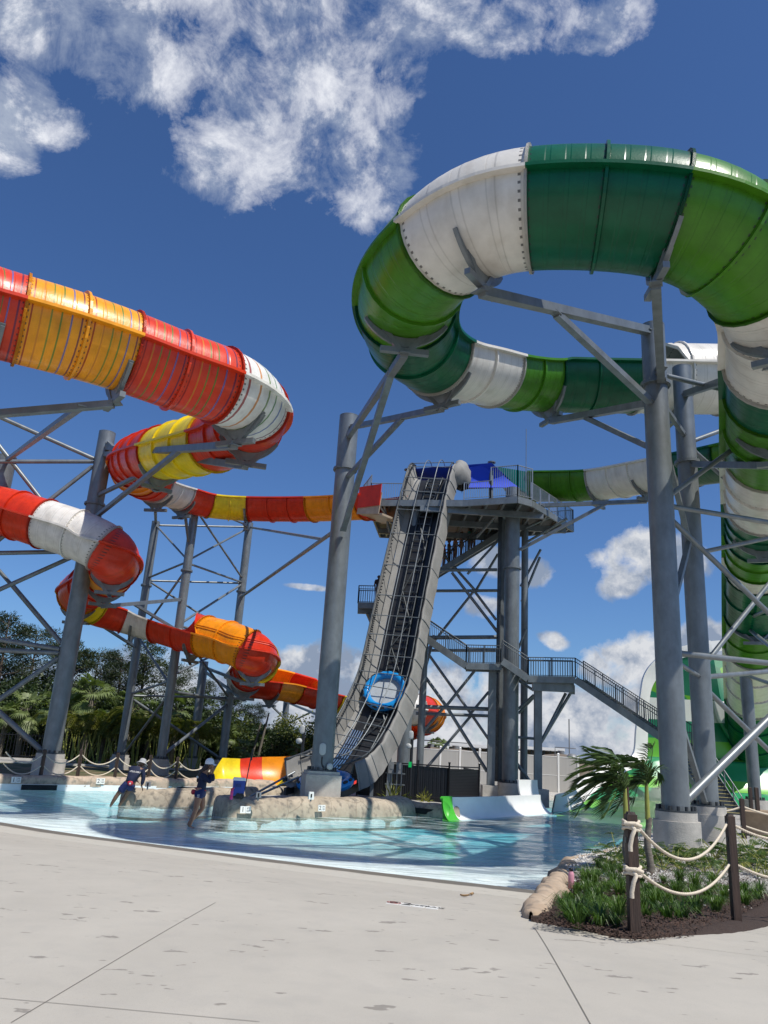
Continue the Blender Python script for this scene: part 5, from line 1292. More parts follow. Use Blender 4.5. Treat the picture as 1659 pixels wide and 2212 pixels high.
def on_line(u,v,line,side=-1,off=.5,z=.4):
    best=None
    for k in range(800):
        t=k/799; p=spl(line,t); tg=(spl(line,min(1,t+.002))-spl(line,max(0,t-.002))); tg.z=0; tg.normalize(); s=V((tg.y,-tg.x,0)); 
        q=p+s*off; q.z=z
        x=q.x*XC.x+q.y*YC.x+(z-HC)*ZC.x; cc=q.x*XC[2]+q.y*YC[2]+(z-HC)*ZC[2]; uu=CX+F_*x/cc
        if best is None or abs(uu-u)<best[0]: best=(abs(uu-u),q,s)
    return best[1],best[2]
q,s=on_line(35,1695,LK,z=.42,off=.50); tile(q,s+V((0,0,.1)),'1','white depth tile reading 1 on the far left pool coping',.40,.25)
q,s=on_line(217,1694,LK,z=.43,off=.50); tile(q,s+V((0,0,.1)),'2','white depth tile reading 2 on the far pool coping left of the bucket-hat lifeguard',.40,.25)
q,s=on_line(530,1754,isl2,z=.28,off=1.01); tile(q,s+V((0,0,.08)),'1','white depth tile reading 1 on the rock shelf below the blue cooler',.40,.23)
q,s=on_line(695,1748,isl2,z=.34,off=1.0); tile(q,s+V((0,0,.08)),'2','white depth tile reading 2 on the rock shelf near the central column',.34,.22)
# tile strip set in the deck
mk=thing('deck_marking',gp(893,1956),'white tile strip in the deck reading 2 FEET MAX beside a no diving symbol','depth marker')
a=gp(837,1949.5); b_=gp(950,1963); d=(b_-a); d.z=0; Ln=d.length; d.normalize(); nn_=V((-d.y,d.x,0)); 
def dk(x,y): p=a+d*x+nn_*y; return V((p.x,p.y,zd(p.x,p.y)+.006))
hw=.13
for k in range(4):
    x0=Ln*k/4+.008; x1=Ln*(k+1)/4-.008; b=MB(); b.add([dk(x0,-hw),dk(x1,-hw),dk(x1,hw),dk(x0,hw)]+[dk(x0,-hw)-V((0,0,.02)),dk(x1,-hw)-V((0,0,.02)),dk(x1,hw)-V((0,0,.02)),dk(x0,hw)-V((0,0,.02))],[(0,1,2,3),(0,4,5,1),(1,5,6,2),(2,6,7,3),(3,7,4,0)]); b.build('tile',M['sign_white'],mk)
def deckM(x):
    p=dk(x,0)+V((0,0,.003)); q=dk(x+.1,0); r_=dk(x,.1)+V((0,0,.003)); ex=(q+V((0,0,.003))-p).normalized(); ey=(r_-p).normalized(); n=ex.cross(ey); return Matrix(((ex.x,ey.x,n.x,p.x),(ex.y,ey.y,n.y,p.y),(ex.z,ey.z,n.z,p.z),(0,0,0,1)))
for k,(s_,sz) in enumerate((('2',.27),('FEET',.115),('MAX',.135))): text_mesh(s_,sz,'lettering',M['ink'],mk,deckM(Ln*(k+1.5)/4),.001)
m_=deckM(Ln*.5/4); b=MB(); b.tube([m_@V((.085*math.cos(t),.085*math.sin(t),0)) for t in frange(0,2*PI,25)[:-1]],.004,5,closed=True); b.tube([m_@V((-.06,.06,0)),m_@V((.06,-.06,0))],.004,5); b.build('no_diving_ring',mat('faded_red',(.25,.05,.04),.6),mk)
b=MB(); b.tube([m_@V((-.04,-.03,0)),m_@V((0,.01,0)),m_@V((.045,.03,0))],.01,5); b.build('no_diving_figure',M['ink'],mk)
# ---------------------------------------------------------------- rope barriers
def post(p,h,w,label,grp,tilt=0):
    t=thing('rope_post',p,label,'post',grp); b=MB(); x=V((tilt,0,1)).normalized(); 
    b.bar(V(p)-x*.3,V(p)+x*h,w,w,up=(0,1,0)); 
    c=V(p)+x*h; b.box(c+V((0,0,.012)),(w*.8,w*.8,.03),taper=.8); b.build('timber',M['wood_post'],t)
    b=MB()
    for s_ in (-1,1): b.box(V(p)+x*(h*.78)+V((s_*(w/2+.004),0,0)),(.012,w*.5,w*.5))
    b.build('eye_bolts',M['bolt'],t)
    return t
def catenary(a,b_,sag,n=26):
    return [a.lerp(b_,i/n)-V((0,0,sag*4*(i/n)*(1-i/n))) for i in range(n+1)]
def rope(a,b_,sag,r,label,grp,twist=False):
    pts=catenary(V(a),V(b_),sag,26); mb=MB()
    if twist:
        fine=catenary(V(a),V(b_),sag,150); L_=sum((q-p).length for p,q in zip(fine,fine[1:])); 
        for k in range(3):
            o=[]; acc=0
            for i,p in enumerate(fine):
                tg=(fine[min(150,i+1)]-fine[max(0,i-1)]).normalized(); x=tg.cross(V((0,1,.1))).normalized(); y=tg.cross(x)
                if i: acc+=(p-fine[i-1]).length
                an=acc/(r*6.5)*2*PI/1.0+2*PI*k/3; o.append(p+(x*math.cos(an)+y*math.sin(an))*r*.52)
            mb.tube(o,r*.60,6)
    else: mb.tube(pts,r,8)
    o=mb.build('barrier_rope',M['rope']); tag(o,label,'rope',grp); return o
LPx=[(87,1684.5,97,1620),(167,1686,178.5,1620),(248,1686,258,1627),(319,1685,328,1632),(379,1686,386,1636),(448,1690,455,1642)]
PP=[]
names=['leftmost dark timber rope post, in front of the thick left column','dark timber rope post, second from the left on the far coping','dark timber rope post just left of the bucket-hat lifeguard','dark timber rope post right of the bucket-hat lifeguard','dark timber rope post left of the walking lifeguard','weathered timber end post behind the walking lifeguard, rope knotted round its top']
for (u0,v0,u1,v1),nm in zip(LPx,names):
    q,s=on_line(u0,v0,LK,z=.55,off=-.1); ht=zat(q.x,q.y,v1)-.6; post((q.x,q.y,.6),ht,.13,nm,'timber posts of the far rope barrier'); PP.append((q,ht))
q0=PP[0][0]-(PP[1][0]-PP[0][0])*1.0; PP=[(q0,PP[0][1])]+PP
seg=['at the left edge','between the first and second posts in view','between the second and third posts in view','behind the bucket-hat lifeguard','left of the walking lifeguard','behind the walking lifeguard']
for (p,h1),(q,h2),nm in zip(PP,PP[1:],seg):
    for f,w_ in ((.86,'upper'),(.42,'lower')):
        rope((p.x,p.y,.6+h1*f),(q.x,q.y,.6+h2*f),.42,.027,w_+' white rope of the far barrier '+nm,'sagging ropes of the far barrier')
p,h1=PP[-1]; 
for f in (.86,.42):
    b=MB()
    for k in range(3): b.tube([V((p.x+.12*math.cos(t),p.y+.12*math.sin(t),.6+h1*f+.03*k-.03)) for t in frange(0,2*PI,17)[:-1]],.03,6,closed=True)
    b.tube([V((p.x+.13,p.y-.08,.6+h1*f)),V((p.x+.2,p.y-.1,.6+h1*f-.1)),V((p.x+.17,p.y-.1,.6+h1*f-.3))],.03,6); tag(b.build('rope_knot',M['rope']),('upper' if f>.6 else 'lower')+' rope knot tied round the weathered end post behind the walking lifeguard','rope knot')
n1='near timber rope post with chamfered top at the front tip of the planting bed'
pA=gp(1371,2026); pB=gp(1592,1998,lambda x,y:zd(x,y)); 
hA=zat(pA.x,pA.y,1759)-pA.z; hB=zat(pB.x,pB.y,1763)-pB.z
post(pA,hA,.115,n1,'timber posts of the near rope barrier'); post(pB,hB,.115,'second near timber rope post at the right of the planting bed','timber posts of the near rope barrier',.0)
pC=pB+V((2.1,.9,-.05)); hC=hB
def rp(p,h,v): return V((p.x,p.y,zat(p.x,p.y,v)))
def sagto(a,b_,v):   # sag so that the rope's middle passes picture row v
    m_=(a+b_)/2; return m_.z-zat(m_.x,m_.y,v)
a1=rp(pA,hA,1783);b1=rp(pB,hB,1779); rope(a1+V((.06,-.02,0)),b1+V((-.05,0,0)),sagto(a1,b1,1856),.019,'upper thick twisted rope between the two near timber posts','sagging twisted ropes of the near barrier',True)
a2=rp(pA,hA,1881);b2=rp(pB,hB,1867); rope(a2+V((.06,-.02,0)),b2+V((-.05,0,0)),sagto(a2,b2,1930),.019,'lower thick twisted rope between the two near timber posts','sagging twisted ropes of the near barrier',True)
c1=V((pC.x,pC.y,b1.z)); c2=V((pC.x,pC.y,b2.z)); rope(b1+V((.05,0,-.02)),c1,.22,.019,'upper twisted rope running off to the right from the second near post','sagging twisted ropes of the near barrier',True); rope(b2+V((.05,0,0)),c2,.22,.019,'lower twisted rope running off to the right from the second near post','sagging twisted ropes of the near barrier',True)
for z,nm in ((a1.z,'upper'),(a2.z,'lower')):
    b=MB()
    for k in range(3):
        b.tube([V((pA.x+.083*math.copysign(abs(math.cos(t))**.7,math.cos(t)),pA.y+.083*math.copysign(abs(math.sin(t))**.7,math.sin(t)),z+.032*k-.03+.015*math.sin(t*2+k))) for t in frange(0,2*PI,21)[:-1]],.018,7,closed=True)
    b.tube([V((pA.x-.02,pA.y-.1,z)),V((pA.x+.0,pA.y-.125,z-.03)),V((pA.x-.03,pA.y-.12,z-.1)),V((pA.x-.05,pA.y-.11,z-.2)),V((pA.x-.05,pA.y-.11,z-.26))],.024,8)
    b.tube([V((pA.x-.09,pA.y-.06,z+.02)),V((pA.x,pA.y-.125,z+.03)),V((pA.x+.09,pA.y-.06,z))],.022,8)
    tag(b.build('rope_knot',M['rope']),nm+' rope knot wrapped round the near post at the tip of the planting bed','rope knot')
g3='timber posts behind the planting bed'
pD=PZ(1608,1814,.4); hD=zat(pD.x,pD.y,1726)-.4; post(pD,hD,.13,'dark timber rope post in front of the planters at the right',g3)
pE=PZ(1625,1775,.35); post(pE,1.5,.14,'dark timber rope post behind the bowl planter at the right',g3); pF=PZ(1640,1790,.35); post(pF,1.6,.14,'dark timber rope post at the right edge behind the planters',g3)
pG=PZ(1530,1830,.36)
for f,nm in ((.82,'upper'),(.35,'lower')):
    rope(pD+V((0,0,hD*f)),V((R2.x+.4,R2.y+2.,.4+hD*f)),.2,.03,nm+' pale rope from the dark post toward the second near column','pale ropes behind the planting bed')
    rope(pD+V((0,0,hD*f)),pD+V((2.6,.8,hD*f-.35)),.1,.03,nm+' pale rope from the dark post off to the right','pale ropes behind the planting bed')
# planters
def planter(p,r,h,label,bowl=False):
    t=thing('planter',p,label,'planter'); b=MB()
    if bowl: b.lathe(p,[(r*.5,0),(r*.8,h*.25),(r,h*.7),(r*1.05,h*.95),(r*1.08,h),(r*.95,h),(r*.9,h*.9),(.01,h*.85)],32)
    else:
        b.lathe(p,[(r*.86,0),(r,h*.93),(r*1.05,h*.94),(r*1.05,h),(r*.93,h),(r*.92,h*.9),(.01,h*.9)],28)
    b.build('pot',M['terracotta'],t); b=MB(); b.lathe(p,[(.01,h*.92),(r*.9,h*.915)],20); b.build('soil',M['mulch'],t)
planter(PZ(1645,1808,.4),.62,.85,'large square-shouldered tan planter at the right edge'); planter(PZ(1648,1775,.35),.7,.5,'wide tan bowl planter behind the large planter at the right edge',True)
# ---------------------------------------------------------------- people
def skin(name,chains,ml,sub=2):
    """chains: list of [(point,rx,ry)...]; shared joints are given by identical coordinates"""
    verts=[];rad=[];edges=[];idx={}
    for ch in chains:
        prev=None
        for it in ch:
            p=it[0]; key=tuple(round(x,4) for x in p)
            if key not in idx: idx[key]=len(verts); verts.append(p); rad.append((it[1],it[2] if len(it)>2 else it[1]))
            i=idx[key]
            if prev is not None and prev!=i: edges.append((prev,i))
            prev=i
    me=bpy.data.meshes.new('sk'); me.from_pydata(verts,edges,[]); o=bpy.data.objects.new('sk',me); COL.objects.link(o)
    sm=o.modifiers.new('s','SKIN'); sm.use_smooth_shade=True
    if not me.skin_vertices: 
        bm=bmesh.new(); bm.from_mesh(me); bm.verts.layers.skin.verify(); bm.to_mesh(me); bm.free()
    for i,r_ in enumerate(rad): me.skin_vertices[0].data[i].radius=(r_[0]*(1.22 if r_[0]>.03 else 1.05),r_[1]*(1.22 if r_[0]>.03 else 1.05)); me.skin_vertices[0].data[i].use_root=(i==0)
    ss=o.modifiers.new('ss','SUBSURF'); ss.levels=sub; ss.render_levels=sub
    dg=bpy.context.evaluated_depsgraph_get(); dg.update(); out=bpy.data.meshes.new_from_object(o.evaluated_get(dg)); bpy.data.objects.remove(o); bpy.data.meshes.remove(me)
    out.name=name; out.materials.clear(); out.materials.append(ml)
    for p in out.polygons: p.use_smooth=True
    return out
def bmjoin(meshes,name,ml):
    bm=bmesh.new()
    for m_ in meshes: bm.from_mesh(m_)
    out=bpy.data.meshes.new(name); bm.to_mesh(out); bm.free(); out.materials.append(ml)
    for p in out.polygons: p.use_smooth=True; p.material_index=0
    for m_ in meshes: bpy.data.meshes.remove(m_)
    return out
def place(me,name,parent):
    o=bpy.data.objects.new(name,me); COL.objects.link(o); o.parent=parent; return o
def mbm(b,name,ml):
    o=b.build(name,ml); me=o.data; bpy.data.objects.remove(o); return me
def head_mesh(c,fwd,tilt=0,sc=1.,ml=None):
    """head with brow, nose, lips, ears; c = centre, fwd = facing direction (unit, may tilt)"""
    f=V(fwd).normalized(); s=f.cross(V((0,0,1))).normalized(); u=s.cross(f)
    b=MB(); rows=[]
    for i in range(17):
        th=PI*i/16; row=[]
        for k in range(24):
            ph=2*PI*k/24; x=math.sin(th)*math.cos(ph); y=math.sin(th)*math.sin(ph); z=math.cos(th)
            X=x*.098; Y_=y*.076; Z=z*.118
            if z<0: X*=1-.18*(-z) if x>0 else 1-.35*(-z); Y_*=1-.42*(-z)**1.3
            if x>0:
                X+=.020*math.exp(-((y/.16)**2+((z+.12)/.16)**2))*1.0      # nose
                X-=.012*math.exp(-(((abs(y)-.38)/.18)**2+((z-.08)/.13)**2)) # sockets
                X+=.006*math.exp(-((y/.3)**2+((z+.47)/.07)**2))            # lips
                X+=.010*math.exp(-((y/.3)**2+((z+.80)/.14)**2))            # chin
            row.append(f*X*sc+s*Y_*sc+u*Z*sc+V(c))
        rows.append(row+[row[0]])
    b.grid(rows)
    for sg in (-1,1):
        e=V(c)+s*sg*.078*sc-f*.008*sc-u*.005*sc; b.tube([e+u*.03*sc,e+u*.028*sc+s*sg*.012*sc-f*.012*sc,e+s*sg*.014*sc-f*.014*sc,e-u*.03*sc],[.006*sc,.009*sc,.008*sc,.006*sc],6)
        # eyes
        b.tube([V(c)+f*.079*sc+s*sg*.03*sc+u*.008*sc,V(c)+f*.084*sc+s*sg*.03*sc+u*.008*sc],.011*sc,8)
    return mbm(b,'head',ml)
def hand(c,dirv,palmn,sc=1.,curl=.5,flip=1):
    """palm with four unequal bent fingers and a side thumb as skin chains rooted in the palm"""
    d=V(dirv).normalized(); n=V(palmn); n=(n-d*n.dot(d)).normalized(); s=d.cross(n)*flip; c=V(c); ch=[]
    pc=c+d*.05*sc
    for k,(o,L_) in enumerate(((-.03,.075),(-.01,.085),(.011,.08),(.031,.062))):
        root=c+d*.082*sc+s*o*sc; p1=root+(d*math.cos(curl*.5)+n*math.sin(curl*.5))*L_*.45*sc; p2=p1+(d*math.cos(curl*1.2)+n*math.sin(curl*1.2))*L_*.3*sc; p3=p2+(d*math.cos(curl*1.8)+n*math.sin(curl*1.8))*L_*.25*sc
        ch.append([(pc,.024*sc,.016*sc),(root,.0105*sc),(p1,.009*sc),(p2,.008*sc),(p3,.0065*sc)])
    t0=c+d*.03*sc-s*.03*sc; t1=t0+(d*.7-s*.7+n*.2)*.035*sc; t2=t1+(d*.95-s*.2+n*.3)*.03*sc
    ch.append([(pc,.024*sc,.016*sc),(t0,.013*sc),(t1,.011*sc),(t2,.008*sc)])
    return ch,pc
def T3(*a): return V(a)
# --- walking lifeguard, facing right, hands at her mouth
SC=1.2
wo=PZ(412,1788,-.03); wp_=thing('person',wo,'walking lifeguard in white cap and navy long-sleeved top, hands raised to her mouth','person'); wp_.scale=(SC,)*3; wp_.rotation_euler=(0,0,R(4))
hip=T3(.13,0,.86); hl=T3(.12,-.09,.82); hr=T3(.15,.09,.82); ws=T3(.145,0,.99); ch_=T3(.16,0,1.17); nk=T3(.20,0,1.35); nt_=T3(.245,0,1.45)
kl=T3(.08,-.085,.42); al=T3(-.02,-.07,.05); kr=T3(.235,.085,.46); ar=T3(-.09,.09,.08)
sL=T3(.16,-.165,1.27); eL=T3(.375,-.17,1.13); wL=T3(.345,-.06,1.36); sR=T3(.19,.165,1.28); eR=T3(.41,.15,1.16); wR=T3(.38,.05,1.37)
hc1,pc1=hand(wL,(-.0,.12,.75),(1,.2,-.2),curl=1.0); hc2,pc2=hand(wR,(-.05,-.1,.75),(1,-.2,-.2),curl=1.0,flip=-1)
body=skin('body',[[(hip,.13,.10),(ws,.115,.085),(ch_,.135,.10),(nk,.06,.055),(nt_,.052),(nt_+T3(.02,0,.06),.05)],
 [(hip,.13,.10),(hl,.095),((hl+kl)/2,.075),(kl,.052),((kl*.6+al*.4)+T3(-.012,0,0),.054),(al,.032),(al+T3(.03,0,-.035),.03),(al+T3(.13,0,-.045),.028,.02)],
 [(hip,.13,.10),(hr,.095),((hr+kr)/2,.075),(kr,.052),((kr*.6+ar*.4)+T3(-.012,0,0),.054),(ar,.032),(ar+T3(.02,0,-.04),.03),(ar+T3(.10,0,-.085),.028,.02)],
 [(ch_,.135,.10),(sL,.055),((sL+eL)/2,.045),(eL,.037),((eL+wL)/2,.035),(wL,.024),(pc1,.024,.016)],
 [(ch_,.135,.10),(sR,.055),((sR+eR)/2,.045),(eR,.037),((eR+wR)/2,.035),(wR,.024),(pc2,.024,.016)]]+hc1+hc2,M['skin_tan'])
hd_=head_mesh(T3(.30,0,1.545),(1,0,-.22),ml=M['skin_tan']); place(bmjoin([body,hd_],'body',M['skin_tan']),'body',wp_)
place(skin('shirt',[[(T3(.13,0,.80),.150,.12),(ws,.14,.108),(ch_,.152,.118),(nk+T3(-.01,0,-.02),.075,.07)],[(ch_,.152,.118),(sL,.068),((sL+eL)/2,.056),(eL,.049),((eL+wL)/2,.045),(wL-(wL-eL)*.12,.036)],[(ch_,.152,.118),(sR,.068),((sR+eR)/2,.056),(eR,.049),((eR+wR)/2,.045),(wR-(wR-eR)*.12,.036)]],M['navy']),'shirt',wp_)
g('shorts_blue',(.012,.022,.10),.8,0,14,noise_a=.2)
place(skin('shorts',[[(T3(.132,0,1.02),.14,.115),(hip,.158,.13),(hl,.115),(hl.lerp(kl,.35),.10)],[(hip,.15,.125),(hr,.115),(hr.lerp(kr,.35),.10)]],M['shorts_blue']),'shorts',wp_)
place(skin('hair',[[(T3(.245,0,1.545),.078,.07),(T3(.20,0,1.46),.075,.075),(T3(.11,0,1.34),.06,.07),(T3(.05,0,1.22),.045,.05),(T3(.02,0,1.10),.018,.02)],[(T3(.245,0,1.545),.078,.07),(T3(.27,0,1.58),.075,.068)]],M['hair']),'hair',wp_)
b=MB(); b.lathe(T3(.285,0,1.585),[(.116,-.02),(.118,.03),(.104,.085),(.066,.122),(.001,.136)],24); me=mbm(b,'cap',M['hat_white']); 
b=MB(); rows=[]
for i in range(7):
    rr_=.10+.095*i/6; rows.append([T3(.29+rr_*math.cos(t)*1.0,rr_*math.sin(t)*.8,1.59-.035*i/6-.12*(t/1.0)**2*.15) for t in frange(-.85,.85,13)])
b.grid(rows); b.grid([[p-V((0,0,.008)) for p in r_] for r_ in rows]); me2=mbm(b,'brim',M['hat_white']); place(bmjoin([me,me2],'cap',M['hat_white']),'cap',wp_)
b=MB(); b.box(T3(.385,-.035,1.56),(.02,.05,.03)); b.box(T3(.385,.035,1.56),(.02,.05,.03)); b.box(T3(.39,0,1.568),(.012,.03,.008)); b.bar(T3(.38,-.06,1.565),T3(.29,-.082,1.56),.008,.012); place(mbm(b,'sunglasses',M['black_paint']),'sunglasses',wp_)
place(skin('hip_pack',[[(T3(-.01,-.02,.93),.05,.06),(T3(-.035,-.02,.86),.055,.07),(T3(-.03,-.02,.79),.035,.05)]],M['red_cloth']),'hip_pack',wp_)
b=MB(); b.tube([T3(.13+.145*math.cos(t),.125*math.sin(t),.935-.02*math.cos(t)) for t in frange(0,2*PI,25)[:-1]],.014,6,closed=True); place(mbm(b,'belt',M['red_cloth']),'belt',wp_)
b=MB(); b.lathe(T3(.03,-.125,1.235),[(.001,0.),(.026,0)],16,ax=Matrix.Rotation(R(90),3,'X')@Matrix.Rotation(R(20),3,'Y')); b.lathe(T3(.03,-.127,1.235),[(.018,0.),(.03,0)],16,ax=Matrix.Rotation(R(90),3,'X')); place(mbm(b,'badge',M['sign_white']),'badge',wp_)
b=MB()
for z in (.80,.755): b.bar(T3(.09,-.197,z),T3(.15,-.199,z+.008),.006,.018)
place(mbm(b,'shorts_print',M['sign_white']),'shorts_print',wp_)
# --- lifeguard seen from behind, leaning on the rock
SG=1.18
go=PZ(236,1745,-.04); go.y+=.45; go.x-=.12; gp_=thing('person',go,'lifeguard in grey bucket hat, seen from behind, bending to lean on the rock divider','person'); gp_.scale=(SG,)*3
hip=T3(.50,.02,.72); hl=T3(.38,.0,.66); hr=T3(.58,.06,.66); ws=T3(.55,.02,.86); ch_=T3(.64,.06,1.06); nk=T3(.70,.13,1.22); 
kl=T3(.19,-.02,.38); al=T3(.02,.0,.04); kr=T3(.42,.12,.36); ar=T3(.24,.12,.02)
sL=T3(.47,.08,1.16); eL=T3(.42,.28,.96); wL=T3(.62,.34,.80); sR=T3(.84,.09,1.15); eR=T3(.90,.10,.90); wR=T3(.86,.12,.66)
h1,p1=hand(wR,(.35,.2,-.6),(0,0,-1),curl=.5); h2,p2=hand(wL,(.6,.2,-.4),(0,0,-1),curl=.6,flip=-1)
body=skin('body',[[(hip,.15,.12),(ws,.13,.10),(ch_,.165,.115),(nk,.065),(nk+T3(.03,.05,.07),.055)],
 [(hip,.15,.12),(hl,.10),((hl+kl)/2,.08),(kl,.056),(kl*.6+al*.4+T3(0,-.012,0),.058),(al,.036),(al+T3(-.02,.08,-.05),.03,.02)],
 [(hip,.15,.12),(hr,.10),((hr+kr)/2,.08),(kr,.056),(kr*.6+ar*.4,.058),(ar,.036),(ar+T3(0,.08,-.03),.03,.02)],
 [(ch_,.165,.115),(sL,.062),((sL+eL)/2,.05),(eL,.042),(wL,.028),(p2,.024,.016)],[(ch_,.165,.115),(sR,.062),((sR+eR)/2,.05),(eR,.042),((eR+wR)/2,.038),(wR,.028),(p1,.024,.016)]]+h1+h2,M['skin_dark'])
hd_=head_mesh(T3(.765,.22,1.345),(.15,1,-.35),ml=M['skin_dark']); place(bmjoin([body,hd_],'body',M['skin_dark']),'body',gp_)
gshirt=place(skin('shirt',[[(T3(.52,.02,.72),.185,.15),(ws,.175,.14),(ch_,.215,.16),(nk,.095)],[(ch_,.215,.16),(sL,.082),((sL+eL)/2,.065),(eL,.056),(wL.lerp(eL,.15),.042)],[(ch_,.215,.16),(sR,.085),((sR+eR)/2,.068),(eR,.06),((eR+wR)/2,.052),(wR.lerp(eR,.12),.042)]],M['navy']),'shirt',gp_)
place(skin('shorts',[[(T3(.52,.02,.76),.155,.13),(hip,.165,.14),(hl,.125),(hl.lerp(kl,.5),.105),(hl.lerp(kl,.72),.10)],[(hip,.165,.14),(hr,.12),(hr.lerp(kr,.6),.10)]],M['shorts_blue']),'shorts',gp_)
b=MB(); ax=Matrix.Rotation(R(-22),3,'X')@Matrix.Rotation(R(8),3,'Y'); b.lathe(T3(.765,.20,1.37),[(.112,0),(.11,.05),(.098,.10),(.06,.122),(.001,.126)],28,ax=ax); b.lathe(T3(.765,.20,1.37),[(.112,.01),(.15,-.02),(.185,-.05),(.183,-.057),(.11,-.005)],28,ax=ax); place(mbm(b,'bucket_hat',M['hat_grey']),'bucket_hat',gp_)
place(skin('hip_pack',[[(T3(.47,-.13,.76),.04,.04),(T3(.57,-.145,.735),.055,.08),(T3(.66,-.11,.75),.04,.05)]],M['red_cloth']),'hip_pack',gp_)
b=MB(); b.lathe(T3(.585,-.205,.735),[(.001,0.),(.028,0)],16,ax=Matrix.Rotation(R(90),3,'X')); place(mbm(b,'badge',M['sign_white']),'badge',gp_)
tm=text_mesh('LIFEGUARD',.068,'lettering',M['sign_white'],None,Matrix.Translation((.645,-.098,1.085))@Matrix.Rotation(R(5),4,'Y')@Matrix.Rotation(R(74),4,'X'),.0035); tm.parent=gp_
from mathutils.bvhtree import BVHTree
bt_=BVHTree.FromPolygons([v.co for v in gshirt.data.vertices],[tuple(p.vertices) for p in gshirt.data.polygons])
for v_ in tm.data.vertices:
    h_=bt_.ray_cast(V((v_.co.x,-2,v_.co.z)),V((0,1,0)))
    if h_[0] is not None: v_.co.y=h_[0].y-.006+(.004 if v_.co.y>-.098 else 0)
# --- visitors waiting on the stairs
def visitor(p,rz,sc,shirt,short_,label,arm=0.,hairc='hair',cols='skin_tan',grp=None):
    t=thing('person',p,label,'person',grp,rz); t.scale=(sc,)*3
    hip=T3(0,0,.92); ws=T3(0,0,1.06); ch_=T3(0,0,1.28); nk=T3(0,0,1.48); hl=T3(0,-.1,.88); hr=T3(0,.1,.88); kl=T3(.03,-.1,.48); kr=T3(-.02,.1,.48); al=T3(0,-.1,.06); ar=T3(-.05,.1,.06)
    sL=T3(0,-.19,1.40); sR=T3(0,.19,1.40); eL=T3(.02+.1*arm,-.26,1.12); eR=T3(-.02,.25,1.12); wL=T3(.12+.2*arm,-.22,.92+.25*arm); wR=T3(.08,.22,.90)
    h1,p1=hand(wL,(.4,0,-.8),(1,.3,0)); h2,p2=hand(wR,(.4,0,-.8),(1,-.3,0),flip=-1)
    body=skin('body',[[(hip,.13,.10),(ws,.11,.085),(ch_,.14,.10),(nk,.06),(nk+T3(.01,0,.08),.052)],[(hip,.13,.10),(hl,.09),(kl,.055),(kl*.6+al*.4,.056),(al,.034),(al+T3(.12,0,-.03),.03,.02)],[(hip,.13,.10),(hr,.09),(kr,.055),(kr*.6+ar*.4,.056),(ar,.034),(ar+T3(.12,0,-.03),.03,.02)],
      [(ch_,.14,.10),(sL,.058),(eL,.042),(wL,.027),(p1,.024,.016)],[(ch_,.14,.10),(sR,.058),(eR,.042),(wR,.027),(p2,.024,.016)]]+h1+h2,M[cols],1)
    hd=head_mesh(T3(.02,0,1.64),(1,0,-.05),ml=M[cols]); place(bmjoin([body,hd],'body',M[cols]),'body',t)
    if shirt: place(skin('shirt',[[(T3(0,0,.98),.145,.115),(ws,.13,.10),(ch_,.158,.118),(nk,.075)],[(ch_,.158,.118),(sL,.073),(sL.lerp(eL,.6),.06)],[(ch_,.158,.118),(sR,.073),(sR.lerp(eR,.6),.06)]],M[shirt],1),'shirt',t)
    place(skin('shorts',[[(T3(0,0,1.0),.14,.11),(hip,.15,.12),(hl,.11),(hl.lerp(kl,.6),.095)],[(hip,.15,.12),(hr,.11),(hr.lerp(kr,.6),.095)]],M[short_],1),'shorts',t)
    place(skin('hair',[[(T3(-.02,0,1.69),.098,.09),(T3(-.04,0,1.62),.09,.085),(T3(-.06,0,1.52),.04,.06)]],M[hairc],1),'hair',t)
    return t
g('teal_cloth',(.03,.25,.20),.8); g('pink_cloth',(.5,.05,.12),.8); g('tan_cloth',(.35,.26,.18),.8); g('black_cloth',(.015,.015,.02),.8)
visitor(PY(815,1302,46.4),R(70),.98,'black_cloth','black_cloth','dark-clothed visitor standing on the small stair landing left of the lift',.3,cols='skin_dark')
K4=lambda x,y:(658+x*.3638,932.6+y*.3638)
qs=[(828,770,'pink_cloth','black_cloth','visitor in a pink top lowest in the queue on the upper stairs',.94),(858,742,None,'black_cloth','bare-chested visitor in dark shorts second from the bottom of the queue',1.),(893,718,None,'navy','slim bare-chested visitor in navy shorts midway up the queue',1.),(932,695,None,'tan_cloth','bare-chested visitor in tan shorts in the upper part of the queue',1.02),(978,668,'teal_cloth','teal_cloth','visitor in a teal swimsuit near the top of the queue',1.),(1002,652,'tan_cloth','black_cloth','visitor in a tan top just above the teal swimsuit',.98)]
for x,y,s1,s2,nm,sc in qs:
    u,v=K4(x,y+0); p=U1.lerp(U2,max(0,min(1,(PY(u,v,49).x-U1.x)/(U2.x-U1.x)))); visitor((p.x,p.y+.7,p.z+.02),R(10+rnd.uniform(-40,40)),sc*1.0,s1,s2,nm,rnd.uniform(0,.6),cols=rnd.choice(['skin_tan','skin_dark']),grp='visitors queuing on the upper stairs')
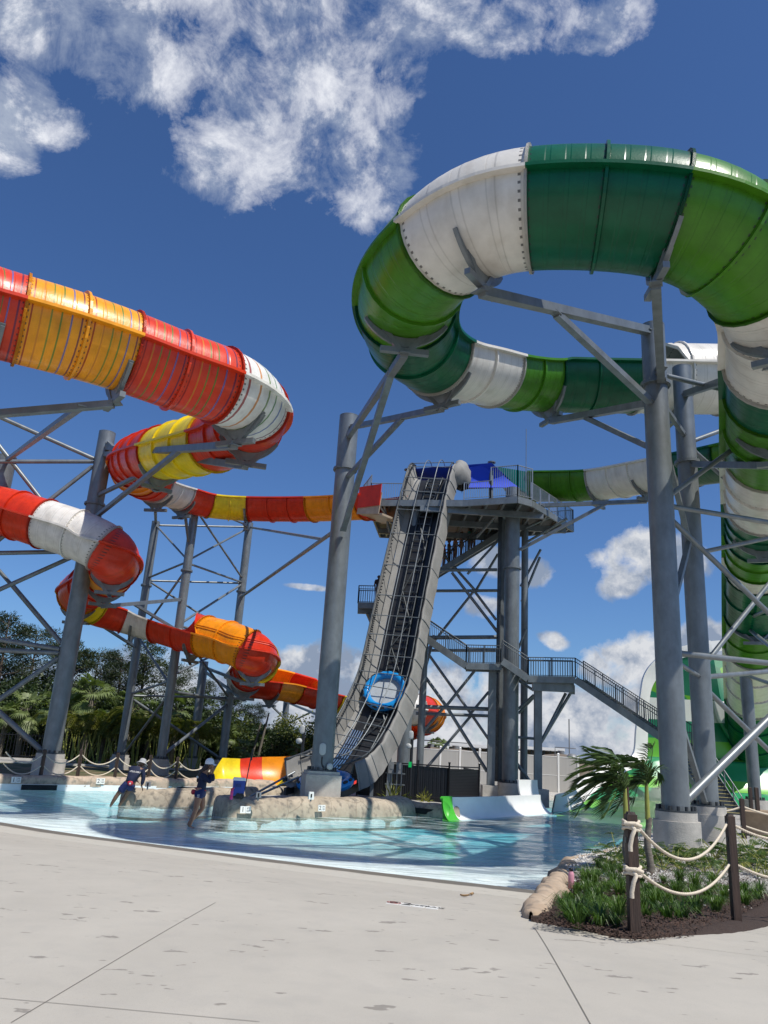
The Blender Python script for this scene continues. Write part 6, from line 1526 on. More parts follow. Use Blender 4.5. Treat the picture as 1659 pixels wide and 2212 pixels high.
# ---------------------------------------------------------------- cooler, bottles, fittings
def soft_box(b,c,size,r=.02,rot=None,mat=None,taper=1.):
    b.box(c,size,rot,taper,mat)
cz=.60; cpt=PZ(513,1725,cz); ck=thing('cooler',cpt,'blue wheeled cooler with white lid and long black handle on the rock shelf','cooler')
rz_=Matrix.Rotation(R(12),3,'Z')
b=MB(); b.box(cpt+V((0,0,.36)),(.40,.34,.52),rz_,taper=1.08); b.build('body',M['cooler_blue'],ck)
b=MB(); b.box(cpt+V((0,0,.645)),(.45,.39,.05),rz_); b.box(cpt+V((0,0,.69)),(.43,.37,.05),rz_,taper=.94); b.build('lid',M['white_paint'],ck)
b=MB(); b.box(cpt+rz_@V((-.03,-.20,.45)),(.2,.04,.1),rz_); b.build('recess_handle',mat('deep_blue',(.005,.025,.16),.4),ck)
for s_ in (-1,1):
    c=cpt+rz_@V((.12 if s_>0 else .0,-.17,.1)); b=MB(); b.cyl(c-V((0,.03,0)),c+V((0,.03,0)),.095,20); b.build('wheel',M['rubber'],ck)
    b=MB(); c=cpt+rz_@V((.22,-.1*s_,.3)); b.tube([c,c+V((.12,0,1.25))],.012,8); b.build('handle_bar',M['black_paint'],ck)
b=MB(); c=cpt+V((.345,0,1.35)); b.tube([c+V((0,-.1,0)),c+V((0,.1,0))],.02,8); b.bar(c+V((0,0,0)),c+V((.03,0,.38)),.06); b.build('grip',M['black_paint'],ck)
bp_=PZ(499,1727,.60); bt=thing('bottle',bp_,'red and pink patterned water bottle standing beside the blue cooler','water bottle')
b=MB(); b.lathe(bp_,[(.001,0),(.05,0),(.055,.02),(.055,.12),(.047,.15),(.055,.18),(.055,.27),(.04,.30)],20); b.build('flask',mat('patterned_red',(.6,.03,.08),.3,0,14,two=((.65,.02,.03),(.5,.05,.35))),bt); b=MB(); b.lathe(bp_,[(.04,.30),(.05,.31),(.05,.36),(.03,.37),(.001,.37)],20); b.box(bp_+V((.04,0,.38)),(.08,.03,.03)); b.build('lid',M['bottle_red'],bt)
pk=PZ(1234,1919,.50); t=thing('bottle',pk,'pink insulated bottle with black carry-loop lid at the edge of the planting bed','water bottle')
b=MB(); b.lathe(pk,[(.001,0),(.05,0),(.053,.01),(.053,.22),(.045,.255),(.033,.275),(.033,.285)],28); b.build('flask',M['pink'],t)
b=MB(); b.lathe(pk,[(.035,.283),(.037,.285),(.037,.325),(.03,.335),(.001,.335)],24); b.tube([pk+V((.032*math.cos(a),0,.365+.03*math.sin(a))) for a in frange(-.6,PI+.6,14)],.007,6); b.build('lid',M['black_paint'],t)
# dark straps lying over the kerb
b=MB(); c=PZ(1209,1900,.42)
for k in range(3): b.tube([c+V((-.2,.02+.08*k,-.12)),c+V((-.15,.03+.08*k,.09)),c+V((0,.05+.08*k,.16)),c+V((.14,.05+.08*k,.1)),c+V((.22,.06+.08*k,-.03))],.04,8)
tag(b.build('wet_towel',mat('charcoal_cloth',(.03,.03,.033),.6,0,8,noise_a=.4,bump=.5,bump_s=30)),'charcoal towel draped over the tan rock kerb beside the pink bottle','towel')
# fallen dry leaves on the wet concrete
g('dry_leaf',(.30,.19,.09),.7,0,20,noise_a=.4)
for u,v,a,nm in ((1004,1938,.3,'left'),(1019,1935,1.2,'right')):
    c=gp(u,v); b=MB(); rows=[]
    for i in range(7):
        w_=.035*math.sin(PI*i/6)+.002; rows.append([c+Matrix.Rotation(a,3,'Z')@V(((i/6-.5)*.16,k*w_,.012+.02*abs(k)+.015*(i/6-.5)**2*4)) for k in (-1,0,1)])
    b.grid(rows); b.grid([[p+V((0,0,-.003)) for p in r_] for r_ in rows]); tag(b.build('dry_leaf',M['dry_leaf']),nm+' one of two curled dry leaves on the wet concrete','dry leaf')
g('cover_grey',(.45,.46,.45),.5)
# device boxes on the columns
def disc_dev(c,nrm,r,h,name,parent,ml='cover_grey',el=1.):
    m_=facing(c,nrm); b=MB(); 
    r*=.85; prof=[(.001,h),(r*.8,h),(r*.95,h*.9),(r,h*.7),(r,0)]
    b.lathe((0,0,0),prof,28); b.v=[tuple(m_@V((p[0],(p[1]+math.copysign(max(0,el-1)*r,p[1]) if abs(p[1])>1e-6 else p[1]),p[2]))) for p in b.v]; return b.build(name,M[ml],parent)
pm=cp(MC,1618)+V((0,-MC.r-.02,0)); disc_dev(pm,(0,-1,0),.16,.06,'sensor_cover',MC.o,el=1.75); pm2=cp(MC,1654)+V((.32,-MC.r+.02,0)); disc_dev(pm2,(.3,-1,0),.15,.13,'speaker_cover',MC.o)
b=MB(); pts=[pm+V((0,.0,-.3)),pm+V((.02,0,-.6)),pm+V((.2,.0,-.85)),pm+V((.3,.02,-1.3)),pm+V((.35,-.05,-1.9)),pm+V((.6,-.5,-2.2)),pm+V((.65,-.75,-3.1)),pm+V((1.3,-1.0,-3.35)),pm+V((3.2,-.6,-3.3))]; b.tube([spl(pts,t) for t in frange(0,1,60)],.03,6); b.build('cable',M['black_paint'],MC.o)
b=MB(); b.box(pm+V((.3,0,-1.35)),(.16,.1,.2)); b.build('junction_box',M['panel_grey'],MC.o)
def mast(u0,v0,u1,v1,y,label,light=None):
    p=PY(u0,v0,y); t=thing('sensor_mast',p,label,'sensor mast'); zt=zat(p.x,p.y,v1); b=MB(); b.cyl(p,(p.x,p.y,zt),.075,12); b.build('pole',M['black_paint'],t)
    disc_dev(V((p.x-.06,p.y-.12,zt+.0)),(-.2,-1,0),.13,.1,'sensor_cover',t,el=1.8); disc_dev(V((p.x-.14,p.y-.12,zt-.52)),(-.5,-1,0),.15,.16,'speaker_cover',t)
    b=MB(); b.box((p.x-.05,p.y-.08,zt-1.35),(.14,.12,.25)); b.build('control_box',M[light] if light else M['orange_plastic'],t)
mast(647,1690,657,1576,37,'black mast with white sensor covers left of the central column'); mast(884,1733,889,1588,38.5,'black mast with white sensor covers and a green lamp right of the lift','lamp_green')
for u,v,z,nm in ((557,1730,.6,'small grey floodlight on the rock shelf right of the cooler'),(671,1731,.62,'small white post box with a slot on the rock shelf below the central column'),(318,1706,.62,'small black bollard lamp on the rock divider')):
    p=PZ(u,v,z); t=thing('floodlight',p,nm,'floodlight'); b=MB(); b.cyl(p,p+V((0,0,.12)),.03,8); b.build('stem',M['panel_grey'],t); b=MB(); b.box(p+V((0,0,.2)),(.2,.14,.18 if u!=671 else .26),Matrix.Rotation(R(20),3,'Z'),taper=.85); b.build('housing',M['sign_white'] if u==671 else M['panel_grey'],t); b=MB(); b.box(p+V((.02,-.08,.2)),(.05,.02,.12)); b.build('lens',M['hole'],t)
# black slatted enclosure fence
fn=thing('slat_fence',PZ(905,1735,.3),'black slatted privacy fence enclosure between the lift and the tower column','fence')
F0=PZ(770,1718,.3); F1=PZ(968,1735,.3); F2=PZ(1034,1734,.3)
def slats(p,q,h,nm,horiz=False):
    b=MB(); L_=(q-p).length; n=int(L_/.10)
    if horiz:
        k=int(h/.07)
        for i in range(k): b.bar(p+V((0,0,.06+h*i/k)),q+V((0,0,.06+h*i/k)),.02,.05)
    else:
        for i in range(n):
            if rnd.random()<.05: continue
            a=p.lerp(q,(i+.5)/n); a=a+V((rnd.uniform(-.01,.01),0,0)); b.bar(a+V((0,0,.05)),a+V((rnd.uniform(-.01,.01),0,h-rnd.uniform(0,.06))),.085,.02,up=(0,1,0))
    o=b.build(nm,M['black_paint'],fn); o['kind']='stuff'
    b=MB(); n_=(q-p).normalized().cross(V((0,0,1))); n_=n_ if n_.y>0 else -n_; b.bar(p+n_*.03+V((0,0,h/2)),q+n_*.03+V((0,0,h/2)),.008,h-.05); b.build('privacy_mesh',M['hole'],fn)
slats(F0,F1,1.62,'slat_panel'); slats(F1,F2,1.55,'slat_panel',True); slats(F2,F2+V((-.3,4,0)),1.55,'slat_panel')
for p,q in ((F0,F1),(F1,F2)):
    n=max(1,int((q-p).length/1.5))
    for i in range(n+1):
        a=p.lerp(q,i/n); b=MB(); b.cyl(a+V((0,-.04,0)),a+V((0,-.04,1.8)),.045,10); b.cyl(a+V((0,-.04,1.8)),a+V((0,-.04,1.86)),.06,10); b.build('fence_post',M['black_paint'],fn)
    b=MB(); b.tube([p+V((0,-.04,1.66)),q+V((0,-.04,1.66))],.03,8); b.tube([p+V((0,-.04,.2)),q+V((0,-.04,.2))],.02,6); b.build('rail',M['black_paint'],fn)
# electrical disconnect boxes on a frame
eb=thing('switch_boxes',PZ(850,1728,.3),'grey electrical switch boxes on a pipe frame in front of the black fence','electrical box'); p=PZ(850,1728,.3)
for k,x in enumerate((-.35,-.15,.1,.32)): b=MB(); b.cyl(p+V((x,0,0)),p+V((x,0,1.3 if k<3 else 1.6)),.03,8); b.build('conduit',M['steel_light'],eb)
for k,x in enumerate((-.2,.18)): b=MB(); b.box(p+V((x,-.08,1.45)),(.26,.16,.5)); b.box(p+V((x+.02,-.17,1.5)),(.14,.02,.2)); b.build('switch_box',M['panel_grey'],eb)
b=MB(); b.bar(p+V((-.45,0,.7)),p+V((.5,0,.7)),.05); b.bar(p+V((-.45,0,1.2)),p+V((.5,0,1.2)),.05); b.build('frame',M['steel'],eb)
# vinyl wall behind
vw=thing('vinyl_wall',V((8,58,.3)),'long pale grey vinyl screen wall behind the tower','wall')
VA=PY(780,1650,58); VB=PY(1249,1680,58); zt=2.72
n=11
for i in range(n):
    a=V((VA.x+(VB.x-VA.x)*i/n,58,.2)); c=V((VA.x+(VB.x-VA.x)*(i+1)/n,58,.2)); b=MB(); b.bar(a+V((.1,0,1.25)),c+V((-.1,0,1.25)),.06,2.5); b.build('panel',M['vinyl'],vw)
    b=MB(); b.bar(a+V((.1,0,2.53)),c+V((-.1,0,2.53)),.09,.05); b.bar(a+V((.1,-.0,1.25)),c+V((-.1,0,1.25)),.09,.03); b.build('rail',M['white_paint'],vw)
    b=MB(); b.box(a+V((0,0,1.35)),(.14,.14,2.72)); b.box(a+V((0,0,2.75)),(.18,.18,.08),taper=.3); b.build('post',M['white_paint'],vw)
b=MB(); b.box(V((VB.x,58,1.55)),(.14,.14,2.72)); b.build('post',M['white_paint'],vw)
vw2=thing('screen_wall',PZ(620,1657,.3),'short low grey screen wall behind the orange slide exit','wall'); a=PZ(571,1657,.3); c=PZ(690,1665,.3); za=zat(a.x,a.y,1629)
b=MB(); b.bar(V((a.x,a.y,(za+.3)/2)),V((c.x,c.y,(za+.3)/2)),.12,za-.3); b.build('panel',M['vinyl'],vw2); b=MB(); b.bar(V((a.x,a.y,za+.02)),V((c.x,c.y,za+.02)),.18,.06); b.build('cap_rail',M['sign_white'],vw2)
# low buildings and tanks far behind
def pavil(u0,v0,u1,y,h,label):
    a=PY(u0,v0,y); c=PY(u1,v0,y); c.z=a.z; t=thing('low_building',V((a.x,y,.3)),label,'building'); w_=c.x-a.x; zr=a.z
    b=MB(); b.box(((a.x+c.x)/2,y+2,zr-.12),(w_+.8,5,.28)); b.build('roof',M['white_paint'],t)
    b=MB(); b.box(((a.x+c.x)/2,y+2.4,(zr-.3+.3)/2),(w_,3.8,zr-.6)); b.build('wall',M['dark_roof'],t)
    b=MB()
    for k in range(6): x=a.x+.3+(w_-.6)*k/5; b.box((x,y,(zr)/2),(.16,.16,zr-.3))
    b.build('posts',M['steel_dark'],t)
pavil(979,1606,1058,80,4,'low dark pavilion with a white flat roof behind the wall, left of the tower column'); pavil(1128,1612,1209,80,4,'low dark pavilion with a white flat roof behind the wall, right of the tower column')
for u,v,r,nm in ((930,1613,3.2,'leftmost brown domed tank top behind the vinyl wall'),(984,1617,3.2,'second brown domed tank top behind the vinyl wall'),(1212,1628,2.6,'brown domed tank top behind the right end of the vinyl wall')):
    p=PY(u,v,72); t=thing('domed_tank',V((p.x,72,.3)),nm,'tank'); b=MB(); b.lathe((p.x,72,0),[(r,.3),(r,p.z-1.),(r*.9,p.z-.6),(r*.55,p.z-.15),(.01,p.z)],32); b.build('shell',M['dark_roof'],t)
    b=MB(); b.cyl((p.x,72,p.z-.1),(p.x,72,p.z+.25),.3,12); b.tube([(p.x-1,70,p.z-.3),(p.x-1,70,p.z+.5),(p.x+.8,70,p.z+.5)],.05,6); b.build('hatch',M['panel_grey'],t)
p=PY(1236,1640,66); t=thing('roof_vent',V((p.x,66,.3)),'dark mushroom vent with a thin mast behind the end of the vinyl wall','vent'); b=MB(); b.lathe((p.x,66,p.z-1),[(.3,-1),(.3,.7),(.5,.8),(.5,1.1),(.3,1.4),(.01,1.45)],24); b.build('hood',M['panel_grey'],t); b=MB(); b.cyl((p.x-.1,66.5,p.z),(p.x-.1,66.5,p.z+3.2),.05,6); b.build('mast',M['panel_grey'],t)
# dark picket fence in front of the palms
pf=thing('picket_fence',V((-20,62,.3)),'long dark metal picket fence in front of the palms and trees','fence')
pa=ra+nrm*5; pb=rb+nrm*5; b=MB(); n=420
for i in range(n):
    a=pa.lerp(pb,i/n); b.bar(V((a.x,a.y,.3)),V((a.x,a.y,2.1)),.035)
o=b.build('picket',M['black_paint'],pf); o['kind']='stuff'
b=MB(); b.bar(V((pa.x,pa.y,1.95)),V((pb.x,pb.y,1.95)),.05); b.bar(V((pa.x,pa.y,.5)),V((pb.x,pb.y,.5)),.05); b.build('rail',M['black_paint'],pf)
sg=thing('exit_sign',PY(563,1662,55),'small white pictogram sign in front of the picket fence','sign'); p=PY(563,1650,55); b=MB(); b.box(p,(.34,.03,.45)); b.build('plate',M['sign_white'],sg); b=MB(); b.box(p+V((-.05,-.02,0)),(.08,.01,.26)); b.box(p+V((.07,-.02,.05)),(.07,.01,.16)); b.build('pictogram',M['ink'],sg); b=MB(); b.cyl((p.x,p.y+.03,.3),(p.x,p.y+.03,p.z+.2),.03,8); b.build('post',M['steel_dark'],sg)
# ---------------------------------------------------------------- vegetation
rv=random.Random(21)
def leafquad(b,c,d,n,L_,w,bend=.0):
    d=d.normalized(); s=d.cross(n); s=s.normalized() if s.length>1e-5 else d.orthogonal().normalized()
    b.add([c,c+d*L_*.5+s*w/2,c+d*L_-V((0,0,bend*L_)),c+d*L_*.5-s*w/2],[(0,1,2,3)],smooth=False)
def rdir(r=rv):
    while True:
        v=V((r.uniform(-1,1),r.uniform(-1,1),r.uniform(-1,1)))
        if .05<v.length<1: return v.normalized()
# pine prototypes: straight trunk, crooked limbs, separate needle tufts with sky between
def pine(seed,h,spread,nl,dens,label):
    r=random.Random(seed); t=thing('pine_tree',(0,0,0),label,'pine tree','tall pines behind the palms'); tr=MB(); cr=MB()
    pts=[V((0,0,0))]; x=y=0
    for i in range(1,8): x+=r.uniform(-.12,.12)*1.2; y+=r.uniform(-.12,.12); pts.append(V((x,y,h*i/7)))
    tr.tube([spl(pts,k/14) for k in range(15)],[.24*(1-k/17) for k in range(15)],8)
    for i in range(nl):
        f=.45+.53*(i/nl)**.9; base=spl(pts,f); az=r.uniform(0,2*PI); ln=spread*(1.1-.6*(f-.45)/.55)*r.uniform(.55,1.1)
        d=V((math.cos(az),math.sin(az),r.uniform(.05,.5))); bp=[base]
        for k in range(1,6): bp.append(bp[-1]+(d+V((r.uniform(-.3,.3),r.uniform(-.3,.3),r.uniform(-.12,.25)))).normalized()*ln/5)
        tr.tube(bp,[.07*(1-k/6.5) for k in range(6)],5)
        cl=[bp[-1],bp[-2],bp[3]]+[bp[-1]+rdir(r)*ln*.25 for _ in range(2)]+[bp[3]+rdir(r)*ln*.22 for _ in range(2)]
        for c in cl:
            R_=r.uniform(.5,.95); 
            for _ in range(dens):
                o=rdir(r); o.z*=.6; p=c+o*R_*r.random()**.5; dd=(o+V((0,0,.5))+rdir(r)*.6).normalized(); leafquad(cr,p,dd,rdir(r),r.uniform(.22,.36),.075)
    tr.build('trunk',M['bark'],t).parent=t; o=cr.build('crown',M['pine'],t); return t
pines=[pine(1,13,4.0,26,50,'x'),pine(2,12,3.5,22,50,'x'),pine(3,10.5,3.2,18,50,'x')]
def putcopy(src,first,loc,rz,sc,label):
    o=src if first else copy_tree(src)
    o.location=loc; o.rotation_euler=(0,0,rz); o.scale=(sc,sc,sc)
    o['label']=label
    for ch in o.children: ch.matrix_parent_inverse=Matrix.Identity(4)
    return o
pl_=[(-50,1335,70,0,1.05,'tall broad pine cut by the left edge of the view'),(28,1325,66,1,1.1,'tall dark pine at the far left behind the first braces'),(85,1352,70,0,1.,'broad pine left of the thick left column'),(165,1375,66,2,1.1,'pine just right of the thick left column with a bushy crown'),(215,1405,68,0,.95,'pine seen between the thick left column and the rear frame column'),(268,1410,66,1,.95,'pine with crooked limbs between the frame columns'),(322,1385,67,2,1.15,'open-crowned pine above the palms right of the frame front column'),(378,1432,67,0,.85,'pine left of the short column under the twisted bend'),(440,1470,67,1,.85,'pine behind the short column under the twisted bend'),(505,1490,68,2,.95,'pine with a thin trunk between the frame and the slim column'),(552,1520,70,0,.8,'farther pine just left of the slim short column'),(610,1575,80,1,.62,'low pine top right of the slim short column')]
used=set()
for u,v,y,k,sc,nm in pl_:
    p=PY(u,v,y); h=[13,12,10.5][k]*1.04; s_=(p.z-.2)/h
    putcopy(pines[k],k not in used,(p.x,y,.2),rv.uniform(0,6.28),s_,nm); used.add(k)
# fan palms
def fanpalm(seed,h,label):
    r=random.Random(seed); t=thing('fan_palm',(0,0,0),label,'fan palm','fan palms along the picket fence'); tr=MB(); cr=MB()
    tr.tube([V((r.uniform(-.05,.05),0,h*k/8)) for k in range(9)],[.26-.01*k for k in range(9)],10)
    for i in range(60):   # old leaf boots
        z=h*r.uniform(.35,1); a=r.uniform(0,6.28); tr.bar(V((.2*math.cos(a),.2*math.sin(a),z)),V((.42*math.cos(a),.42*math.sin(a),z+.25)),.06,.03)
    tr.build('trunk',M['palm_bark'],t)
    for i in range(26):
        a=r.uniform(0,6.28); el=r.uniform(-.7,1.35); d=V((math.cos(a)*math.cos(el),math.sin(a)*math.cos(el),math.sin(el))); L_=r.uniform(1.,1.5)
        p0=V((0,0,h)); pts=[p0+d*L_*k/5-V((0,0,.25*(k/5)**2*L_)) for k in range(6)]; cr.tube(pts,[.03,.025,.022,.02,.018,.015],4)
        c=pts[-1]; dd=(pts[-1]-pts[-2]).normalized(); s=dd.cross(V((0,0,1))).normalized(); n=s.cross(dd)
        for k in range(22):
            an=-1.9+3.8*k/21; ld=dd*math.cos(an)+s*math.sin(an); Lf=r.uniform(.75,1.05)*(1-.25*abs(an)/1.9)
            q0=c; q1=c+ld*Lf*.55+n*.06*math.cos(an*3); q2=c+ld*Lf-V((0,0,.28*Lf)); sd_=ld.cross(n).normalized()*.05
            cr.add([q0,q1+sd_,q2,q1-sd_],[(0,1,2,3)],smooth=False)
    cr.build('crown',M['fan'],t); return t
fps=[fanpalm(5,4.2,'x'),fanpalm(6,3.4,'x'),fanpalm(8,5,'x')]
fl=[(20,1520,60,0),(62,1500,61,1),(118,1500,60,2),(205,1470,62,0),(232,1540,59,1),(290,1500,62,2),(325,1560,60,0),(385,1500,62,1),(440,1560,62,2),(492,1570,62,0),(530,1600,60,1),(560,1590,64,2),(642,1605,62,0),(-30,1500,60,2),(155,1500,62,1)]
fn_=['fan palm at the left edge below the pines','fan palm with drooping leaves left of the thick left column','fan palm partly hidden by the thick left column','tall fan palm with pale fans right of the thick left column','short fan palm with bright fans right of the thick left column','fan palm left of the frame front column','fan palm behind the frame front column','fan palm between the frame front column and the short column','fan palm right of the short column','fan palm behind the rear frame column','small fan palm left of the slim short column','fan palm behind the slim short column','fan palm beside the black sensor mast left of the central column','fan palm cut by the left edge','fan palm just right of the thick left column']
us=set()
for (u,v,y,k),nm in zip(fl,fn_):
    p=PY(u,v,y); s_=(p.z-.3)/([4.2,3.4,5][k]+1.0); putcopy(fps[k],k not in us,(p.x,y,.3),rv.uniform(0,6.28),s_,nm); us.add(k)
# a few far palms behind the vinyl wall and by the lift
for u,v,y,k,nm in ((940,1597,88,0,'small distant fan palm above the brown tank tops'),(958,1600,90,1,'smaller distant fan palm right of the other above the brown tank tops'),(740,1545,62,2,'fan palm seen through the foot of the raft lift'),(715,1600,60,0,'low fan palm close behind the foot of the raft lift')):
    p=PY(u,v,y); s_=(p.z-.3)/([4.2,3.4,5][k]+1.0); putcopy(fps[k],False,(p.x,y,.3),rv.uniform(0,6.28),s_,nm)
# feather palm fronds
def frond(b,pts,ll,w,r,wind=V((0,0,0)),n=34,droop=.3,spread=1.):
    L_=sum((q-p).length for p,q in zip(pts,pts[1:]))
    fine=[spl(pts,k/(n)) for k in range(n+1)]; b.tube(fine[::2],[.016*(1-.8*k/(len(fine[::2]))) for k in range(len(fine[::2]))],4)
    for k in range(2,n+1):
        f=k/n; c=fine[k]; tg=(fine[min(n,k+1)]-fine[k-1]).normalized(); s=tg.cross(V((0,0,1))); s=s.normalized() if s.length>.01 else V((1,0,0)); u=s.cross(tg)
        Lf=ll*math.sin(PI*min(1,.18+.8*f))**.6*r.uniform(.85,1.1)
        for sg in (-1,1):
            d=(s*sg*spread+tg*(.6+.6*f)+u*.25+wind+rdir(r)*.08).normalized(); m_=c+d*Lf*.5; e=c+d*Lf+V((0,0,-droop*Lf))+wind*Lf*.25; n_=d.cross(u).normalized()*w/2 if d.cross(u).length>.01 else s*w/2
            nn_=(u*.5+s*sg*.2).normalized(); sd_=d.cross(nn_).normalized()*w/2
            b.add([c-sd_*.3,c+sd_*.3,m_+sd_,e,m_-sd_],[(0,1,2,3,4)],smooth=False)
def areca(seed,label):
    r=random.Random(seed); t=thing('areca_palm',(0,0,0),label,'areca palm','bushy yellow-green feather palms in front of the fence'); st=MB(); cr=MB()
    for i in range(9):
        a=r.uniform(0,6.28); ln=r.uniform(.1,.5); top=V((math.cos(a)*ln*2.2,math.sin(a)*ln*2.2,r.uniform(1.6,2.4))); st.tube([V((math.cos(a)*.3,math.sin(a)*.3,0)),top],[.05,.035],6)
        for k in range(4):
            az=a+r.uniform(-1.6,1.6); o=V((math.cos(az),math.sin(az),0)); L_=r.uniform(1.2,1.9)
            frond(cr,[top,top+o*L_*.3+V((0,0,L_*.5)),top+o*L_*.75+V((0,0,L_*.55)),top+o*L_*1.1+V((0,0,L_*.2))],.55,.05,r,n=18)
    st.build('stem',M['stem_green'],t); cr.build('crown',M['areca'],t); return t
ars=[areca(3,'x'),areca(4,'x')]
al_=[(185,0),(222,1),(262,0),(300,1),(345,0),(385,1),(425,0),(150,1)]
an=['feather palm clump just right of the thick left column','feather palm clump left of the left rear frame column','feather palm clump at the left rear frame column','feather palm clump between the rear and front frame columns','feather palm clump behind the front frame column','feather palm clump left of the short column','feather palm clump right of the short column','feather palm clump mostly hidden by the thick left column']
for i,((u,k),nm) in enumerate(zip(al_,an)):
    p=PY(u,1600,57.5+rv.uniform(-.5,.5)); putcopy(ars[k],i<2 if (i<2 and k==al_[i][1]) else False,(p.x,p.y,.3),rv.uniform(0,6.28),rv.uniform(.95,1.2),nm)
# rounded dark shrubs
def shrub(seed,label,ml='shrub'):
    r=random.Random(seed); t=thing('shrub',(0,0,0),label,'shrub','dense shrubs behind the picket fence'); cr=MB(); st=MB()
    for i in range(6): a=r.uniform(0,6.28); st.tube([V((0,0,0)),V((math.cos(a)*.5,math.sin(a)*.5,1.2)),V((math.cos(a)*1.,math.sin(a)*1.,2.2))],[.06,.04,.02],5)
    cl=[(V((r.uniform(-1.3,1.3),r.uniform(-1,1),r.uniform(.5,3.2))),r.uniform(.5,.9)) for _ in range(26)]
    for c,R_ in cl:
        for _ in range(110):
            o=rdir(r); p=c+o*R_*(.55+.45*r.random()); leafquad(cr,p,(o+rdir(r)*.8),rdir(r),r.uniform(.16,.28),.1,.1)
    st.build('stem',M['bark'],t); cr.build('crown',M[ml],t); return t
shs=[shrub(11,'x'),shrub(12,'x'),shrub(13,'x','areca')]
us=set(); i=0
sn=['at the left edge','left of the thick left column','beside the base of the thick left column','in the gap right of the thick left column','left of the left rear frame column','behind the left rear frame column','between the frame columns','behind the front frame column','right of the front frame column','left of the short column','behind the short column','between the short column and rear frame column','behind the right rear frame column','right of the rear frame column','by the small pictogram sign','left of the slim column','behind the slim column','behind the low screen wall','left of the black sensor mast','behind the black sensor mast']
for j,u in enumerate([-10,28,66,150,195,232,265,300,335,365,395,425,460,490,525,560,592,622,645,670]):
    k=[0,1,0,1,2,0,1,0,1,0,1,0,1,2,0,1,0,1,2,0][j]; y=64+rv.uniform(-.6,1.8); p=PY(u,1600,y); s_=rv.uniform(1.,1.5)*(1.25 if u<60 else 1)*(.85 if u>500 else 1)
    putcopy(shs[k],k not in us,(p.x,y,.25),rv.uniform(0,6.28),s_,['dense dark shrub ','dense dark shrub ','yellow-green leafy shrub '][k]+sn[j]); us.add(k)
# mass of undergrowth behind everything on the left
b=MB(); r=rv
for i in range(13000):
    u=r.uniform(-150,705); y=r.uniform(67,78); p=PY(u,1600,y); top=(6.4-.006*max(0,u-60))*(1.0+.16*noise.noise(V((p.x*.25,y*.3,2)))) ; z=.2+top*r.random()**.75
    leafquad(b,V((p.x,y,z)),rdir(r),rdir(r),r.uniform(.45,.85),.34,.1)
o=b.build('undergrowth',M['shrub']); tag(o,'dense dark undergrowth filling the gaps between pines and palms','undergrowth',kind='stuff')
# thin pale trunks of bare palms on the left
for u,v0,v1,nm in ((563,1540,1650,'thin bare leaning trunk right of the rear frame column'),(548,1560,1650,'thin dark bare trunk left of the low screen wall')):
    p=PY(u,1650,63); zt=zat(p.x,p.y,v0); b=MB(); b.tube([V((p.x-.4,p.y,.2)),V((p.x-.1,p.y,zt*.5)),V((p.x+.25,p.y,zt))],[.12,.1,.06],8); tag(b.build('bare_trunk',M['palm_bark']),nm,'tree trunk')
# ---------------------------------------------------------------- wind-blown palms at the planting bed
def bent_palm(base,vt,rb_,rt,label,crown_pts,seed,shaft):
    r=random.Random(seed); t=thing('windblown_palm',base,label,'palm'); ztop=zat(base.x,base.y,vt); tr=MB(); H_=ztop-base.z
    tr.tube([V((base.x+.03*math.sin(k),base.y,base.z-.1+(H_*.62+.1)*k/8)) for k in range(9)],[rb_*(1.35 if k==0 else 1.1-.03*k) for k in range(9)],12); tr.build('trunk',M['palm_bark'],t)
    sb=MB(); sb.tube([V((base.x+.0,base.y,base.z+H_*.60)),V((base.x,base.y,base.z+H_*.8)),V((base.x,base.y,ztop))],[rt*1.15,rt,rt*.7],10); sb.build('crownshaft',M['stem_green'],t)
    c0=V((base.x,base.y,ztop))
    more=[]
    for pts in crown_pts:
        more.append(pts)
        if len(pts)==4 and pts[-1][0]<1390 and r.random()<.4:
            for q_ in range(1): more.append([(u+r.uniform(-6,6)*(i+1)*.7,v+r.uniform(-9,9)*(i+1)*.7,dy+r.uniform(-.3,.3)) for i,(u,v,dy) in enumerate(pts)])
    for pts in more:
        fb=MB(); P3=[c0-V((0,0,.12))]+[PY(u,v,base.y+dy) for u,v,dy in pts]
        frond(fb,P3,.44,.024,r,wind=V((-.55,.0,-.12)),n=32,droop=.2,spread=.9); fb.build('frond',M['palm'],t)
    return t
bB=gp(1404,1893,lambda x,y:zb(x,y)); bA=gp(1356,1900,lambda x,y:zb(x,y))
bent_palm(bB,1690,.075,.05,'wind-blown young palm with yellow-green shaft and one upright spear leaf',[
 [(1396,1660,0),(1365,1640,-.1),(1310,1628,-.2),(1262,1612,-.3)],[(1392,1665,.2),(1350,1645,.3),(1290,1635,.3),(1240,1650,.4)],[(1398,1668,0),(1370,1656,.4),(1320,1660,.5),(1268,1672,.6)],
 [(1390,1690,.1),(1365,1700,-.1),(1340,1735,-.2),(1332,1752,-.2)],[(1404,1660,0),(1407,1640,0),(1410,1622,0),(1410,1612,0)],[(1408,1672,.1),(1416,1664,.2),(1424,1672,.2),(1420,1690,.2)],[(1395,1680,.1),(1378,1690,.2),(1362,1712,.3),(1352,1735,.3)],[(1393,1655,-.2),(1380,1650,-.3),(1355,1652,-.3),(1330,1668,-.4)]],51,0)
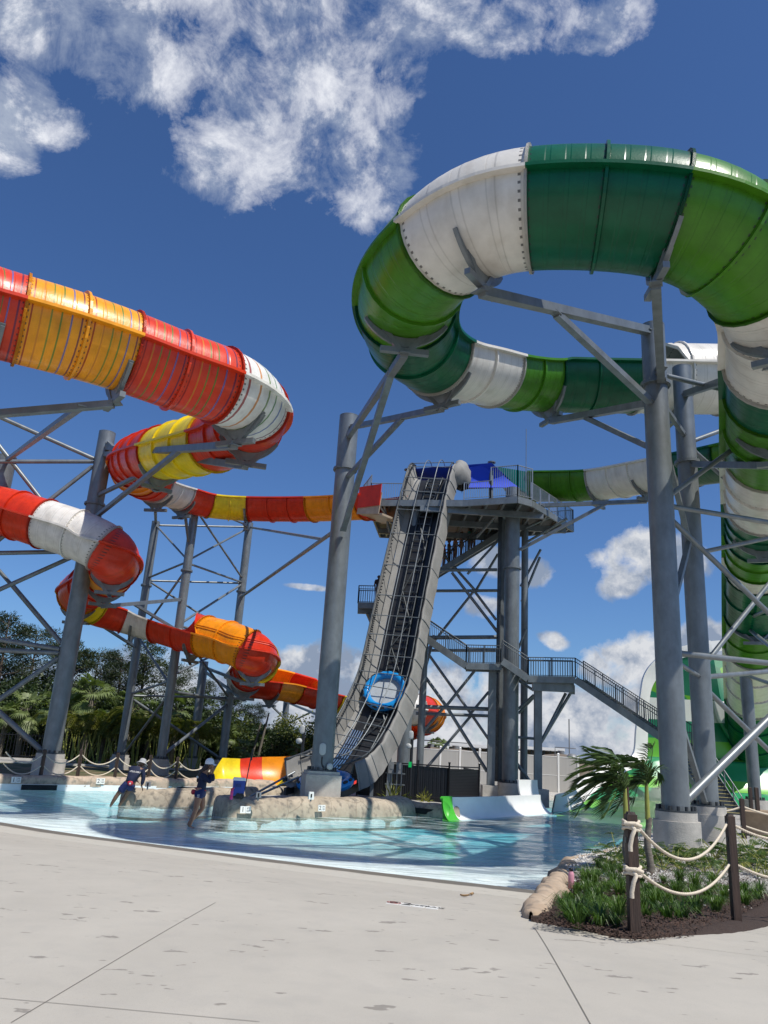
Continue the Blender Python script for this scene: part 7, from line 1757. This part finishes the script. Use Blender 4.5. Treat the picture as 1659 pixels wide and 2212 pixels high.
bent_palm(bA,1702,.07,.05,'wind-blown young palm with fronds swept left, behind the near rope post',[
 [(1335,1672,0),(1305,1660,-.1),(1262,1665,-.2),(1228,1684,-.2)],[(1338,1675,.2),(1310,1675,.3),(1270,1690,.3),(1226,1712,.3)],[(1338,1685,0),(1310,1685,-.1),(1270,1708,-.1),(1229,1741,-.2)],[(1336,1690,.2),(1312,1705,.2),(1290,1725,.3),(1272,1745,.3)],
 [(1340,1700,0),(1328,1718,-.1),(1316,1742,-.2),(1306,1764,-.2)],[(1342,1665,.1),(1325,1645,.1),(1295,1630,.2),(1255,1632,.3)],[(1342,1670,0),(1330,1655,-.3),(1300,1645,-.4),(1250,1660,-.5)],[(1338,1680,.3),(1300,1672,.5),(1262,1680,.6),(1240,1700,.7)],[(1345,1660,0),(1335,1640,0),(1318,1622,.1),(1285,1612,.2)]],52,0)
# dark slender stem beside it
b=MB(); b.tube([bA+V((.09,.05,0)),V((bA.x+.07,bA.y+.05,zat(bA.x,bA.y,1700)))],[.04,.028],8); tag(b.build('palm_stem',mat('dark_stem',(.06,.03,.025),.6)),'slender dark stem right against the left palm trunk','stem')
# lobed-leaf philodendrons
def lobed_leaf(b,c,d,up_,L_,r):
    d=d.normalized(); s=d.cross(up_).normalized(); n=s.cross(d)
    k=7; 
    for i in range(k):
        f=i/(k-1); base=c+d*L_*f*.85-n*.05*L_*f*f; ll=L_*.55*math.sin(PI*(.22+.68*f))**.8
        for sg in (-1,1):
            dd=(s*sg*1.0+d*(.25+.5*f)-n*.12).normalized(); w_=L_*.09; m_=base+dd*ll*.55; e=base+dd*ll-n*ll*.18
            b.add([base-d*w_*.4,base+d*w_*.5,m_+d*w_*.62,e,m_-d*w_*.5],[(0,1,2,3,4)],smooth=False)
    e=c+d*L_*1.08-n*L_*.08; b.add([c,c+d*L_*.6+s*L_*.07,e,c+d*L_*.6-s*L_*.07],[(0,1,2,3)],smooth=False)
def philo(seed,n,sc,label='x'):
    r=random.Random(seed); t=thing('lobed_leaf_plant',(0,0,0),label,'foliage plant','lobed-leaf plants in the planting bed'); st=MB(); lf=MB()
    for i in range(n):
        a=2*PI*i/n+r.uniform(-.4,.4); el=r.uniform(.35,1.3); L_=r.uniform(.25,.5)*sc; d=V((math.cos(a)*math.cos(el),math.sin(a)*math.cos(el),math.sin(el))); e=d*L_; st.tube([V((0,0,0)),e*.5+V((0,0,.04)),e],[.008,.007,.005],5)
        ld=V((math.cos(a),math.sin(a),r.uniform(-.5,.3))); lobed_leaf(lf,e,ld,V((0,0,1)),r.uniform(.18,.3)*sc,r)
    st.build('stem',M['stem_green'],t); lf.build('leaves',M['philo'],t); return t
phs=[philo(61,13,1.),philo(62,10,1.),philo(63,15,.8)]
def clump(seed,n,h,label='x'):
    r=random.Random(seed); t=None; b=MB()
    for i in range(n):
        a=r.uniform(0,6.28); o=V((math.cos(a),math.sin(a),0)); L_=h*r.uniform(.6,1.1); out=r.uniform(.15,.75); w_=r.uniform(.008,.014); s=V((-o.y,o.x,0))*w_/2; b0=o*r.uniform(0,.05)
        pts=[b0,b0+o*out*L_*.3+V((0,0,L_*.5)),b0+o*out*L_*.75+V((0,0,L_*.78)),b0+o*out*L_*1.2+V((0,0,L_*(.85-out*.55)))]
        vs=[];
        for k,p in enumerate(pts): q=1-.85*(k/3)**2; vs+= [p-s*q,p+s*q]
        b.add(vs,[(0,1,3,2),(2,3,5,4),(4,5,7,6)],smooth=False)
    o=b.build('lily_turf',M['grassy']); tag(o,'x','grass clump','grassy clumps planted in the mulch'); return o
cls=[clump(71,95,.30),clump(72,80,.34),clump(73,110,.26)]
def inbed(u,v):
    return gp(u,v,lambda x,y:zb(x,y))
cells=[]
rows_=[(2003,[1250,1292,1335]),(1990,[1228,1262,1300,1343,1400,1440,1478]),(1975,[1222,1250,1282,1318,1395,1425,1462,1500,1540]),(1958,[1232,1262,1292,1328,1388,1420,1452,1490,1525,1560,1615]),(1943,[1245,1272,1300,1335,1392,1425,1458,1495,1530,1565,1605,1640]),(1930,[1250,1280,1310,1342,1400,1432,1468,1500,1535,1570,1610,1645]),(1915,[1262,1290,1320,1345,1385,1440,1475,1545]),(1902,[1268,1295,1325]),(1890,[1282,1310,1335]),(1880,[1295,1320])]
us=set(); cnt=0
def whereis(u,v):
    a='left of the near post' if u<1352 else ('between the two near posts' if u<1580 else 'right of the second near post')
    return a
rown={2003:'front row',1990:'second row',1975:'third row',1958:'fourth row',1943:'fifth row',1930:'sixth row',1915:'seventh row',1902:'eighth row',1890:'ninth row',1880:'rearmost row'}
ordn=['first','second','third','fourth','fifth','sixth','seventh','eighth','ninth','tenth','eleventh','twelfth']
for v,uu in rows_:
    for j,u in enumerate(uu):
        p=inbed(u+rv.uniform(-6,6),v+rv.uniform(-3,3)); p.z=bedz(p); k=rv.randrange(3); first=k not in us; us.add(k)
        o=cls[k] if first else cls[k].copy()
        if not first: COL.objects.link(o)
        o.location=p-V((0,0,.02)); o.rotation_euler=(rv.uniform(-.1,.1),-.12+rv.uniform(-.1,.1),rv.uniform(0,6.28)); s_=rv.uniform(.7,1.25); o.scale=(s_*1.15,s_*1.15,s_*rv.uniform(.8,1.05))
        o['label']='grassy clump, %s in the %s of the bed, %s'%(ordn[j],rown[v],whereis(u,v)); o['category']='grass clump'; o['group']='grassy clumps planted in the mulch'
us=set()
ph=[(1335,1862,0,1.5),(1352,1870,1,1.2),(1310,1868,2,.9),(1372,1868,0,1.1),(1385,1882,2,1.),(1422,1862,1,1.1),(1450,1868,0,1.15),(1482,1860,2,1.2),(1512,1862,1,1.2),(1538,1868,0,1.2),(1560,1880,2,1.),(1598,1862,1,1.3),(1622,1870,0,1.3),(1648,1855,2,1.4),(1632,1890,1,1.1),(1655,1900,0,1.1),(1472,1885,2,.9),(1520,1890,1,.9),(1618,1838,1,1.6),(1432,1885,0,.85),(1395,1855,2,1.2),(1405,1872,0,1.1),(1438,1872,2,1.2),(1463,1878,1,1.1),(1495,1876,0,1.2),(1530,1880,2,1.1),(1548,1858,0,1.3),(1575,1868,1,1.3),(1610,1880,2,1.2),(1640,1872,0,1.3),(1660,1880,1,1.4),(1545,1900,0,1.),(1360,1885,1,1.1),(1320,1880,0,1.)]
pn=['tallest, held up over the pool left of the near post','behind the near post','at the pool edge left of the near post','just right of the near post','at the foot of the right palm trunk','left in front of the near thick column footing','in front of the near column footing','right in front of the near column footing','between the two column footings','in front of the second column footing','behind the second near post','right of the second near post, rear','right of the second near post, middle','at the right edge, rear','right of the second near post, front','at the right edge, front','low, below the upper rope','low, left of the second near post','with the biggest leaf beside the dark rear post','low, between palm trunk and footing','at the left edge of the near column footing','just right of the right palm trunk','right of the palm trunk, second one','in the middle of the bed under the upper rope','under the middle of the upper rope','under the right half of the upper rope','close to the second column footing','just left of the second near post, rear','just right of the second near post','near the right edge, middle','cut by the right edge','low, just left of the second near post','just behind the left palm trunk','left of the near post, low']
for (u,v,k,s_),nm in zip(ph,pn):
    p=inbed(u,v); p.z=bedz(p); putcopy(phs[k],k not in us,p-V((0,0,.02)),rv.uniform(0,6.28),s_*.92,'dark green lobed-leaf plant '+nm); us.add(k)
# weeds by the black fence
def weed(u,v,s_,nm):
    r=random.Random(int(u)); b=MB(); p=PZ(u,v,.35)
    for i in range(90):
        o=rdir(r); o.z=abs(o.z)*1.6; leafquad(b,p+o*.28*s_*r.random(),o,rdir(r),.16*s_,.05)
    tag(b.build('weed',M['areca']),nm,'weed')
weed(846,1730,1.9,'taller yellow-green weed in front of the switch boxes'); weed(917,1732,1.2,'small weed at the foot of the black fence'); weed(880,1734,.9,'lowest weed by the black sensor mast')
# mulch chips
b=MB(); r=random.Random(5)
FRT=[(1147,1999),(1250,2013),(1367,2031),(1480,2019),(1592,1990),(1659,1952),(1740,1900)]; LFT=[(1864,1246),(1884,1220),(1905,1208),(1945,1186),(1996,1152),(2040,1147)]
n_=0
while n_<16000:
    u=r.uniform(1150,1700); v=r.uniform(1872,2034)
    if v>lerpc(FRT,u)-2 or u<lerpc(LFT,v)+6: continue
    p=inbed(u,v); n_+=1; p.z=bedz(p)
    L_=r.uniform(.02,.055); w_=r.uniform(.008,.018); d=rdir(r); d.z*=.35; d.normalize(); s=d.cross(V((r.uniform(-.4,.4),r.uniform(-.4,.4),1))).normalized(); c=p+V((0,0,r.uniform(.012,.05)))
    b.add([c-d*L_/2-s*w_/2,c+d*L_/2-s*w_/2,c+d*L_/2+s*w_/2,c-d*L_/2+s*w_/2],[(0,1,2,3)],smooth=False)
tag(b.build('mulch_chips',M['mulch']),'dark brown bark chips covering the planting bed','mulch',kind='stuff')
g('pebble',(.7,.68,.64),.8,0,3,noise_a=.2)
b=MB()
for i in range(5000):
    t=r.uniform(.2,.75); p=bedpt(t,r.random()*.9); 
    if p.y<15.5+r.uniform(-1,2) : continue
    q=r.uniform(.015,.04); ex=rdir(r)*q; ey=ex.cross(rdir(r)); ey=ey.normalized()*q*.8; ez=ex.cross(ey).normalized()*q*.7
    b.add([p+ex,p-ex,p+ey,p-ey,p+ez,p-ez],[(0,2,4),(2,1,4),(1,3,4),(3,0,4),(2,0,5),(1,2,5),(3,1,5),(0,3,5)],smooth=False)
tag(b.build('white_gravel',M['pebble']),'white gravel around the column footings','gravel',kind='stuff')
# ---------------------------------------------------------------- small fittings belong to the part they sit on
def under(th,child,par):
    ps=[c for c in th.children if c.name.split('.')[0]==par]
    if not ps: return
    cs=[c for c in th.children if c.name.split('.')[0]==child]
    for c in cs:
        def cen(o): 
            b=o.bound_box; return sum((V(x) for x in b),V((0,0,0)))/8
        p=min(ps,key=lambda q:(cen(q)-cen(c)).length) if len(ps)>1 else ps[0]
        inv=p.matrix_parent_inverse.copy(); c.matrix_parent_inverse=(inv@p.matrix_basis).inverted()@c.matrix_parent_inverse; c.parent=p
for th in [o for o in list(bpy.data.objects) if o.parent is None and o.type=='EMPTY']:
    for ch_n,pa_n in (('grip','tube'),('lens','housing'),('numeral','tile'),('rule_lines','tile'),('lettering','tile'),('lettering','shirt'),('badge','shirt'),('badge','hip_pack'),('shorts_print','shorts'),('pictogram','plate'),('eye_bolts','timber'),('nosing','treads'),('grille','opening'),('cap_rail','panel'),('hatch','shell'),('no_diving_ring','tile'),('no_diving_figure','tile'),('recess_handle','body'),('soil','pot'),('brim','cap')):
        under(th,ch_n,pa_n)
